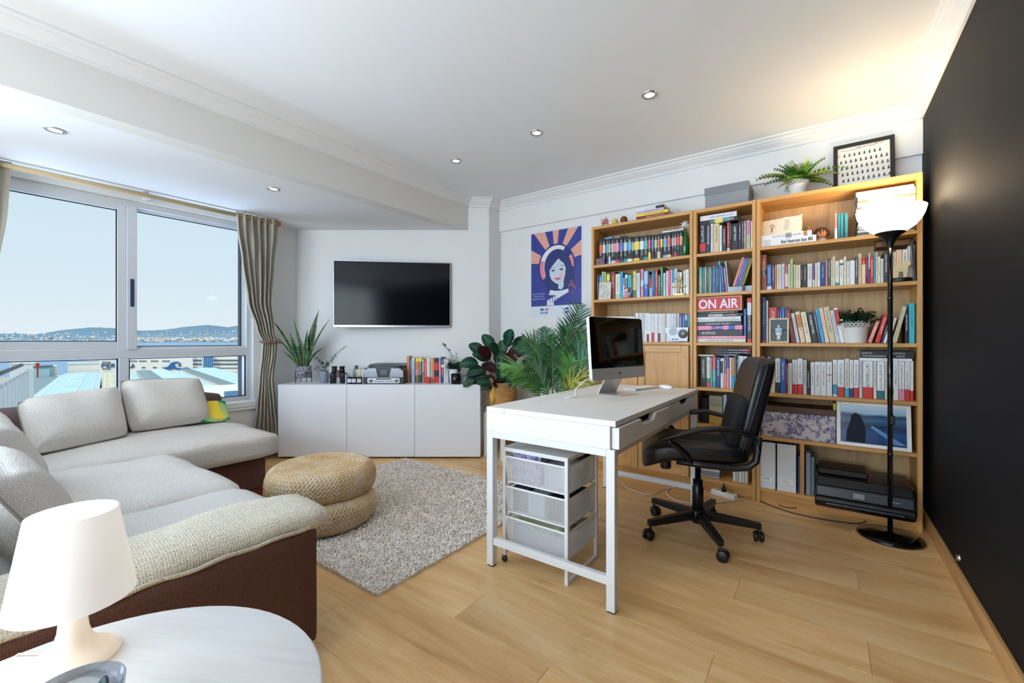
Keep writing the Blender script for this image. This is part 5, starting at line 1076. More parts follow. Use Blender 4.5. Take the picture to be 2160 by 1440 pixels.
# ------------------------------------------------------------------ power strip and cables on the floor
ps0, ps1 = onz(1503, 1034, .02), onz(1553, 1049, .02); c = (ps0+ps1)/2; dd = ps1-ps0
ps = thing('power_strip', 'white power strip on the floor behind the office chair', 'power strip', (c.x, c.y, 0), math.atan2(dd.y, dd.x)); L2 = dd.length/2
obj('housing', MB().box((-L2, -.027, 0), (L2, .027, .036)), WPAINT, ps, bevel=.008, seg=3)
for k in range(3): obj('socket', MB().lathe([(.019, .0361), (.019, .0365), (.017, .0366), (0, .0366)], 18, cap=False, M=Matrix.Translation((-L2+.035+.046*k, 0, 0))), plain('#c8c8c6', .5), ps)
obj('plug', MB().lathe([(.016, .036), (.016, .055), (.008, .065), (.004, .09)], 14, M=Matrix.Translation((-L2+.081, 0, 0))), BLACKP, ps)
def fl(px, py, r_=.004): return onz(px, py, r_)
def floorcable(label, pts, col, r_=.0035, pre=(), post=()):
    P = [Vector(p) for p in pre]+[fl(*p, r_) for p in pts]+[Vector(p) for p in post]
    Q_ = []
    for i in range(len(P)-1):
        a, b, c, d = P[max(0, i-1)], P[i], P[i+1], P[min(len(P)-1, i+2)]
        for j in range(6):
            t_ = j/6; Q_.append(.5*((2*b)+(-a+c)*t_+(2*a-5*b+4*c-d)*t_*t_+(-a+3*b-3*c+d)*t_**3))
    Q_.append(P[-1])
    for q in Q_: q.z = max(q.z, r_)
    return tag(obj('cable', MB().tube(Q_, r_, 7), plain(col, .5)), label, 'cable')
floorcable('cream cable running from the desk along the floor to the left of the chair', [(1306, 1008), (1318, 1025), (1345, 1037), (1375, 1042), (1400, 1032), (1418, 1028)], '#ddd6c4', pre=[(-1.03, 2.5, .60), (-1.04, 2.52, .3)])
floorcable('cream cable looping under the chair base to the power strip', [(1504, 1036), (1480, 1030), (1440, 1026), (1412, 1030), (1408, 1042), (1430, 1056), (1480, 1062), (1530, 1058), (1572, 1050), (1592, 1036)], '#e4dcc8', .004, pre=[(ps0.x, ps0.y, .018)], post=[fl(1599, 1022, .004)])
floorcable('black cable trailing from the power strip to the printer', [(1562, 1046), (1600, 1056), (1660, 1078), (1720, 1092), (1780, 1101), (1816, 1103), (1838, 1090)], '#17171a', .003, pre=[(ps1.x-.03, ps1.y, .02)])
floorcable('black cable loop hanging from the magazine file to the notebooks', [(1638, 1052), (1646, 1066), (1672, 1071), (1692, 1068), (1706, 1056)], '#17171a', .0025, pre=[tuple(Vector((ony(1636, 3.29)[0], 3.288, .10)))], post=[tuple(Vector((ony(1718, 3.29)[0], 3.285, .12)))])
dsx = thing('door_stop', 'small chrome door stop on the dark wall above the skirting', 'door stop', (XR-.0005, 2.70, .115)); obj('disc', MB().lathe([(0, .012), (.012, .010), (.014, 0)], 16, cap=False, M=Matrix.Rotation(-PI/2, 4, 'Y')), CHROME, dsx)
# ------------------------------------------------------------------ television wall
def on(px, D): return (px-1080)/FPX*D                     # sideways position at depth D
def wall_thing(name, label, cat, px, D, z, group=None, turn=0):
    p = fr(on(px, D), D); return thing(name, label, cat, (p.x, p.y, z), YAW+turn, group)
ZTOP = .674
# sideboard: three push-open doors
cd0, cd1 = on(586, 3.92), on(1013.5, 3.92); p = fr((cd0+cd1)/2, 3.92); W3 = (cd1-cd0)/2
sb = thing('sideboard', 'low white sideboard with three plain doors under the television', 'sideboard', (p.x, p.y, 0), YAW)
gloss, t = base('white_lacquer', '#eceef2', .22); 
m = MB(); m.box((-W3, .022, ZTOP-.018), (W3, .405, ZTOP)); m.box((-W3, .022, .02), (-W3+.018, .405, ZTOP-.018)); m.box((W3-.018, .022, .02), (W3, .405, ZTOP-.018)); m.box((-W3+.018, .022, .02), (W3-.018, .405, .038)); m.box((-W3+.018, .39, .038), (W3-.018, .398, ZTOP-.018))
obj('carcass', m, gloss, sb); obj('gap_shadow_strip', MB().box((-W3+.02, .0195, .04), (W3-.02, .0218, ZTOP-.03)), DARK, sb)
e = [cd0, on(731, 3.92), on(874.5, 3.92), cd1]; mid = (cd0+cd1)/2
for k in range(3): obj('door', MB().box((e[k]-mid+.0015, 0, .018), (e[k+1]-mid-.0015, .019, ZTOP-.001)), gloss, sb, bevel=.0012)
for x in (-W3+.05, W3-.05, 0): obj('foot', MB().lathe([(.018, 0), (.018, .02)], 12, M=Matrix.Translation((x, .08, 0))), plain('#b8bcc4', .5), sb)
# television on a swivelled bracket
tl, tr = fr(on(703.5, 4.16), 4.16), fr(on(950, 4.315), 4.315); c = (tl+tr)/2; dv = tr-tl; tw = dv.length/2; ta = math.atan2(dv.y, dv.x)
z0, z1 = 1.207, 1.855
tv = thing('television', 'flat black television mounted on the wall above the sideboard', 'television', (c.x, c.y, z0), ta); th = z1-z0
alm = plain('#b8babf', .28, .8)
obj('housing', MB().box((-tw, .0, 0), (tw, .028, th)), plain('#2a2b2e', .4), tv, bevel=.003)
b = .008
for a_, c_ in (((-tw, -.004, 0), (tw, 0, .020)), ((-tw, -.004, th-b), (tw, 0, th)), ((-tw, -.004, .020), (-tw+b*.6, 0, th-b)), ((tw-b*.6, -.004, .020), (tw, 0, th-b))): obj('bezel', MB().box(a_, c_), alm, tv, bevel=.001)
tvm, t = base('television_screen', '#02040a', .12); t.bsdf.inputs['Specular IOR Level'].default_value = .22
obj('screen', MB().box((-tw+b*.6, -.0025, .018), (tw-b*.6, .0, th-b)), tvm, tv)
obj('badge', MB().box((-.015, -.0046, .006), (.015, -.004, .012)), CHROME, tv); obj('sensor', MB().box((-tw+.03, -.004, -.006), (-tw+.055, .01, 0)), BLACKP, tv)
obj('bracket', MB().box((-.15, .028, .15), (.15, .05, .50)).box((-.03, .05, .25), (.03, .085, .42)), plain('#33343a', .5, .5), tv)
# snake plant
PD = 4.12
sp = wall_thing('snake_plant', 'tall snake plant in a patterned grey pot on a wire stand', 'plant', 640.5, PD, ZTOP+.0005)
s_ = PD/FPX
potm, t = base('patterned_pot', '#8f8f9b', .6); v = t.coord('Object', (1, 1, 1)); n = t.new('TexVoronoi'); n.inputs['Scale'].default_value = 70; t.link(v, n.inputs[0]); t.link(t.ramp(n.outputs[0], [(.3, srgb('#c4c4cc')), (.45, srgb('#6c6c7a'))]), t.bsdf.inputs['Base Color'])
obj('pot', MB().lathe([(0, .055), (.060, .055), (.066, .060), (.070, .16), (.066, .16), (.062, .14), (0, .138)], 28, cap=False), potm, sp)
wr = MB()
for a in (45, 135, 225, 315): c_, q = math.cos(rad(a)), math.sin(rad(a)); wr.cyl((.074*c_, .074*q, 0), (.074*c_, .074*q, .115), .003, 6)
wr.tube([(.074*math.cos(a), .074*math.sin(a), .050) for a in [2*PI*k/24 for k in range(24)]], .003, 6, closed=True); obj('wire_stand', wr, plain('#2c2d32', .5, .4), sp)
lm, t = base('snake_leaf', '#2f5f3a', .4); v = t.new('TexCoord').outputs['UV']; n = t.noise(t.coord('Object', (3, 3, 30)), 1.2, 3, .6, .6); t.link(t.ramp(n, [(.35, srgb('#17382a')), (.5, srgb('#2a5538')), (.68, srgb('#557f56'))]), t.bsdf.inputs['Base Color'])
edge = plain('#b8bf7a', .5)
tips = [(589, 675, .020, 626), (629, 670, .018, 646), (679, 656, .032, 651), (698, 674, .014, 655), (582, 699, .010, 622), (622, 701, .040, 632), (641, 713, .044, 643), (672, 685, .032, 652), (700, 730, .018, 655), (671, 731, .024, 652), (655, 696, .028, 650), (634, 722, .034, 630), (604, 735, .016, 624)]
for k, (tx, ty, w_, bx) in enumerate(tips):
    P0 = Vector(((bx-640)*s_*.55, -.02+.008*(k % 5), .135)); tipv = Vector(((tx-640.5)*s_, -.12+.03*(k % 4), H+(718-ty)*s_-ZTOP)); dd = tipv-P0
    vs = []; vl = []; N = 10
    for i in range(N+1):
        t_ = i/N; sag = math.sin(PI*t_)*.22*abs(dd.x)
        q = P0+Vector((dd.x*(t_**1.35), dd.y*t_, dd.z*t_+sag*.5)); ww = w_*1.35*(.55+.6*math.sin(PI*min(1, t_*1.0)))*(1-t_**5)+.001
        sd = Vector((math.cos(.5*t_+k), .35*math.sin(.5*t_+k), 0)); sd = Vector((1, .3*math.sin(k), 0)).normalized() if w_ > .012 else sd.normalized()
        vs += [q-sd*ww/2-Vector((0, .005, 0)), q+Vector((0, .002, 0)), q+sd*ww/2-Vector((0, .005, 0))]; vl.append((q, sd, ww))
    fs = []
    for i in range(N): a = i*3; fs += [(a, a+1, a+4, a+3), (a+1, a+2, a+5, a+4)]
    lf = obj('leaf', MB().add(vs, fs, smooth=True), lm, sp, solid=.0016)
    e_ = MB()
    for sg in (-1, 1): e_.tube([tuple(q+sd*sg*ww/2-Vector((0, .006, 0))) for q, sd, ww in vl], .0013, 4)
    obj('leaf_margin', e_, edge, lf, kind='stuff')
# trailing plant in a ribbed pot
ep = wall_thing('potted_plant', 'small-leaved trailing plant in a ribbed grey pot by the binoculars', 'plant', 684, 4.10, ZTOP+.0005)
m = MB(); n_ = 32
m.lathe([(0, 0), (.036, 0), (.038, .004), (.040, .112), (.037, .114), (.035, .10), (0, .098)], 32, cap=False)
for k in range(22): a = 2*PI*k/22; m.tube([(.0385*math.cos(a+.5*z*8), .0385*math.sin(a+.5*z*8), z) for z in (.006, .03, .055, .08, .108)], .0022, 4)
obj('pot', m, plain('#8a93a2', .5), ep)
def sprig(parent, pts, leafs, lw, mt, ll=None, seed=0):
    lw *= 1.55; ll = ll*1.5 if ll else None; rr = random.Random(seed); m = MB(); m.tube(pts, .0014, 5); P = [Vector(p) for p in pts]
    for k in range(leafs):
        t_ = (k+.5)/leafs*(len(P)-1); i = int(t_); q = P[i].lerp(P[min(i+1, len(P)-1)], t_-i); d = (P[min(i+1, len(P)-1)]-P[i]).normalized()
        for s in (-1, 1): sd = d.cross(Vector((0, 1, .3))).normalized()*s; leaf(m, q, sd+d*.5+Vector((0, rr.uniform(-.5, .5), rr.uniform(-.2, .3))), (ll or lw*1.5)*rr.uniform(.7, 1.1)*(1.1-.5*k/leafs), lw*(1.1-.5*k/leafs), .2, n=3)
    return obj('sprig', m, mt, parent)
sg_ = leafmat('#46624e'); s2 = 4.10/FPX
def spx(px, py, c=684, dy=0): return ((px-c)*s2, dy, H+(718-py)*s2-ZTOP)
sprig(ep, [(0, 0, .09), spx(690, 768), spx(706, 752), spx(718, 739), spx(731, 730)], 15, .012, sg_, seed=1)
sprig(ep, [(0, 0, .09), spx(692, 770, dy=-.02), spx(704, 760, dy=-.03), spx(712, 748, dy=-.03)], 9, .014, sg_, seed=2)
sprig(ep, [(0, 0, .09), spx(680, 768), spx(668, 757), spx(661, 752)], 7, .013, sg_, seed=3)
sprig(ep, [(-.01, 0, .09), spx(672, 772, dy=-.03), spx(666, 778, dy=-.04)], 6, .013, sg_, seed=4); sprig(ep, [(.01, 0, .09), spx(690, 766, dy=-.03), spx(698, 768, dy=-.04)], 6, .015, sg_, seed=6); sprig(ep, [(0, 0, .09), spx(684, 768, dy=-.03), spx(680, 764, dy=-.03)], 5, .014, sg_, seed=5)
# binoculars
bn = wall_thing('binoculars', 'black binoculars standing upright on the sideboard', 'binoculars', 713.5, 4.06, ZTOP+.0005); nv_ = plain('#1b222e', .45, bump=.2)
for s in (-1, 1):
    M = Matrix.Translation((s*.048, 0, 0)); obj('barrel', MB().lathe([(0, 0), (.030, 0), (.030, .045), (.034, .048), (.034, .085), (.028, .10), (0, .102)], 20, cap=False, M=M), nv_, bn)
    M = Matrix.Translation((s*.036, 0, 0)); obj('eyepiece', MB().lathe([(0, .10), (.024, .10), (.026, .125), (.022, .130), (.022, .145), (.026, .148), (.026, .158), (.018, .160), (0, .158)], 18, cap=False, M=M), BLACKP, bn)
obj('hinge', MB().box((-.02, -.012, .055), (.02, .012, .12)), plain('#5a3022', .5), bn, bevel=.004)
# three jar candles in a row
for k, px in enumerate((738, 747.5, 758.5)):
    D = 4.0; cj = wall_thing('jar_candle', ['leftmost', 'middle', 'rightmost'][k]+' of three small dark jar candles left of the radio', 'candle', px, D, ZTOP+.0005, 'three small jar candles')
    obj('jar', MB().lathe([(0, 0), (.0215, 0), (.0225, .003), (.0225, .062), (.020, .064), (.020, .05), (0, .05)], 20, cap=False), plain('#101116', .1), cj)
    obj('label', MB().grid(lambda u, v_: (.0229*math.sin((u-.5)*1.9), -.0229*math.cos((u-.5)*1.9), .014+.034*v_), 8, 2), plain('#dfe4ea', .6), cj)
    t__ = MB()
    for j in range(3): t__.box((-.007, -.0234, .026+.006*j), (.007, -.0230, .0275+.006*j))
    obj('label_print', t__, DARK, cj, kind='stuff')
pb = fr(on(728.5, 4.0), 4.0); tag(obj('book', MB().box((0, 0, 0), (.006, .08, .088)), plain('#e6e8ec', .5), loc=(pb.x, pb.y, ZTOP+.0005), rot=(0, 0, YAW)), 'slim white card edge standing at the left of the jar candles', 'card')
# record player radio
RD = 3.985; rp = wall_thing('record_player_radio', 'retro silver and black radio record player on the sideboard', 'radio', 809.5, RD, ZTOP+.0005); rw = .191; s_ = RD/FPX
body = [(-rw, 0), (rw, 0), (rw, .05), (rw-.004, .115), (rw-.03, .150), (.09, .166), (-.09, .166), (-rw+.03, .150), (-rw+.004, .115), (-rw, .05)]
XZ0 = Matrix.Rotation(PI/2, 4, 'X')
obj('case', MB().prism(body, -.30, 0, M=XZ0), plain('#1a1d26', .3), rp, bevel=.006, seg=3)
obj('lid', MB().prism([(-rw+.02, .155), (rw-.02, .155), (rw-.05, .182), (-rw+.05, .182)], -.29, -.04, M=XZ0), plain('#3f444c', .35), rp, bevel=.008, seg=3)
gm_ = plain('#a8acb2', .25, .85)
for s in (-1, 1):
    outer = [(s*(rw-.008), .062), (s*.052, .062), (s*.070, .150), (s*.150, .142), (s*(rw-.012), .118)]
    obj('speaker_frame', MB().prism(outer if s < 0 else outer[::-1], .0, .004, M=XZ0), plain('#4b4f57', .4, .5), rp)
    for k in range(9):
        z_ = .066+.009*k; xa = .054+.018*(z_-.062)/.088; xb = rw-.010-(.0 if z_ < .118 else (z_-.118)*1.6)
        obj('speaker_bar', MB().box((min(s*xa, s*xb), -.008, z_), (max(s*xa, s*xb), -.0035, z_+.0048)), gm_, rp)
obj('display', MB().prism(rrect(.048, .034, .004, 3, 0, .108), .001, .005, M=XZ0), plain('#7f8894', .3, .4), rp); obj('display_glass', MB().prism(rrect(.040, .026, .003, 3, 0, .108), .005, .006, M=XZ0), plain('#54606e', .15), rp)
obj('control_panel', MB().prism(rrect(.300, .050, .014, 5, 0, .032), .0, .007, M=XZ0), plain('#b4b8bd', .3, .6), rp, bevel=.001)
obj('tape_slot', MB().prism(rrect(.14, .010, .002, 3, 0, .046), .0065, .0078, M=XZ0), plain('#30343a', .4), rp)
for s in (-1, 1): obj('knob', MB().lathe([(0, .016), (.016, .016), (.018, .013), (.019, .007)], 22, cap=False, M=Matrix.Translation((s*.118, 0, .032)) @ XZ0), CHROME, rp); obj('knob_mark', MB().lathe([(.0, .0165), (.008, .0163)], 16, cap=False, M=Matrix.Translation((s*.118, 0, .032)) @ XZ0), DARK, rp)
for k in range(7): obj('button', MB().lathe([(0, .010), (.006, .010), (.007, .007)], 12, cap=False, M=Matrix.Translation((-.075+.025*k, 0, .024)) @ XZ0), plain('#8c9096', .3, .5), rp)
# compact discs behind the candles
cdr = ['#b9bcc2', '#8d94a0', '#c4c6c0', '#d8d8a0', '#dfe0b0', '#b8bcb0', '#d8dcc0', '#e4e6e0', '#d2d4d8', '#9aa0a8', '#c8ccd2', '#dadcdc', '#70757e']
for k, c in enumerate(cdr):
    px = 744+3.05*k; D = 4.17; w_ = 3.0*D/FPX; q = fr(on(px, D), D); h_ = .122 if k % 5 else .126
    o = obj('cd_case', MB().box((0, 0, 0), (w_-.0012, .13, h_)), plain(c, .25), loc=(q.x, q.y, ZTOP+.0005), rot=(0, 0, YAW)); tag(o, 'compact disc case, %s from left in the row behind the radio' % nth(k+1), 'disc case', 'compact disc cases behind the radio')
tag(obj('ornament', MB().box((-.014, 0, 0), (.014, .02, .032)), plain('#3c3f44', .5), loc=tuple(fr(on(751, 4.19), 4.19)+Vector((0, 0, ZTOP+.1275))), rot=(0, 0, YAW), bevel=.002), 'tiny dark box on top of the compact disc cases', 'box')
# books right of the radio
D = 4.10
BK = [(858, 864, 751, 'ora'), (864, 868, 755, 'blu'), (868, 874, 754.5, 'pbl|t:blk'), (876, 883, 755, 'ora|0-.3:olv|.3-.55:pnk|.85-1:yel'), (883.3, 889.5, 754, 'olv|.85-1:yel|0-.3:dk'), (889.7, 893.5, 758, 'lgy|0-.45:gyg'), (894, 900, 757.5, 'red'), (900.2, 904, 756, 'wht|0-.25:red'), (904.2, 907.5, 756, 'pbl'), (907.8, 911, 756, 'crm|.5-1:yel'), (911.3, 915.5, 757, 'sal|t:red'),
      (915.8, 926, 755, 'red|.82-1:blk|.25-.5:blk|t:none'), (926.3, 929.5, 755, 'lil|t:wht'), (929.8, 935.5, 753, 'dbl|.3-.6:mag|.6-.7:wht'), (935.8, 940, 757, 'ofw'), (940.3, 946, 758, 'lgy'), (946.3, 949, 764, 'slt')]
for k, (a, b_, yt, st) in enumerate(BK):
    q = fr(on(a, D), D+.004*(k*3 % 4)); h_ = H+(718-yt)*D/FPX-ZTOP; w_ = on(b_, D)-on(a, D)-.0006
    book('%s book on the sideboard, %s from left, right of the radio' % (CN[st.split('|')[0]][1], nth(k+1)), (q.x, q.y, ZTOP+.0005), w_, .13, h_, st, (0, 0, YAW), 'books on the sideboard')
q = fr(on(900.5, 4.03), 4.03); book('small red book lying against the sideboard books', (q.x, q.y, ZTOP+.0005), .025, .05, .058, 'red|t:none', (0, 0, YAW))
# white pot plant, black mug, candle
wp = wall_thing('potted_plant', 'small bushy plant in a white pot behind the black mug', 'plant', 957.5, 4.13, ZTOP+.0005)
obj('pot', MB().lathe([(0, 0), (.044, 0), (.046, .004), (.052, .128), (.048, .130), (.045, .11), (0, .108)], 28, cap=False), plain('#d9dadb', .45), wp)
s2 = 4.13/FPX; lg2 = leafmat('#2c4a34')
sprig(wp, [(-.01, 0, .11), spx(955, 757, 957.5), spx(948, 743, 957.5), spx(941, 733, 957.5), spx(933, 725, 957.5)], 13, .016, lg2, seed=11)
sprig(wp, [(.0, 0, .11), spx(962, 758, 957.5), spx(964, 744, 957.5)], 8, .020, lg2, seed=12)
rr = random.Random(4)
for k in range(16):
    a = rr.uniform(0, 2*PI); e_ = rr.uniform(.2, 1.1); r0 = rr.uniform(.05, .085); sprig(wp, [(.01*math.cos(a), .01*math.sin(a), .11), (r0*.5*math.cos(a)*1.0, r0*.5*math.sin(a)*.8, .125+.03*math.sin(e_)), (r0*math.cos(a), r0*math.sin(a)*.7, .115+.075*math.sin(e_))], 5, .026, lg2, .036, seed=20+k)
mg = wall_thing('mug', 'black mug in front of the white plant pot', 'mug', 962, 3.99, ZTOP+.0005)
obj('body', MB().lathe([(0, 0), (.044, 0), (.047, .003), (.047, .094), (.044, .095), (.043, .01), (0, .008)], 28, cap=False), plain('#0c0d11', .15), mg)
gc = wall_thing('jar_candle', 'white candle in a clear glass jar at the right end of the sideboard', 'candle', 983, 4.0, ZTOP+.0005)
clg = bpy.data.materials.new('clear_glass'); clg.use_nodes = True; t = NT(clg); t.bsdf.inputs['Base Color'].default_value = (.9, .93, .95, 1); t.bsdf.inputs['Transmission Weight'].default_value = .9; t.bsdf.inputs['Roughness'].default_value = .05
obj('glass', MB().lathe([(0, 0), (.038, 0), (.041, .004), (.041, .078), (.039, .078), (.038, .006), (0, .005)], 26, cap=False), clg, gc); obj('wax', MB().lathe([(0, .006), (.0375, .006), (.0375, .052), (0, .052)], 24, cap=False), plain('#e4e6dc', .5), gc)

# ------------------------------------------------------------------ poster
xa, ta_ = ony(1120, YB); xb, tb_ = ony(1228, YB); ztp = H+(718-493)*ta_; zbt = H+(718-667)*ta_
po = thing('poster', 'blue poster of a dark-haired woman with pink rays on the wall', 'poster', (xa, YB-.001, zbt)); pw_, ph_ = xb-xa, ztp-zbt
obj('paper', MB().box((-.006, -.0012, -.006), (pw_+.008, 0, ph_+.010)), plain('#dfe3e8', .35), po)
layer = [0]
def art(name, polys, col):
    layer[0] += 1; m = MB(); y_ = -.0012-.00018*layer[0]
    for pl in polys: m.add([(u*pw_, y_, v_*ph_) for u, v_ in pl], [tuple(range(len(pl)))])
    return obj(name, m, plain(col, .45, vary=.03), po)
art('blue_ground', [[(.01, .115), (.99, .115), (.99, .99), (.01, .99)]], '#2c3a92'); cx, cy = .50, .60
def rayp(a0, a1):
    out = [(cx, cy)]
    for a in (a0, a1):
        dx, dy = math.cos(rad(a)), math.sin(rad(a)); k = min([v for v in (((.99-cx)/dx if dx > 0 else (.01-cx)/dx) if abs(dx) > 1e-6 else 9, (.99-cy)/dy if dy > 0 else 9)]); out.append((cx+dx*k, cy+dy*k))
    # insert a corner when the two edges end on different sides
    (x1, y1), (x2, y2) = out[1], out[2]
    if abs(y1-.99) > .01 and abs(y2-.99) < .01: out.insert(2, (x1, .99))
    elif abs(y1-.99) < .01 and abs(y2-.99) > .01: out.insert(2, (x2, .99))
    return out
art('pink_rays', [rayp(8, 26), rayp(42, 58), rayp(80, 98), rayp(118, 138), rayp(158, 176)], '#e6a898')
def ell(x, y, a, b, t0=0, t1=360, n=28): return [(x+a*math.cos(rad(t0+(t1-t0)*k/n)), y+b*math.sin(rad(t0+(t1-t0)*k/n))) for k in range(n+(0 if t1-t0 >= 360 else 1))]
art('halo_dark', [ell(.52, .57, .36, .265)], '#1f2c7c'); art('halo_light', [ell(.52, .57, .33, .245, 60, 215)+ell(.53, .57, .25, .20, 215, 60)], '#e8e6e4'); art('halo_pink', [ell(.52, .57, .33, .245, 160, 215)+ell(.53, .57, .26, .20, 215, 160), ell(.52, .57, .33, .245, -5, 30)+ell(.53, .57, .26, .20, 30, -5)], '#e48a96')
art('hair', [[(.32, .33), (.30, .45), (.33, .56), (.38, .68), (.48, .745), (.60, .76), (.74, .70), (.80, .60), (.86, .46), (.88, .36), (.80, .27), (.70, .25), (.50, .28), (.38, .28)]], '#182a6e')
art('face', [[(.385, .53), (.39, .47), (.42, .42), (.48, .385), (.52, .37), (.56, .36), (.555, .31), (.62, .295), (.66, .33), (.66, .40), (.69, .47), (.70, .54), (.66, .60), (.60, .63), (.56, .66), (.50, .62), (.44, .58)]], '#ccd6e4')
art('face_shade', [[(.57, .38), (.64, .42), (.68, .50), (.64, .56), (.60, .50), (.55, .46)]], '#dcc8d8')
art('eyes', [ell(.455, .525, .035, .009), ell(.615, .53, .038, .010), [(.41, .55), (.47, .558), (.50, .548), (.47, .565)], [(.57, .562), (.63, .572), (.67, .562), (.63, .58)]], '#101c50'); art('mouth', [[(.48, .425), (.52, .440), (.545, .434), (.58, .440), (.615, .425), (.55, .405)]], '#d8587c')
art('collar', [[(.37, .24), (.40, .30), (.50, .285), (.62, .285), (.74, .30), (.78, .27), (.62, .22), (.46, .16), (.48, .12), (.33, .12), (.34, .18), (.52, .235)]], '#dfe4ee')
art('collar_stripes', [[(.39+.05*k, .245-.012*k), (.405+.05*k, .245-.012*k), (.40+.05*k, .15), (.39+.05*k, .15)] for k in range(6)], '#1e2a70')
R2_ = random.Random(8)
art('red_flecks', [[(x, y), (x+.02, y+.03), (x+.012, y-.02)] for x, y in [(R2_.uniform(.74, .95), R2_.uniform(.24, .38)) for k in range(16)]], '#c8688c')
pt_ = plain('#c4cdf0', .5, vary=0)
for k, tx in enumerate(("FIFA WOMEN'S", 'WORLD CUP', 'FRANCE 2019')): lettering('poster_lettering', tx, .02, pt_, po, (pw_*.165, -.0048, ph_*(.262-.030*k)), (PI/2, 0, 0), width=pw_*(.26 if k != 1 else .22), height=ph_*.016, depth=.0002)
art('sponsor_marks', [[(x, y), (x+.07, y), (x+.07, y+.024), (x, y+.024)] for x, y in ((.20, .062), (.68, .062), (.68, .022))], '#2c5c9c'); art('sponsor_marks', [[(x, y), (x+.07, y), (x+.07, y+.024), (x, y+.024)] for x, y in ((.295, .062),)], '#d87a9c'); art('sponsor_marks', [[(x, y), (x+.07, y), (x+.07, y+.022), (x, y+.022)] for x, y in ((.20, .024), (.285, .024))], '#4aa0c4')

# ------------------------------------------------------------------ stool, basket plant, palm
st = thing('stool', 'small white and birch stool under the wicker basket plant', 'stool', (-2.425, 3.215, 0), rad(20)); 
obj('seat', MB().lathe([(0, .425), (.165, .425), (.168, .430), (.168, .446), (.165, .450), (0, .450)], 32, cap=False), wood('#dcc3a0', '#c0a078', .5, axis=0, scale=2), st)
for k in range(4):
    a = PI/2*k+.3; M = Matrix.Rotation(a, 4, 'Z'); obj('leg', MB().add([(.075, -.022, .4), (.155, -.022, .4), (.155, .022, .4), (.075, .022, .4), (.155, -.022, .424), (.155, .022, .424), (.075, -.022, .424), (.075, .022, .424), (.148, -.022, 0), (.175, -.022, 0), (.175, .022, 0), (.148, .022, 0), (.158, -.022, .424), (.176, -.022, .40), (.176, .022, .40), (.158, .022, .424), (.145, -.022, .39), (.145, .022, .39)],
      [(6, 0, 16, 13, 12), (7, 15, 14, 17, 3), (6, 12, 15, 7), (12, 13, 14, 15), (0, 6, 7, 3), (0, 3, 17, 16), (16, 17, 11, 8), (13, 9, 10, 14), (16, 8, 9, 13), (17, 14, 10, 11), (8, 11, 10, 9)], M=M), WPAINT, st)
ck = thing('calathea', 'leafy calathea with dark red undersides in a wicker basket', 'plant', (-2.425, 3.215, .4515)); wick = plain('#b98a52', .7, vary=.35, bump=.5, scale=150); bs = MB(); RB = .128
for j in range(15):
    z_ = .010+.0155*j; r_ = RB*(.82+.20*math.sin(PI*min(1, (z_+.03)/.26)))
    bs.tube([((r_+.0035*math.cos(12*a+PI*(j % 2)))*math.cos(a), (r_+.0035*math.cos(12*a+PI*(j % 2)))*math.sin(a), z_) for a in [2*PI*k/72 for k in range(72)]], .0088, 6, closed=True)
bs.lathe([(0, .004), (RB*.8, .004)], 24, cap=False); obj('basket_weave', bs, wick, ck)
for s in (-1, 1): obj('basket_handle', MB().tube([(s*.060*.0+math.cos(a)*.045*1.0+.03*s*0, s*(-RB-.004), .20+.075*math.sin(a)) for a in [PI*k/10 for k in range(11)]], .008, 8), wick, ck, rot=(0, 0, rad(-20)))
obj('soil', MB().lathe([(0, .215), (RB*.92, .215)], 24, cap=False), plain('#241a14', .95), ck)
cal, t = base('calathea_top', '#1d5a44', .35); n = t.noise(t.coord('Object', (1, 1, 1)), 55, 2, .5, 1.5); t.link(t.ramp(n, [(.38, srgb('#0a241c')), (.6, srgb('#164432'))]), t.bsdf.inputs['Base Color'])
cal2 = plain('#2f6a4e', .35, vary=.2); calu = plain('#3c101c', .45, vary=.25); s3 = 3.93/FPX
cl_ = [(1036, 722, .095, 1, 0), (1073, 710, .09, 1, 0), (1015, 735, .10, 1, 0), (1030, 742, .10, 0, .1), (1092, 722, .09, 1, 0), (1085, 745, .12, 0, .1), (1000, 760, .10, 1, .3), (1010, 775, .09, 1, .5), (996, 790, .08, 1, .6), (1020, 790, .09, 1, .5), (1040, 775, .09, 0, .3), (1060, 765, .09, 1, .2), (1105, 735, .075, 1, .2), (1110, 760, .08, 1, .3), (1048, 735, .10, 1, .1), (1060, 790, .08, 1, .4),
       (1095, 785, .08, 1, .5), (1025, 812, .07, 1, .6), (1050, 805, .07, 0, .4), (1080, 800, .08, 1, .5), (1062, 735, .085, 1, 0), (1008, 812, .06, 1, .7), (1035, 795, .08, 0, .5), (1075, 770, .08, 1, .3)]
rr = random.Random(21)
cl_ += [(px+rr.uniform(-16, 16), min(815, py+rr.uniform(4, 26)), ll*.9, rr.random() > .3, dr_+.1) for px, py, ll, _, dr_ in cl_ if py < 800]
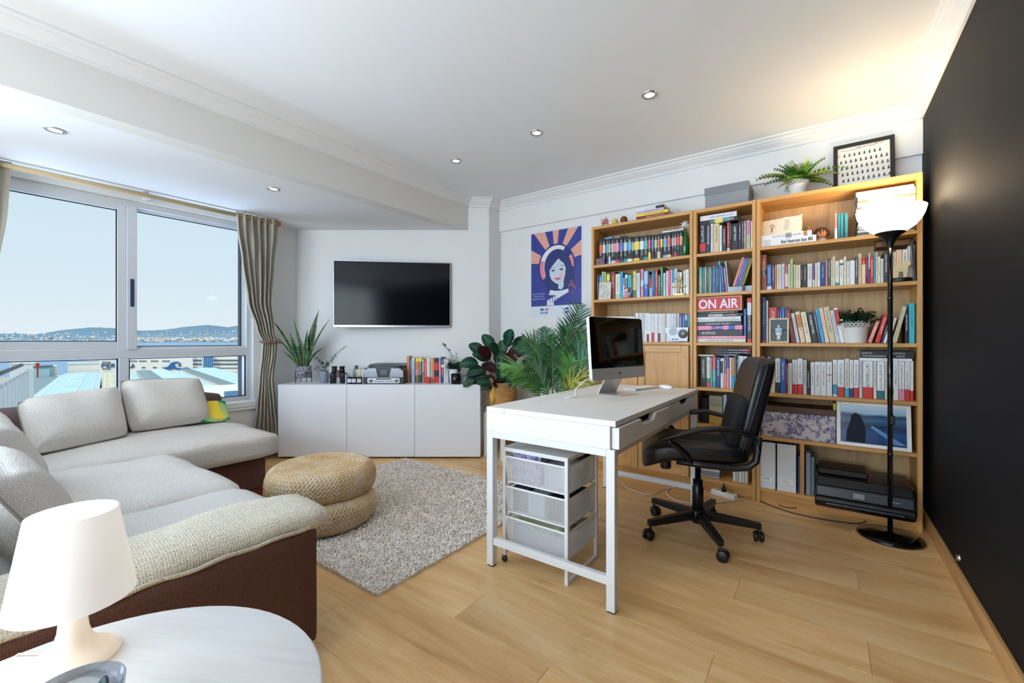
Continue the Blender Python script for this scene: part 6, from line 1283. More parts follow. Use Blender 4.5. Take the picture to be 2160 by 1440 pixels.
for k, (px, py, ll, topside, dr_) in enumerate(cl_):
    base_ = Vector((rr.uniform(-.03, .03), rr.uniform(-.03, .03), .21)); lat = (px-1062)*s3; tp = Vector((RX*lat, RY*lat, 0))*1.0+Vector((VX, VY, 0))*rr.uniform(-.12, .05); tp.z = H+(718-py)*s3-.4515-.02
    md = (base_+tp)/2+Vector((0, 0, .04)); c_ = MB().tube([base_, md, tp], .0022, 5)
    stem = obj('stem', c_, plain('#3c2a2a', .6), ck)
    dd = (tp-md).normalized(); vw = Vector((-VX, -VY, .15)).normalized()
    d = (Vector((tp.x, tp.y, 0))*2.2+Vector((0, 0, .12+.2*(1-dr_*2)))+Vector((rr.uniform(-.05, .05), rr.uniform(-.05, .05), 0))).normalized(); upv = (vw+Vector((0, 0, .5))).normalized()
    m = MB(); Ls, Ws = ll*1.75, ll*1.2; q = tp-d*ll*.5; d2 = d.copy(); side = (Matrix.Rotation(rr.uniform(-.3, .3), 3, d) @ d.cross(upv).normalized()); NR, NC = 24, 10; vs = []
    for i in range(NR+1):
        t_ = i/NR; hw = Ws/2*(math.sin(PI*min(1, t_*.96+.02)))**.6; nn = side.cross(d2).normalized()
        for j in range(NC+1): c_ = j/NC*2-1; vs.append(q+side*hw*c_+nn*hw*.16*abs(c_)+nn*.0022*math.sin(i*1.9-abs(c_)*5))
        d2 = (d2-Vector((0, 0, (dr_+.25)/NR))).normalized(); q = q+d2*Ls/NR
    for i in range(NR):
        for j in range(NC):
            a = i*(NC+1)+j; c_ = abs(j-4.5); mi = 1 if (c_ < 1 or ((i-int(c_*1.6)) % 4 == 0 and c_ < 4)) else 0
            m.f.append([a, a+1, a+NC+2, a+NC+1]); m.m.append(mi); m.sm.append(True)
    m.v = [tuple(v) for v in vs]
    obj('leaf', m, [cal, cal2] if topside else [calu, calu], stem, solid=.0012)
tp = Vector((-.13, -.05, -.02))
obj('trailing_stem', MB().tube([(-.03, -.09, .22), (-.07, -.15, .16), (-.115, -.20, .02), (-.125, -.205, -.05)], .0022, 5), plain('#3c2a2a', .6), ck); m = MB(); leaf(m, (-.12, -.205, -.045), (-.3, -.1, -1), .115, .060, 0, n=7, up=Vector((VX, VY, .1))); obj('drooping_leaf', m, leafmat('#5f9a68'), ck, solid=.001)
m = MB(); leaf(m, (.0, -.135, .21), (0, -.15, -1), .16, .065, -.05, n=7, up=Vector((VX, VY, .1)), profile=lambda t_: .12+math.sin(PI*t_)**1.5*.9 if t_ < .98 else .02); obj('yellow_leaf', m, plain('#d0a03c', .5), ck, solid=.001)
# palm
pm = thing('palm', 'large green areca palm in a pot between the desk and the bookcase', 'plant', (-1.80, 3.16, 0))
obj('pot', MB().lathe([(0, 0), (.11, 0), (.115, .01), (.145, .26), (.150, .28), (.140, .28), (.135, .25), (0, .24)], 28, cap=False), plain('#8a8d92', .6), pm); obj('soil', MB().lathe([(0, .245), (.134, .245)], 20, cap=False), plain('#241a14', .95), pm)
s4 = 3.55/FPX
def palmfrond(tx, ty, dep, bend, col, L=.16, n=19, side=1.0, seed=0):
    rr = random.Random(seed); lat = (tx-1185)*s4; tip = Vector((RX*lat, RY*lat, 0))+Vector((VX, VY, 0))*dep; tip.z = H+(718-ty)*s4; b0 = Vector((rr.uniform(-.05, .05), rr.uniform(-.04, .04), .24)); pts = []
    mid = Vector((b0.x*.4+tip.x*.6, b0.y*.4+tip.y*.6, max(tip.z, .9)*1.0+bend)); mid = Vector((b0.x*.55+tip.x*.45, b0.y*.55+tip.y*.45, b0.z+(tip.z-b0.z)*.62+bend))
    for i in range(21):
        t_ = i/20; pts.append(b0*(1-t_)**2+mid*2*t_*(1-t_)+tip*t_*t_)
    st_ = obj('frond_stem', MB().tube([tuple(p) for p in pts], .0042, 6, r2=.0015), plain('#6f9440', .5), pm); m = MB()
    for i in range(n):
        t_ = .40+.60*i/(n-1); k = min(19, int(t_*20)); q = pts[k].lerp(pts[k+1], t_*20-k); d = (pts[k+1]-pts[k]).normalized(); sc_ = math.sin(PI*(.18+.78*(i/(n-1))))
        for s in (-1, 1):
            sd = d.cross(Vector((-VX*.8, -VY*.8, .6))).normalized()*s; dirn = (sd*.62+d*1.0+Vector((0, 0, rr.uniform(-.15, .12)))).normalized()
            leaf(m, q, dirn, L*sc_*rr.uniform(.95, 1.35), .0185, .55, n=4, fold=.25, up=Vector((-VX+rr.uniform(-.5, .5), -VY+rr.uniform(-.5, .5), .5)), profile=lambda u: (1-u)**.6*.9+.1 if u > .15 else .5)
    # keep leaves off the wall and the bookcase
    for i, v in enumerate(m.v):
        y = min(v[1], YB-3.16-.012); x = v[0]
        if x > .225 and y > YF-3.16-.02: x = .225
        m.v[i] = (x, y, v[2])
    obj('leaflets', m, leafmat(col), st_, kind='stuff')
G1, G2, G3 = '#245a2c', '#4d8238', '#a09e46'
for k, (tx, ty, dep, bd, col, L) in enumerate([(1065, 775, -.12, .30, G2, .17), (1085, 800, -.1, .28, G2, .15), (1110, 715, .02, .25, G1, .17), (1155, 690, .10, .12, '#3f6f5a', .15), (1172, 708, .02, .1, G1, .15), (1205, 690, 0, .12, G1, .18), (1236, 640, .05, .1, '#2b5a48', .20), (1224, 660, .1, .05, '#2f6048', .17), (1240, 700, -.05, .08, G1, .17), (1248, 740, -.12, .16, '#3f7a5a', .17), (1120, 770, -.1, .2, G1, .15),
     (1246, 800, -.16, .30, G3, .16), (1225, 815, -.18, .36, G3, .15), (1195, 735, 0, .06, G1, .16), (1140, 745, .02, .15, G1, .15), (1215, 760, -.1, .2, G2, .15)]):
    palmfrond(tx, ty, dep, bd, col, L, seed=k)
# ------------------------------------------------------------------ sofa
cush = fabric('#e4dfd9', '#c8c1b8', weave=330, strength=.55, wrinkle=.12); brown = fabric('#6c4638', '#553529', weave=420, strength=.7)
weave_cream = fabric('#efe7d6', '#cbbfa4', weave=260, strength=1.0, wrinkle=.15)
def soft(name, a, b, mat, parent, r=.05, dz=.02, seed=0, label=None, n=(26, 26), ex=7, dent=.012, tf=None):
    """rounded upholstery block between corners a and b"""
    a, b = Vector(a), Vector(b); c = (a+b)/2; h = (b-a)/2
    bm = bmesh.new(); bmesh.ops.create_cube(bm, size=2); bmesh.ops.subdivide_edges(bm, edges=bm.edges, cuts=13, use_grid_fill=True)
    for v in bm.verts:
        p = v.co.copy(); q = Vector([x*hh for x, hh in zip(p, h)]); inner = Vector([max(-hh+r, min(hh-r, x)) if hh > r else 0 for x, hh in zip(q, h)])
        rr_ = [min(r, hh) for hh in h]; d = Vector([(x-i)/rk for x, i, rk in zip(q, inner, rr_)])
        L = d.length
        if L > 1e-6:
            m_ = max(abs(x) for x in d); d = d/L*m_; q = inner+Vector([x*rk for x, rk in zip(d, rr_)])
        w = Vector((seed*3.1, seed, 0)); bulge = dz*(1-(p.x**2))*(1-(p.y**2)); q.z += (bulge if p.z > 0 else 0)+dent*noise.noise((q+c)*5+w)*(1 if p.z > -.5 else 0)
        q.x += dent*.5*noise.noise((q+c)*6+w+Vector((5, 0, 0))); q.y += dent*.5*noise.noise((q+c)*6+w+Vector((0, 9, 0)))
        v.co = q+c
        if tf: v.co = tf(v.co)
    me = bpy.data.meshes.new(name); bm.to_mesh(me); bm.free(); me.polygons.foreach_set('use_smooth', [True]*len(me.polygons)); return obj(name, me, mat, parent, label=label)
def pillow(name, c, th, mat, parent=None, seed=0, piping=None, n=22):
    """cushion from four corners (bottom left, bottom right, top right, top left)"""
    c = [Vector(p) for p in c]; nn = (c[1]-c[0]).cross(c[3]-c[0]).normalized(); m = MB(); ring = []
    def f(u, v, s):
        pu = .045*math.sin(PI*u)*0; uu, vv = u, v
        p = (c[0]*(1-uu)+c[1]*uu)*(1-vv)+(c[3]*(1-uu)+c[2]*uu)*vv; mid = (c[0]+c[1]+c[2]+c[3])/4
        cu, cv = 2*u-1, 2*v-1; r_ = (abs(cu)**6+abs(cv)**6)**(1/6); edge = max(abs(cu), abs(cv)); 
        if r_ > 1e-6: p = mid+(p-mid)*(1-.055*(1-edge/r_)*8*edge if edge > 0 else 1)
        t = th*.5*(max(0, 1-edge**3.2))**.55; w_ = noise.noise(p*6+Vector((seed*7, 0, 0)))*.012*(1-edge**4)
        return p+nn*s*(t+w_+.002)
    for s in (1, -1): m.grid(lambda u, v: f(u, v, s), n, n)
    o = obj(name, m, mat, parent, weld=False); md = o.modifiers.new('weld', 'WELD'); md.merge_threshold = .006
    if piping:
        P = [(f(k/n, 0, 0)) for k in range(n)]+[(f(1, k/n, 0)) for k in range(n)]+[(f(1-k/n, 1, 0)) for k in range(n)]+[(f(0, 1-k/n, 0)) for k in range(n)]
        obj('piping', MB().tube(P, .0042, 6, closed=True), piping, o)
    return o
sofa = thing('corner_sofa', 'brown corner sofa with beige seat cushions under the window', 'sofa', (0, 0, 0))
XA = -1.385
soft('chaise_base', (-4.10, -.12, .065), (-3.115, 1.42, .275), brown, sofa, .02, 0, dent=.002); soft('main_base', (-3.113, -.12, .065), (XA-.22, .775, .275), brown, sofa, .02, 0, dent=.002)
soft('window_back', (-4.125, -.14, .07), (-3.90, 1.46, .665), fabric('#6b5753', '#584744', weave=420, strength=.4), sofa, .07, 0, dent=.004); soft('main_back', (-3.895, -.16, .07), (XA-.002, .02, .66), brown, sofa, .06, 0, dent=.004)  # window_back: satin sheen mixed into a greyer copy of the brown
soft('arm', (XA-.215, .022, .06), (XA, .80, .447), brown, sofa, .016, 0, dent=.0015)
soft('chaise_seat', (-3.93, .0, .278), (-3.035, 1.485, .445), cush, sofa, .055, .018, 1, dent=.012)
soft('seat_cushion', (-3.025, .02, .278), (-2.085, .865, .445), cush, sofa, .05, .022, 2, dent=.012); soft('seat_cushion', (-2.078, .02, .278), (XA-.222, .855, .445), cush, sofa, .05, .022, 3, dent=.010)
def padtf(p):
    t = max(0, min(1, (p.x-(XA-.255))/.25)); p.z -= .035*t*t+.010*math.sin(p.y*7)*t; p.x += .008*math.sin(p.y*9); return p
soft('arm_pad', (XA-.255, -.05, .452), (XA-.012, .852, .515), weave_cream, sofa, .03, .014, 5, dent=.014, tf=padtf)
fr_ = MB().grid(lambda u, v_: (XA-.006+.006*math.sin(u*23)*.5, .0+.78*u, .447+.010*v_+.003*math.sin(u*31)), 60, 3); obj('pad_fringe', fr_, weave_cream, sofa, solid=.006)
foot = plain('#6e2a1c', .35)
for (x, y) in ((-3.17, 1.36), (-4.05, 1.38), (-3.17, .70), (XA-.16, .74), (XA-.16, .05)): obj('foot', MB().add([(x-.05, y-.04, .066), (x+.05, y-.04, .066), (x+.05, y+.04, .066), (x-.05, y+.04, .066), (x-.03, y-.025, 0), (x+.045, y-.025, 0), (x+.045, y+.035, 0), (x-.03, y+.035, 0)], [(0, 1, 2, 3), (7, 6, 5, 4), (0, 4, 5, 1), (1, 5, 6, 2), (2, 6, 7, 3), (3, 7, 4, 0)]), foot, sofa)
pip = plain('#8f867a', .8)
def cushion(label, c, th, seed, mat=None, group=None):
    o = pillow('cushion', c, th, mat or cush, None, seed, pip); return tag(o, label, 'cushion', group)
cushion('wide beige cushion leaning on the window back, left of two', [(-3.37, .355, .47), (-3.60, .80, .47), (-3.84, .80, .752), (-3.74, .335, .725)], .17, 1)
cushion('square beige cushion leaning on the window back, right of two', [(-3.70, .83, .468), (-3.76, 1.32, .468), (-3.885, 1.28, .788), (-3.88, .81, .806)], .16, 2)
cushion('beige cushion in the inner corner of the sofa at the left edge', [(-3.70, .25, .475), (-3.06, .27, .475), (-3.10, .10, .76), (-3.75, .10, .77)], .17, 3)
cushion('large rumpled beige back cushion at the left edge behind the lamp', [(-2.98, .26, .475), (-2.26, .24, .475), (-2.28, .10, .76), (-2.98, .12, .78)], .20, 4)
cushion('beige back cushion hidden mostly behind the lamp shade', [(-2.18, .24, .475), (-1.66, .24, .475), (-1.66, .10, .72), (-2.18, .10, .74)], .18, 5)
m, t = base('patchwork', '#2f8a5c', .8); v = t.coord('Object', (1, 1, 1)); vo = t.new('TexVoronoi', feature='F1'); vo.inputs['Scale'].default_value = 9; t.link(v, vo.inputs[0]); sp = t.new('SeparateXYZ'); t.link(vo.outputs['Color'], sp.inputs[0])
r_ = t.new('ValToRGB'); r_.color_ramp.interpolation = 'CONSTANT'; e = r_.color_ramp.elements
for p_, c_ in ((0, '#1f8a5a'), (.35, '#e8c83a'), (.55, '#d8b8a4'), (.72, '#1a7a60'), (.88, '#a8c87a')):
    x = e[0] if p_ == 0 else e.new(p_); x.position = p_; x.color = srgb(c_)
t.link(sp.outputs[0], r_.inputs[0]); t.link(r_.outputs[0], t.bsdf.inputs['Base Color'])
o = pillow('cushion', [(-3.76, 1.20, .46), (-3.72, 1.43, .462), (-3.86, 1.445, .60), (-3.86, 1.22, .61)], .07, m, None, 9); tag(o, 'small green, yellow and pink cushion at the far end of the sofa', 'cushion')

# ------------------------------------------------------------------ rug
rgx0, rgx1, rgy0, rgy1 = -3.04, -1.515, 1.135, 2.58
rug = thing('shag_rug', 'cream shaggy rug on the wooden floor in front of the sofa', 'rug', (rgx0, rgy0, 0)); rw_, rl_ = rgx1-rgx0, rgy1-rgy0
shag = bpy.data.materials.new('shag'); shag.use_nodes = True; t = NT(shag); t.bsdf.inputs['Roughness'].default_value = .95
n = t.noise(t.coord('Object'), 26, 3); t.link(t.ramp(n, [(.35, srgb('#e6dbce')), (.65, srgb('#fbf4ea'))]), t.bsdf.inputs['Base Color'])
obj('backing', MB().box((0, 0, .0005), (rw_, rl_, .012)), shag, rug)
rr = random.Random(77); vs = []; fs = []; sp_ = .0088
nx, ny = int(rw_/sp_), int(rl_/sp_)
for i in range(nx+1):
    for j in range(ny+1):
        x = i*sp_+rr.uniform(-.004, .004); y = j*sp_+rr.uniform(-.004, .004); edge = (i in (0, nx) or j in (0, ny)); a = rr.uniform(0, 2*PI); l = rr.uniform(.008, .017); h = rr.uniform(.016, .028)
        dx, dy = math.cos(a), math.sin(a); w_ = rr.uniform(.0022, .0036); ox, oy = -dy*w_, dx*w_; b = len(vs)
        vs += [(x-ox, y-oy, .009), (x+ox, y+oy, .009), (x+dx*l*.4-ox*1.3, y+dy*l*.4-oy*1.3, h), (x+dx*l*.4+ox*1.3, y+dy*l*.4+oy*1.3, h), (x+dx*l-ox*.4, y+dy*l-oy*.4, h-rr.uniform(0, .010)), (x+dx*l+ox*.4, y+dy*l+oy*.4, h-rr.uniform(0, .010))]
        fs += [(b, b+1, b+3, b+2), (b+2, b+3, b+5, b+4)]
me = bpy.data.meshes.new('pile'); me.from_pydata(vs, [], fs); me.polygons.foreach_set('use_smooth', [True]*len(me.polygons)); me.update(); obj('pile', me, shag, rug, kind='stuff')

# ------------------------------------------------------------------ woven poufs
wk, t = base('banana_fibre', '#caa878', .65); n = t.noise(t.coord('Object'), 7, 3, .6); n2 = t.noise(t.coord('Object'), 120, 2)
t.link(t.mix(.35, t.ramp(n, [(.3, srgb('#c49c66')), (.5, srgb('#d8bc92')), (.7, srgb('#e8d8c2'))]), t.ramp(n2, [(.3, srgb('#9c7444')), (.7, srgb('#e2ccaa'))])), t.bsdf.inputs['Base Color']); t.bump(n2, .4, .002)
def pouf_mesh(Rr, hh):
    m = MB(); pr = []
    def P(s):                                   # profile by arc parameter 0 (centre top) .. 1 (bottom rim)
        L1 = Rr-.05; tot = L1+PI*.5*.075*2
        d = s*(L1+.235)
        if d < L1: return (d, hh-.004*math.cos(d/L1*PI), 0)
        a = (d-L1)/.235*PI; return (L1+.05*math.sin(a), hh/2+hh/2*math.cos(a), a)
    rows = 21
    for j in range(rows):
        s = (j+.6)/rows; r_, z, a = P(s); r2, z2, _ = P(min(1, s+.01)); tv = Vector((r2-r_, 0, z2-z)).normalized(); nv = Vector((-tv.z, 0, tv.x)); nv = nv if nv.z > -.0 or a > 1.57 else nv
        if nv.dot(Vector((r_-.0, 0, (z-hh/2)*3+.02))) < 0: nv = -nv
        cnt = max(8, int(2*PI*r_/.0225))
        for k in range(cnt):
            for sgn in (1, -1):
                ph = 2*PI*(k+(.25 if sgn > 0 else -.25)*0+(.5 if sgn < 0 else 0))/cnt; c_, s_ = math.cos(ph), math.sin(ph); o = Vector((r_, 0, z))+tv*(.0045*sgn); T = Vector((0, 1, 0)); d = (T*.8+tv*(.62*sgn)).normalized(); sd = d.cross(nv).normalized(); Lh, wh, th = .0192, .0098, .0085
                pts = [o-d*Lh-nv*.002, o+sd*wh, o+nv*th, o-sd*wh, o+d*Lh-nv*.002, o+d*Lh*.5+nv*th*.8, o-d*Lh*.5+nv*th*.8]
                q = [(p.x*c_-p.y*s_, p.x*s_+p.y*c_, p.z) for p in pts]
                m.add(q, [(0, 1, 6), (6, 1, 2), (2, 1, 5), (5, 1, 4), (0, 6, 3), (6, 2, 3), (2, 5, 3), (5, 4, 3)], smooth=True)
    me = m.mesh('woven_braid'); return me
pme = pouf_mesh(.30, .150); core = [(0, .0)]+[(.26, 0), (.285, .02), (.294, .075), (.285, .128), (.25, .145), (0, .145)]
for k, (x, y, z, lab, rz_) in enumerate(((-2.395, 1.405, .026, 'round woven banana-fibre pouf, lower of the stacked pair', .7), (-2.425, 1.425, .184, 'round woven banana-fibre pouf, on top of the stacked pair', 0))):
    pf = thing('pouf', lab, 'pouf', (x, y, z), rz_, None); obj('woven_braid', pme, wk, pf, kind='stuff'); obj('core', MB().lathe(core, 40, cap=False), plain('#a8834f', .8, vary=.2), pf)

# ------------------------------------------------------------------ side table, lamp, candle bowl
tw_ = wood('#faf9f7', '#f0eeeb', .4, axis=0, scale=1.4)
tb_ = thing('side_table', 'round white wood-grain side table beside the sofa arm', 'table', (-.941, .128, 0), rad(25)); TRR = .367
obj('tabletop', MB().lathe([(0, .428), (TRR-.006, .428), (TRR, .434), (TRR, .445), (TRR-.005, .45), (0, .45)], 72, cap=False), tw_, tb_)
for k in range(4): a = PI/2*k+.5; obj('leg', MB().cyl((.24*math.cos(a), .24*math.sin(a), .428), (.31*math.cos(a), .31*math.sin(a), 0), .017, 14, r2=.012), tw_, tb_)
TL_ = thing('table_lamp', 'lit white table lamp with a tapered shade on the side table', 'lamp', (-1.190, .181, .4505))
lb, t = base('lamp_base_plastic', '#fbeeda', .3); t.bsdf.inputs['Emission Color'].default_value = (1, .80, .58, 1); t.bsdf.inputs['Emission Strength'].default_value = .22; t.bsdf.inputs['Subsurface Weight'].default_value = .0
obj('base', MB().lathe([(0, 0), (.066, 0), (.070, .003), (.069, .008), (.058, .016), (.040, .026), (.029, .040), (.023, .060), (.0205, .085), (.0215, .110), (.026, .132), (.032, .150), (.022, .152), (0, .152)], 48, cap=False), lb, TL_)
ls, t = base('lamp_shade_plastic', '#fff6ee', .4); t.bsdf.inputs['Emission Color'].default_value = (1, .91, .80, 1); t.bsdf.inputs['Emission Strength'].default_value = .34
obj('shade', MB().lathe([(.0945, .120), (.0665, .290), (.0655, .290), (.0932, .120)], 56, cap=False), ls, TL_); 
obj('shade_ring', MB().lathe([(.030, .158), (.088, .156), (.088, .160), (.030, .162)], 40, cap=False), ls, TL_); obj('bulb', MB().ball((0, 0, .195), .027, 18), glow('#ffdcae', 3.0), TL_)
light('table_lamp_bulb', 'POINT', (-1.190, .181, .675), (0, 0, 0), 4.5, (1, .70, .42), shadow_soft_size=.03)
cord = MB().tube([(-1.245, .155, .4535), (-1.27, .14, .4535), (-1.295, .120, .4535), (-1.310, .105, .44), (-1.312, .10, .36), (-1.315, .09, .01)], .0022, 6); tag(obj('cable', cord, plain('#ead9bc', .5)), 'thin cream lamp cord running off the side table', 'cable')
cs_ = tag(obj('coaster', MB().box((-.06, -.06, 0), (.06, .06, .008)), plain('#5d5a80', .6), loc=(-.915, .165, .4505), rot=(0, 0, rad(12)), bevel=.002), 'small purple-blue coaster under the grey glass bowl', 'coaster')
bw_ = thing('candle_bowl', 'smoky grey glass bowl with a white candle on the side table', 'candle', (-.925, .140, .459))
smg = bpy.data.materials.new('smoky_glass'); smg.use_nodes = True; t = NT(smg); t.bsdf.inputs['Base Color'].default_value = (.42, .46, .52, 1); t.bsdf.inputs['Transmission Weight'].default_value = .95; t.bsdf.inputs['Roughness'].default_value = .03
obj('glass', MB().lathe([(0, 0), (.040, 0), (.047, .006), (.057, .04), (.061, .085), (.0585, .0855), (.0545, .042), (.045, .010), (0, .006)], 48, cap=False), glass_pane((.70, .73, .77, 1), .6), bw_)
obj('candle_wax', MB().lathe([(0, .007), (.043, .007), (.051, .035), (.050, .042), (0, .040)], 36, cap=False), plain('#e9f0ee', .35), bw_)
lf_ = MB().grid(lambda u, v_: (-.035+.05*u, .012+.022*v_+.008*math.sin(PI*u), .043+.032*v_*math.sin(PI*min(1, u+.1))), 12, 6); dl_ = obj('dark_leaf', lf_, plain('#24332f', .5), bw_, solid=.002)
dm = MB()
for k in range(7): dm.ball((-.022+.006*k, .020+.006*(k % 2), .060+.010*math.sin(k*.9)), .0016, 6)
obj('leaf_spots', dm, plain('#c8d4d0', .5), dl_, kind='stuff')

# ------------------------------------------------------------------ curtains
lin = fabric('#c4beae', '#aca695', weave=500, strength=.35, wrinkle=.25)
rod = thing('curtain_rod', 'thick wooden curtain pole above the window', 'curtain rod', (-4.085, .92, 2.155)); obj('pole', MB().cyl((0, -1.25, 0), (0, 1.04, 0), .0175, 18), wood('#cbb48c', '#ab9168', .5, axis=1, scale=1.5), rod)
obj('finial', MB().lathe([(.0175, 0), (.024, .004), (.024, .018), (.012, .024), (0, .026)], 18, cap=False, M=Matrix.Translation((0, 1.04, 0)) @ Matrix.Rotation(-PI/2, 4, 'X')), plain('#a0623a', .4), rod)
for y in (-1.0, .1, .98): obj('rod_bracket', MB().box((-.113, y-.012, -.012), (-.016, y+.012, .02)).box((-.02, y-.012, -.022), (.02, y+.012, -.0178)), plain('#d8d8d8', .4), rod)
def curtain(label, rows, folds, tie, x0=-4.075, seed=0, tiez=1.065):
    root = thing('curtain', label, 'curtain', (0, 0, 0)); N = folds*14; Z = rows
    def lerp(z):
        for i in range(len(Z)-1):
            if Z[i][0] >= z >= Z[i+1][0]:
                t_ = (Z[i][0]-z)/(Z[i][0]-Z[i+1][0]); t_ = t_*t_*(3-2*t_)*.6+t_*.4; return [a+(b-a)*t_ for a, b in zip(Z[i], Z[i+1])]
        return Z[-1]
    zs = [Z[0][0]+(Z[-1][0]-Z[0][0])*k/90 for k in range(91)]; m = MB(); vs = []
    for z in zs:
        _, ya, yb, amp = lerp(z)
        for i in range(N+1):
            u = i/N; ph = u*folds*2*PI+.5*noise.noise(Vector((u*5, z*1.5, seed))); w_ = amp*(math.sin(ph)+.35*math.sin(ph*2.3+z*3)); dy = .010*math.sin(ph*1.0+PI/2)
            vs.append((x0+w_+.012*noise.noise(Vector((u*9, z*4, seed+3))), ya+(yb-ya)*u+dy*(1 if amp > .01 else .3), z))
    fs = [(j*(N+1)+i, j*(N+1)+i+1, (j+1)*(N+1)+i+1, (j+1)*(N+1)+i) for j in range(90) for i in range(N)]
    obj('cloth', MB().add(vs, fs, smooth=True), lin, root, solid=.0015)
    if tie:
        _, ya, yb, amp = lerp(tiez); yc = (ya+yb)/2; pts = [(x0+.036*math.cos(a), yc+((yb-ya)/2+.012)*math.sin(a), tiez+.004*math.sin(a*2)) for a in [2*PI*k/20 for k in range(20)]]
        tb2 = obj('tieback', MB().tube(pts, .011, 8, closed=True), plain('#8f6f66', .7, vary=.2), root)
        bw2 = MB(); bw2.ball((x0+.045, yb-.03, tiez), .016, 10, sc=(.6, 1, 1)); bw2.ball((x0+.040, yb+.015, tiez-.006), .016, 10, sc=(.5, 1.2, .8)); bw2.ball((x0+.042, yb-.07, tiez-.002), .014, 10, sc=(.5, 1.2, .8)); obj('tieback_bow', bw2, plain('#7f5a52', .6), tb2, kind='stuff')
    return root
yy = lambda px: onx(px, -4.075)[0]
curtain('grey-beige linen curtain tied back at the right of the window', [(2.182, yy(495), yy(585), .020), (2.05, yy(497), yy(584), .020), (1.78, yy(507), yy(577), .026), (1.42, yy(520), yy(570), .024), (1.17, yy(540), yy(577), .018), (1.06, yy(553), yy(582), .012), (.98, yy(551), yy(582), .014), (.73, yy(546), yy(574), .020), (.48, yy(540), yy(580), .024), (.29, yy(533), yy(586), .028), (.06, yy(529), yy(590), .030)], 6, True, seed=1)
curtain('grey-beige linen curtain at the left end of the window', [(2.182, -.02, yy(20), .020), (1.9, -.04, yy(12), .020), (1.5, -.10, .285, .02), (1.12, -.16, .10, .014), (1.06, -.16, .02, .012), (.95, -.16, .04, .014), (.72, -.18, .10, .018)], 6, True, seed=5)
# ------------------------------------------------------------------ harbour outside
EY = rad(79.1); fx_, fy_ = -math.sin(EY), math.cos(EY); gx_, gy_ = math.cos(EY), math.sin(EY)
def eu(px, F): d = ray(px); t_ = F/(d[0]*fx_+d[1]*fy_); return (d[0]*gx_+d[1]*gy_)*t_, t_
def ez(px, py, F): return H+(718-py)*eu(px, F)[1]
def ebox(m, u0, u1, F0, F1, z0, z1, mi=0): m.box((u0, F0, z0), (u1, F1, z1), mi)
EM = dict(rot=(0, 0, EY))            # local x runs along the quay (right), local y away from the window
def eroot(name, label, cat, group=None): return thing(name, label, cat, (0, 0, 0), EY, group)
sea, t = base('sea_water', '#6d9cc4', .35); t.bump(t.noise(t.coord('Object', (1, .3, 1)), .12, 3), .3, .4)
wt = struct('sea', MB().box((-6000, 300, -27), (9000, 15000, -26)), sea, **{}); wt.rotation_euler = (0, 0, EY)
gd = struct('quay_ground', MB().box((-400, 25, -26.5), (700, 472, -25)), plain('#b9b7b0', .9, vary=.1), **{}); gd.rotation_euler = (0, 0, EY)
def ridge(name, label, F, pts, col, z0=-26):
    m = MB(); vs = []; n = len(pts)*6; rr = random.Random(int(F))
    P = []
    for i in range(len(pts)-1):
        for k in range(6):
            t_ = k/6; P.append((pts[i][0]+(pts[i+1][0]-pts[i][0])*t_, pts[i][1]+(pts[i+1][1]-pts[i][1])*t_+rr.uniform(-.5, .5)))
    for (px, py) in P: u, s_ = eu(px, F); z = H+(718-py)*s_; vs += [(u, F-900, z0), (u, F-350, z0+(z-z0)*.45), (u, F, z), (u*1.05, F+600, z0)]
    fs = []
    for i in range(len(P)-1):
        for k in range(3): a = i*4+k; fs.append((a, a+4, a+5, a+1))
    o = struct(name, MB().add(vs, fs, smooth=True), plain(col, .95, vary=.25, bump=0), **{}); o.rotation_euler = (0, 0, EY); return o
ridge('hills', '', 10500, [(-160, 704), (0, 704), (30, 703), (75, 705), (110, 699), (150, 694), (195, 690), (245, 692), (300, 697), (340, 696), (400, 688), (440, 685), (480, 690), (520, 683), (600, 676), (700, 690), (800, 700)], '#7391a6')  # both ridges: distance haze mixed into the hill colour
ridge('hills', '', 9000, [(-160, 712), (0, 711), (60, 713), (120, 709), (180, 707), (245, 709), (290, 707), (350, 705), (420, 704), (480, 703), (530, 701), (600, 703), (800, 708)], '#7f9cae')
def town(label, n, pxr, pyr, F, sz, cols, seed):
    rr = random.Random(seed); m = MB(); ms = [plain(c, .8, vary=.02) for c in cols]
    for k in range(n):
        px = rr.uniform(*pxr); py = rr.triangular(pyr[0], pyr[1], pyr[1]); u, s_ = eu(px, F); z = H+(718-py)*s_; w_ = rr.uniform(*sz)*s_; h_ = rr.uniform(.6, 1.6)*s_; fF = F+rr.uniform(-30, 30)
        ebox(m, u-w_, u+w_, fF, fF+25, z-h_, z+h_, rr.randrange(len(ms)))
    o = obj('distant_town', m, ms, kind='stuff', **EM); return tag(o, label, 'buildings')
tw1 = ['#fbf6ee', '#f4ece2', '#e6ddd0', '#e8ccb8']
town('white town along the far shore below the right-hand hills', 560, (285, 640), (711, 719.5), 8000, (1.0, 3.4), tw1, 1); town('scattered white houses on the far hillside at left', 260, (-140, 262), (700, 718), 8200, (.5, 2.2), tw1+['#8fa8b4'], 2)
town('houses sprinkled on the slopes of the right-hand hill', 110, (300, 640), (696, 710), 8900, (.4, 1.4), tw1, 3)
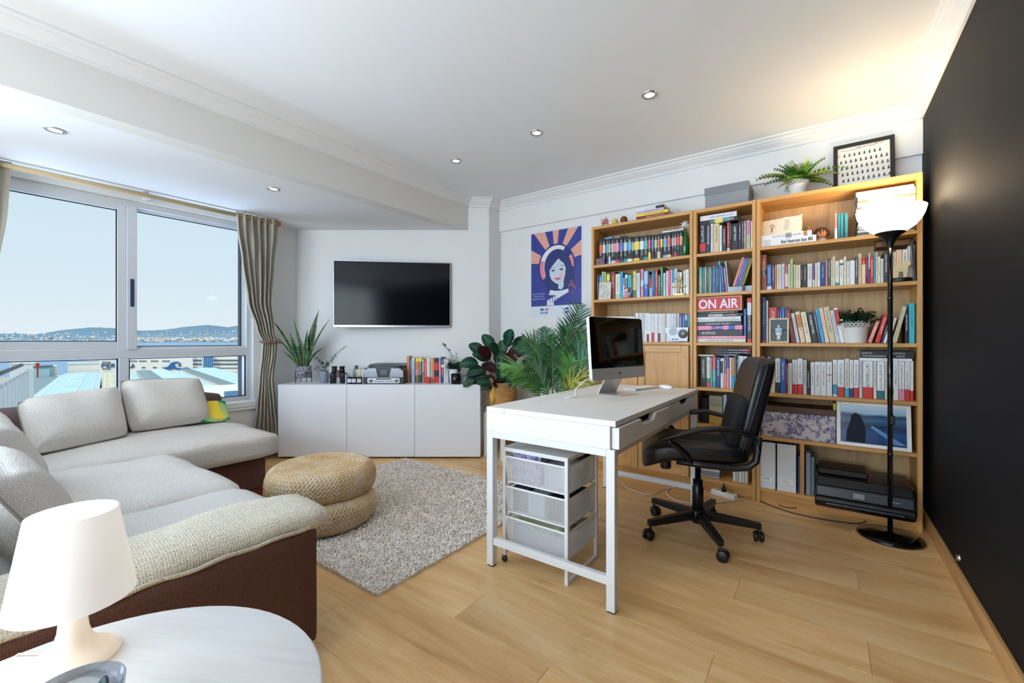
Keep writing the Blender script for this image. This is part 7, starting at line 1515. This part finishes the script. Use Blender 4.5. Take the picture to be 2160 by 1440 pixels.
# company building with its name and wave emblem
F0 = 420.0; wm = plain('#f2efe8', .8, vary=.02); pf = eroot('office_building', 'long white harbour building with PEREIRA in blue letters', 'building')
U = lambda px: eu(px, F0)[0]; Zp = lambda px, py: ez(px, py, F0)
zt = Zp(300, 754); obj('front_block', MB().box((U(209), F0, -25), (U(262), F0+40, Zp(230, 757))), wm, pf); obj('main_block', MB().box((U(262)+.02, F0, -25), (U(407), F0+40, Zp(330, 750))), wm, pf)
obj('roof_edge', MB().box((U(208.5), F0-.5, Zp(230, 757)), (U(262), F0+40, Zp(230, 756))), plain('#9a5a4a', .8), pf)
gl_ = plain('#5b6a78', .3)
def wrow(px0, n, step, py0, py1, w_=2.4):
    for k in range(n):
        px = px0+step*k; o = obj('window', MB().box((U(px), F0-.25, Zp(px, py1)), (U(px+w_), F0+.1, Zp(px, py0))), gl_, pf)
wrow(216, 4, 4.6, 762.5, 765.5, 3); wrow(216, 4, 4.6, 776.5, 779.5, 3); wrow(242.5, 2, 4.6, 762, 765, 3)
for g in (273.5, 293.5, 318.5, 342.5): wrow(g, 4, 4.1, 760, 763, 2.7)
for g in (273.5, 299, 322.5): wrow(g, 3, 2.8, 773.5, 776.5, 1.9)
lm_ = plain('#2c4f80', .6, vary=0); s_ = eu(247, F0)[1]
px_l = [(214, 'P'), (224.5, 'E'), (235, 'R'), (247.5, 'E'), (258, 'I'), (264, 'R'), (275.5, 'A')]
for i, (px, ch) in enumerate(px_l):
    w_ = (U(px+(9 if ch != 'I' else 3.4))-U(px)); lettering('sign_letter', ch, 5, lm_, pf, ((U(px)+w_/2), F0-.4, Zp(px+4, 770.8)), (PI/2, 0, 0), width=w_, height=(Zp(px, 766.5)-Zp(px, 775)), depth=.12, bold=.10)
wave = [(340, 774), (346, 774.5), (352, 774), (357, 770), (360, 765.5), (366, 763), (373, 762.3), (379, 764), (382, 768), (381, 772), (377.5, 773.5), (375, 771), (377, 769.5), (378, 767), (375, 765.5), (371, 766), (368, 769), (370, 773.5), (376, 776), (385, 776.5), (392, 774.5), (400, 776), (399, 780), (392, 778), (384, 780), (374, 779.5), (366, 777.5), (360, 780), (352, 779), (346, 777)]
obj('wave_emblem', MB().prism([(U(a), Zp(a, b)) for a, b in wave], .3, .55, M=Matrix.Translation((0, F0, 0)) @ Matrix.Rotation(PI/2, 4, 'X')), plain('#2f66a4', .6, vary=.05), pf)
of = eroot('office_building', 'white office building with window bands and a blue glass stair tower', 'building')
obj('block', MB().box((U(407.5), F0+2, -25), (U(640), F0+40, Zp(450, 750))), wm, of)
for (a, b) in ((758.5, 762), (766.5, 770), (775.5, 777.5)):
    for k in range(17):
        px = 408+6.1*k
        if 426 < px < 450: continue
        obj('window', MB().box((U(px), F0+1.7, Zp(px, b)), (U(px+5.2), F0+2.1, Zp(px, a))), gl_, of)
stt = obj('stair_tower', MB().box((U(429), F0-1, -25), (U(449), F0+8, Zp(439, 749))), plain('#3f7fae', .15, .2), of)
for k in range(6): obj('tower_mullion', MB().box((U(429+3.9*k), F0-1.3, -25), (U(429.5+3.9*k), F0-1, Zp(439, 749))), plain('#bcd4e4', .5), stt)
obj('blue_tower', MB().box((U(509), F0-2, -25), (U(526), F0+14, Zp(515, 748))), plain('#86b4d4', .4), of)
# warehouse roofs: long sheds running away from the window
ZR = -17.2
def uR(px, py=800): t_ = (H-ZR)/(py-718); d = ray(px); return (d[0]*gx_+d[1]*gy_)*t_
sheds = [(40, 112, '#a8b8bc', 1, 'grey ribbed warehouse roof, leftmost'), (115, 213, '#bfe0e8', 0, 'pale cyan warehouse roof below the blue letters'), (216, 262, '#d8cfae', 0, 'beige warehouse roof behind the window mullion'), (264, 301, '#bfe2ea', 0, 'pale cyan roof right of the window mullion'), (303, 346, '#9fb0b4', 1, 'grey ribbed roof in front of the wave emblem'), (348, 396, '#c4e4ec', 0, 'pale cyan roof below the wave emblem'), (398, 432, '#b4d8e4', 0, 'light blue roof in front of the office tower'), (434, 468, '#b9b08c', 1, 'brown striped roof right of the office tower'), (470, 560, '#bde0e8', 0, 'pale cyan roof at the right edge of the window')]
for k, (a, b, c, rib, lab) in enumerate(sheds):
    r_ = eroot('warehouse', lab, 'building'); u0, u1 = uR(a), uR(b); Fa, Fb = 95, 330+12*(k % 3); um = (u0+u1)/2; rs = .15; zo = .4*((k*5) % 3-1)
    obj('walls', MB().box((u0+.3, Fa+.5, -25), (u1-.3, Fb-.5, ZR+zo-.4)), plain('#e2e4e2', .8), r_)
    obj('roof', MB().add([(u0, Fa, ZR+zo-.4), (um, Fa, ZR+zo+rs), (u1, Fa, ZR+zo-.4), (u0, Fb, ZR+zo-.4), (um, Fb, ZR+zo+rs), (u1, Fb, ZR+zo-.4)], [(0, 1, 4, 3), (1, 2, 5, 4), (0, 2, 1), (3, 4, 5), (0, 3, 5, 2)]), plain(c, .6, vary=.06), r_)
    m = MB()
    for j in range(12 if rib else 4):
        t_ = (j+.5)/(12 if rib else 4); uu = u0+(u1-u0)*t_; zz = ZR+zo-.4+(rs+.4)*(1-abs(2*t_-1)); m.box((uu-.12, Fa, zz-.05), (uu+.12, Fb, zz+.12))
    obj('roof_ribs', m, plain('#7f98a4' if rib else '#e4f0f2', .6), r_, kind='stuff')
    if not rib:
        for j in range(5): F_ = Fa+30+44*j+9*(k % 3); obj('skylight', MB().box((um-(u1-u0)*.12, F_, ZR+zo), (um+(u1-u0)*.12, F_+2, ZR+zo+rs+.25)), plain('#dff2f6', .4), r_)
# low white buildings by the water at left
for k, (a, b, p0, p1, F_, c, lab) in enumerate(((72, 104, 775, 792, 330, '#9cc4cc', 'small pale green quay building with a dark roof'), (106, 116, 774, 784, 345, '#e8e8e4', 'tiny white hut on the quay'), (143, 208, 768, 792, 345, '#efe8e0', 'low white quay building left of the blue letters'), (181, 207, 761, 780, 362, '#f0ebe4', 'white gabled shed beside the PEREIRA building'), (20, 70, 768, 790, 360, '#d6dde0', 'low pale quay shed at the far left'))):
    r_ = eroot('quay_building', lab, 'building'); u0, u1 = eu(a, F_)[0], eu(b, F_)[0]; z1_ = ez(a, p0, F_)
    obj('walls', MB().box((u0, F_, -25), (u1, F_+14, z1_)), plain(c, .8), r_); obj('roof', MB().box((u0-.4, F_-.5, z1_), (u1+.4, F_+15, z1_+.5)), plain('#5a6468' if k == 0 else '#dadcd8', .8), r_)
rd_ = eroot('crane_bucket', 'small red funnel on the quay in the left pane', 'machine'); a_, b_ = eu(75, 322)[0], eu(83, 322)[0]; obj('funnel', MB().add([(a_, 322, ez(79, 766, 322)), (b_, 322, ez(79, 766, 322)), (b_, 324, ez(79, 766, 322)), (a_, 324, ez(79, 766, 322)), ((a_+b_)/2-.6, 322.5, ez(79, 773.5, 322)), ((a_+b_)/2+.6, 322.5, ez(79, 773.5, 322)), ((a_+b_)/2+.6, 323.5, ez(79, 773.5, 322)), ((a_+b_)/2-.6, 323.5, ez(79, 773.5, 322))], [(0, 1, 2, 3), (0, 4, 5, 1), (1, 5, 6, 2), (2, 6, 7, 3), (3, 7, 4, 0)]), plain('#d0302a', .5), rd_)
obj('mast', MB().box(((a_+b_)/2-.3, 322.7, -17.6), ((a_+b_)/2+.3, 323.3, ez(79, 773, 322))), plain('#b02a24', .5), rd_)
# ribbed metal parapet and dark gutter close by at left
pp = eroot('parapet', 'ribbed pale metal parapet wall of the next roof at left', 'wall'); pw0 = Vector((eu(-60, 62)[0], 62)); 
def PA(px, py, F): u, s_ = eu(px, F); return Vector((u, F, H+(718-py)*s_))
A, B = PA(-70, 838, 26), PA(57, 776, 52); n_p = 26
for k in range(n_p):
    a = A.lerp(B, k/n_p); b = A.lerp(B, (k+.86)/n_p); off = Vector((.12, 0, 0)) if k % 2 else Vector((0, 0, 0))
    obj('metal_panel', MB().add([(a.x+off.x, a.y, a.z-9), (b.x+off.x, b.y, b.z-9), (b.x+off.x, b.y, b.z-.2), (a.x+off.x, a.y, a.z-.2), (a.x+off.x-.1, a.y, a.z-9), (b.x+off.x-.1, b.y, b.z-9), (b.x+off.x-.1, b.y, b.z-.2), (a.x+off.x-.1, a.y, a.z-.2)], [(0, 1, 2, 3), (7, 6, 5, 4), (0, 4, 5, 1), (3, 2, 6, 7), (1, 5, 6, 2), (0, 3, 7, 4)]), plain('#b9c6cc' if k % 2 else '#d4dde0', .5), pp)
obj('gutter', MB().tube([A+Vector((-.3, 0, .25)), B+Vector((-.3, 0, .25))], .13, 8), plain('#3c434c', .6), pp)
ret = MB(); C_ = PA(71, 779, 53); ret.add([(B.x, B.y, B.z-9), (C_.x, C_.y, B.z-9), (C_.x, C_.y, C_.z), (B.x, B.y, B.z), (B.x, B.y+.1, B.z-9), (C_.x, C_.y+.1, B.z-9), (C_.x, C_.y+.1, C_.z), (B.x, B.y+.1, B.z)], [(0, 1, 2, 3), (7, 6, 5, 4), (3, 2, 6, 7), (1, 5, 6, 2)]); obj('end_panel', ret, plain('#d8e2e4', .5), pp)
# white terrace roof with blue glazing below, right
tr_ = eroot('terrace_roof', 'white flat roof with blue glazing strips at lower right of the window', 'building'); zr = -9.5
def ur(px, py): t_ = (H-zr)/(py-718); d = ray(px); return ((d[0]*gx_+d[1]*gy_)*t_, (d[0]*fx_+d[1]*fy_)*t_)
u0, F1 = ur(412, 815); obj('slab', MB().box((ur(395, 820)[0], 60, -25), (ur(600, 815)[0], F1, zr)), plain('#efece6', .8), tr_)
for k in range(4): a, f_ = ur(472, 829+2.6*k); obj('glazing_strip', MB().box((a, f_-.9, zr), (ur(540, 829+2.6*k)[0], f_, zr+.35)), plain('#2f6f9c', .25), tr_)
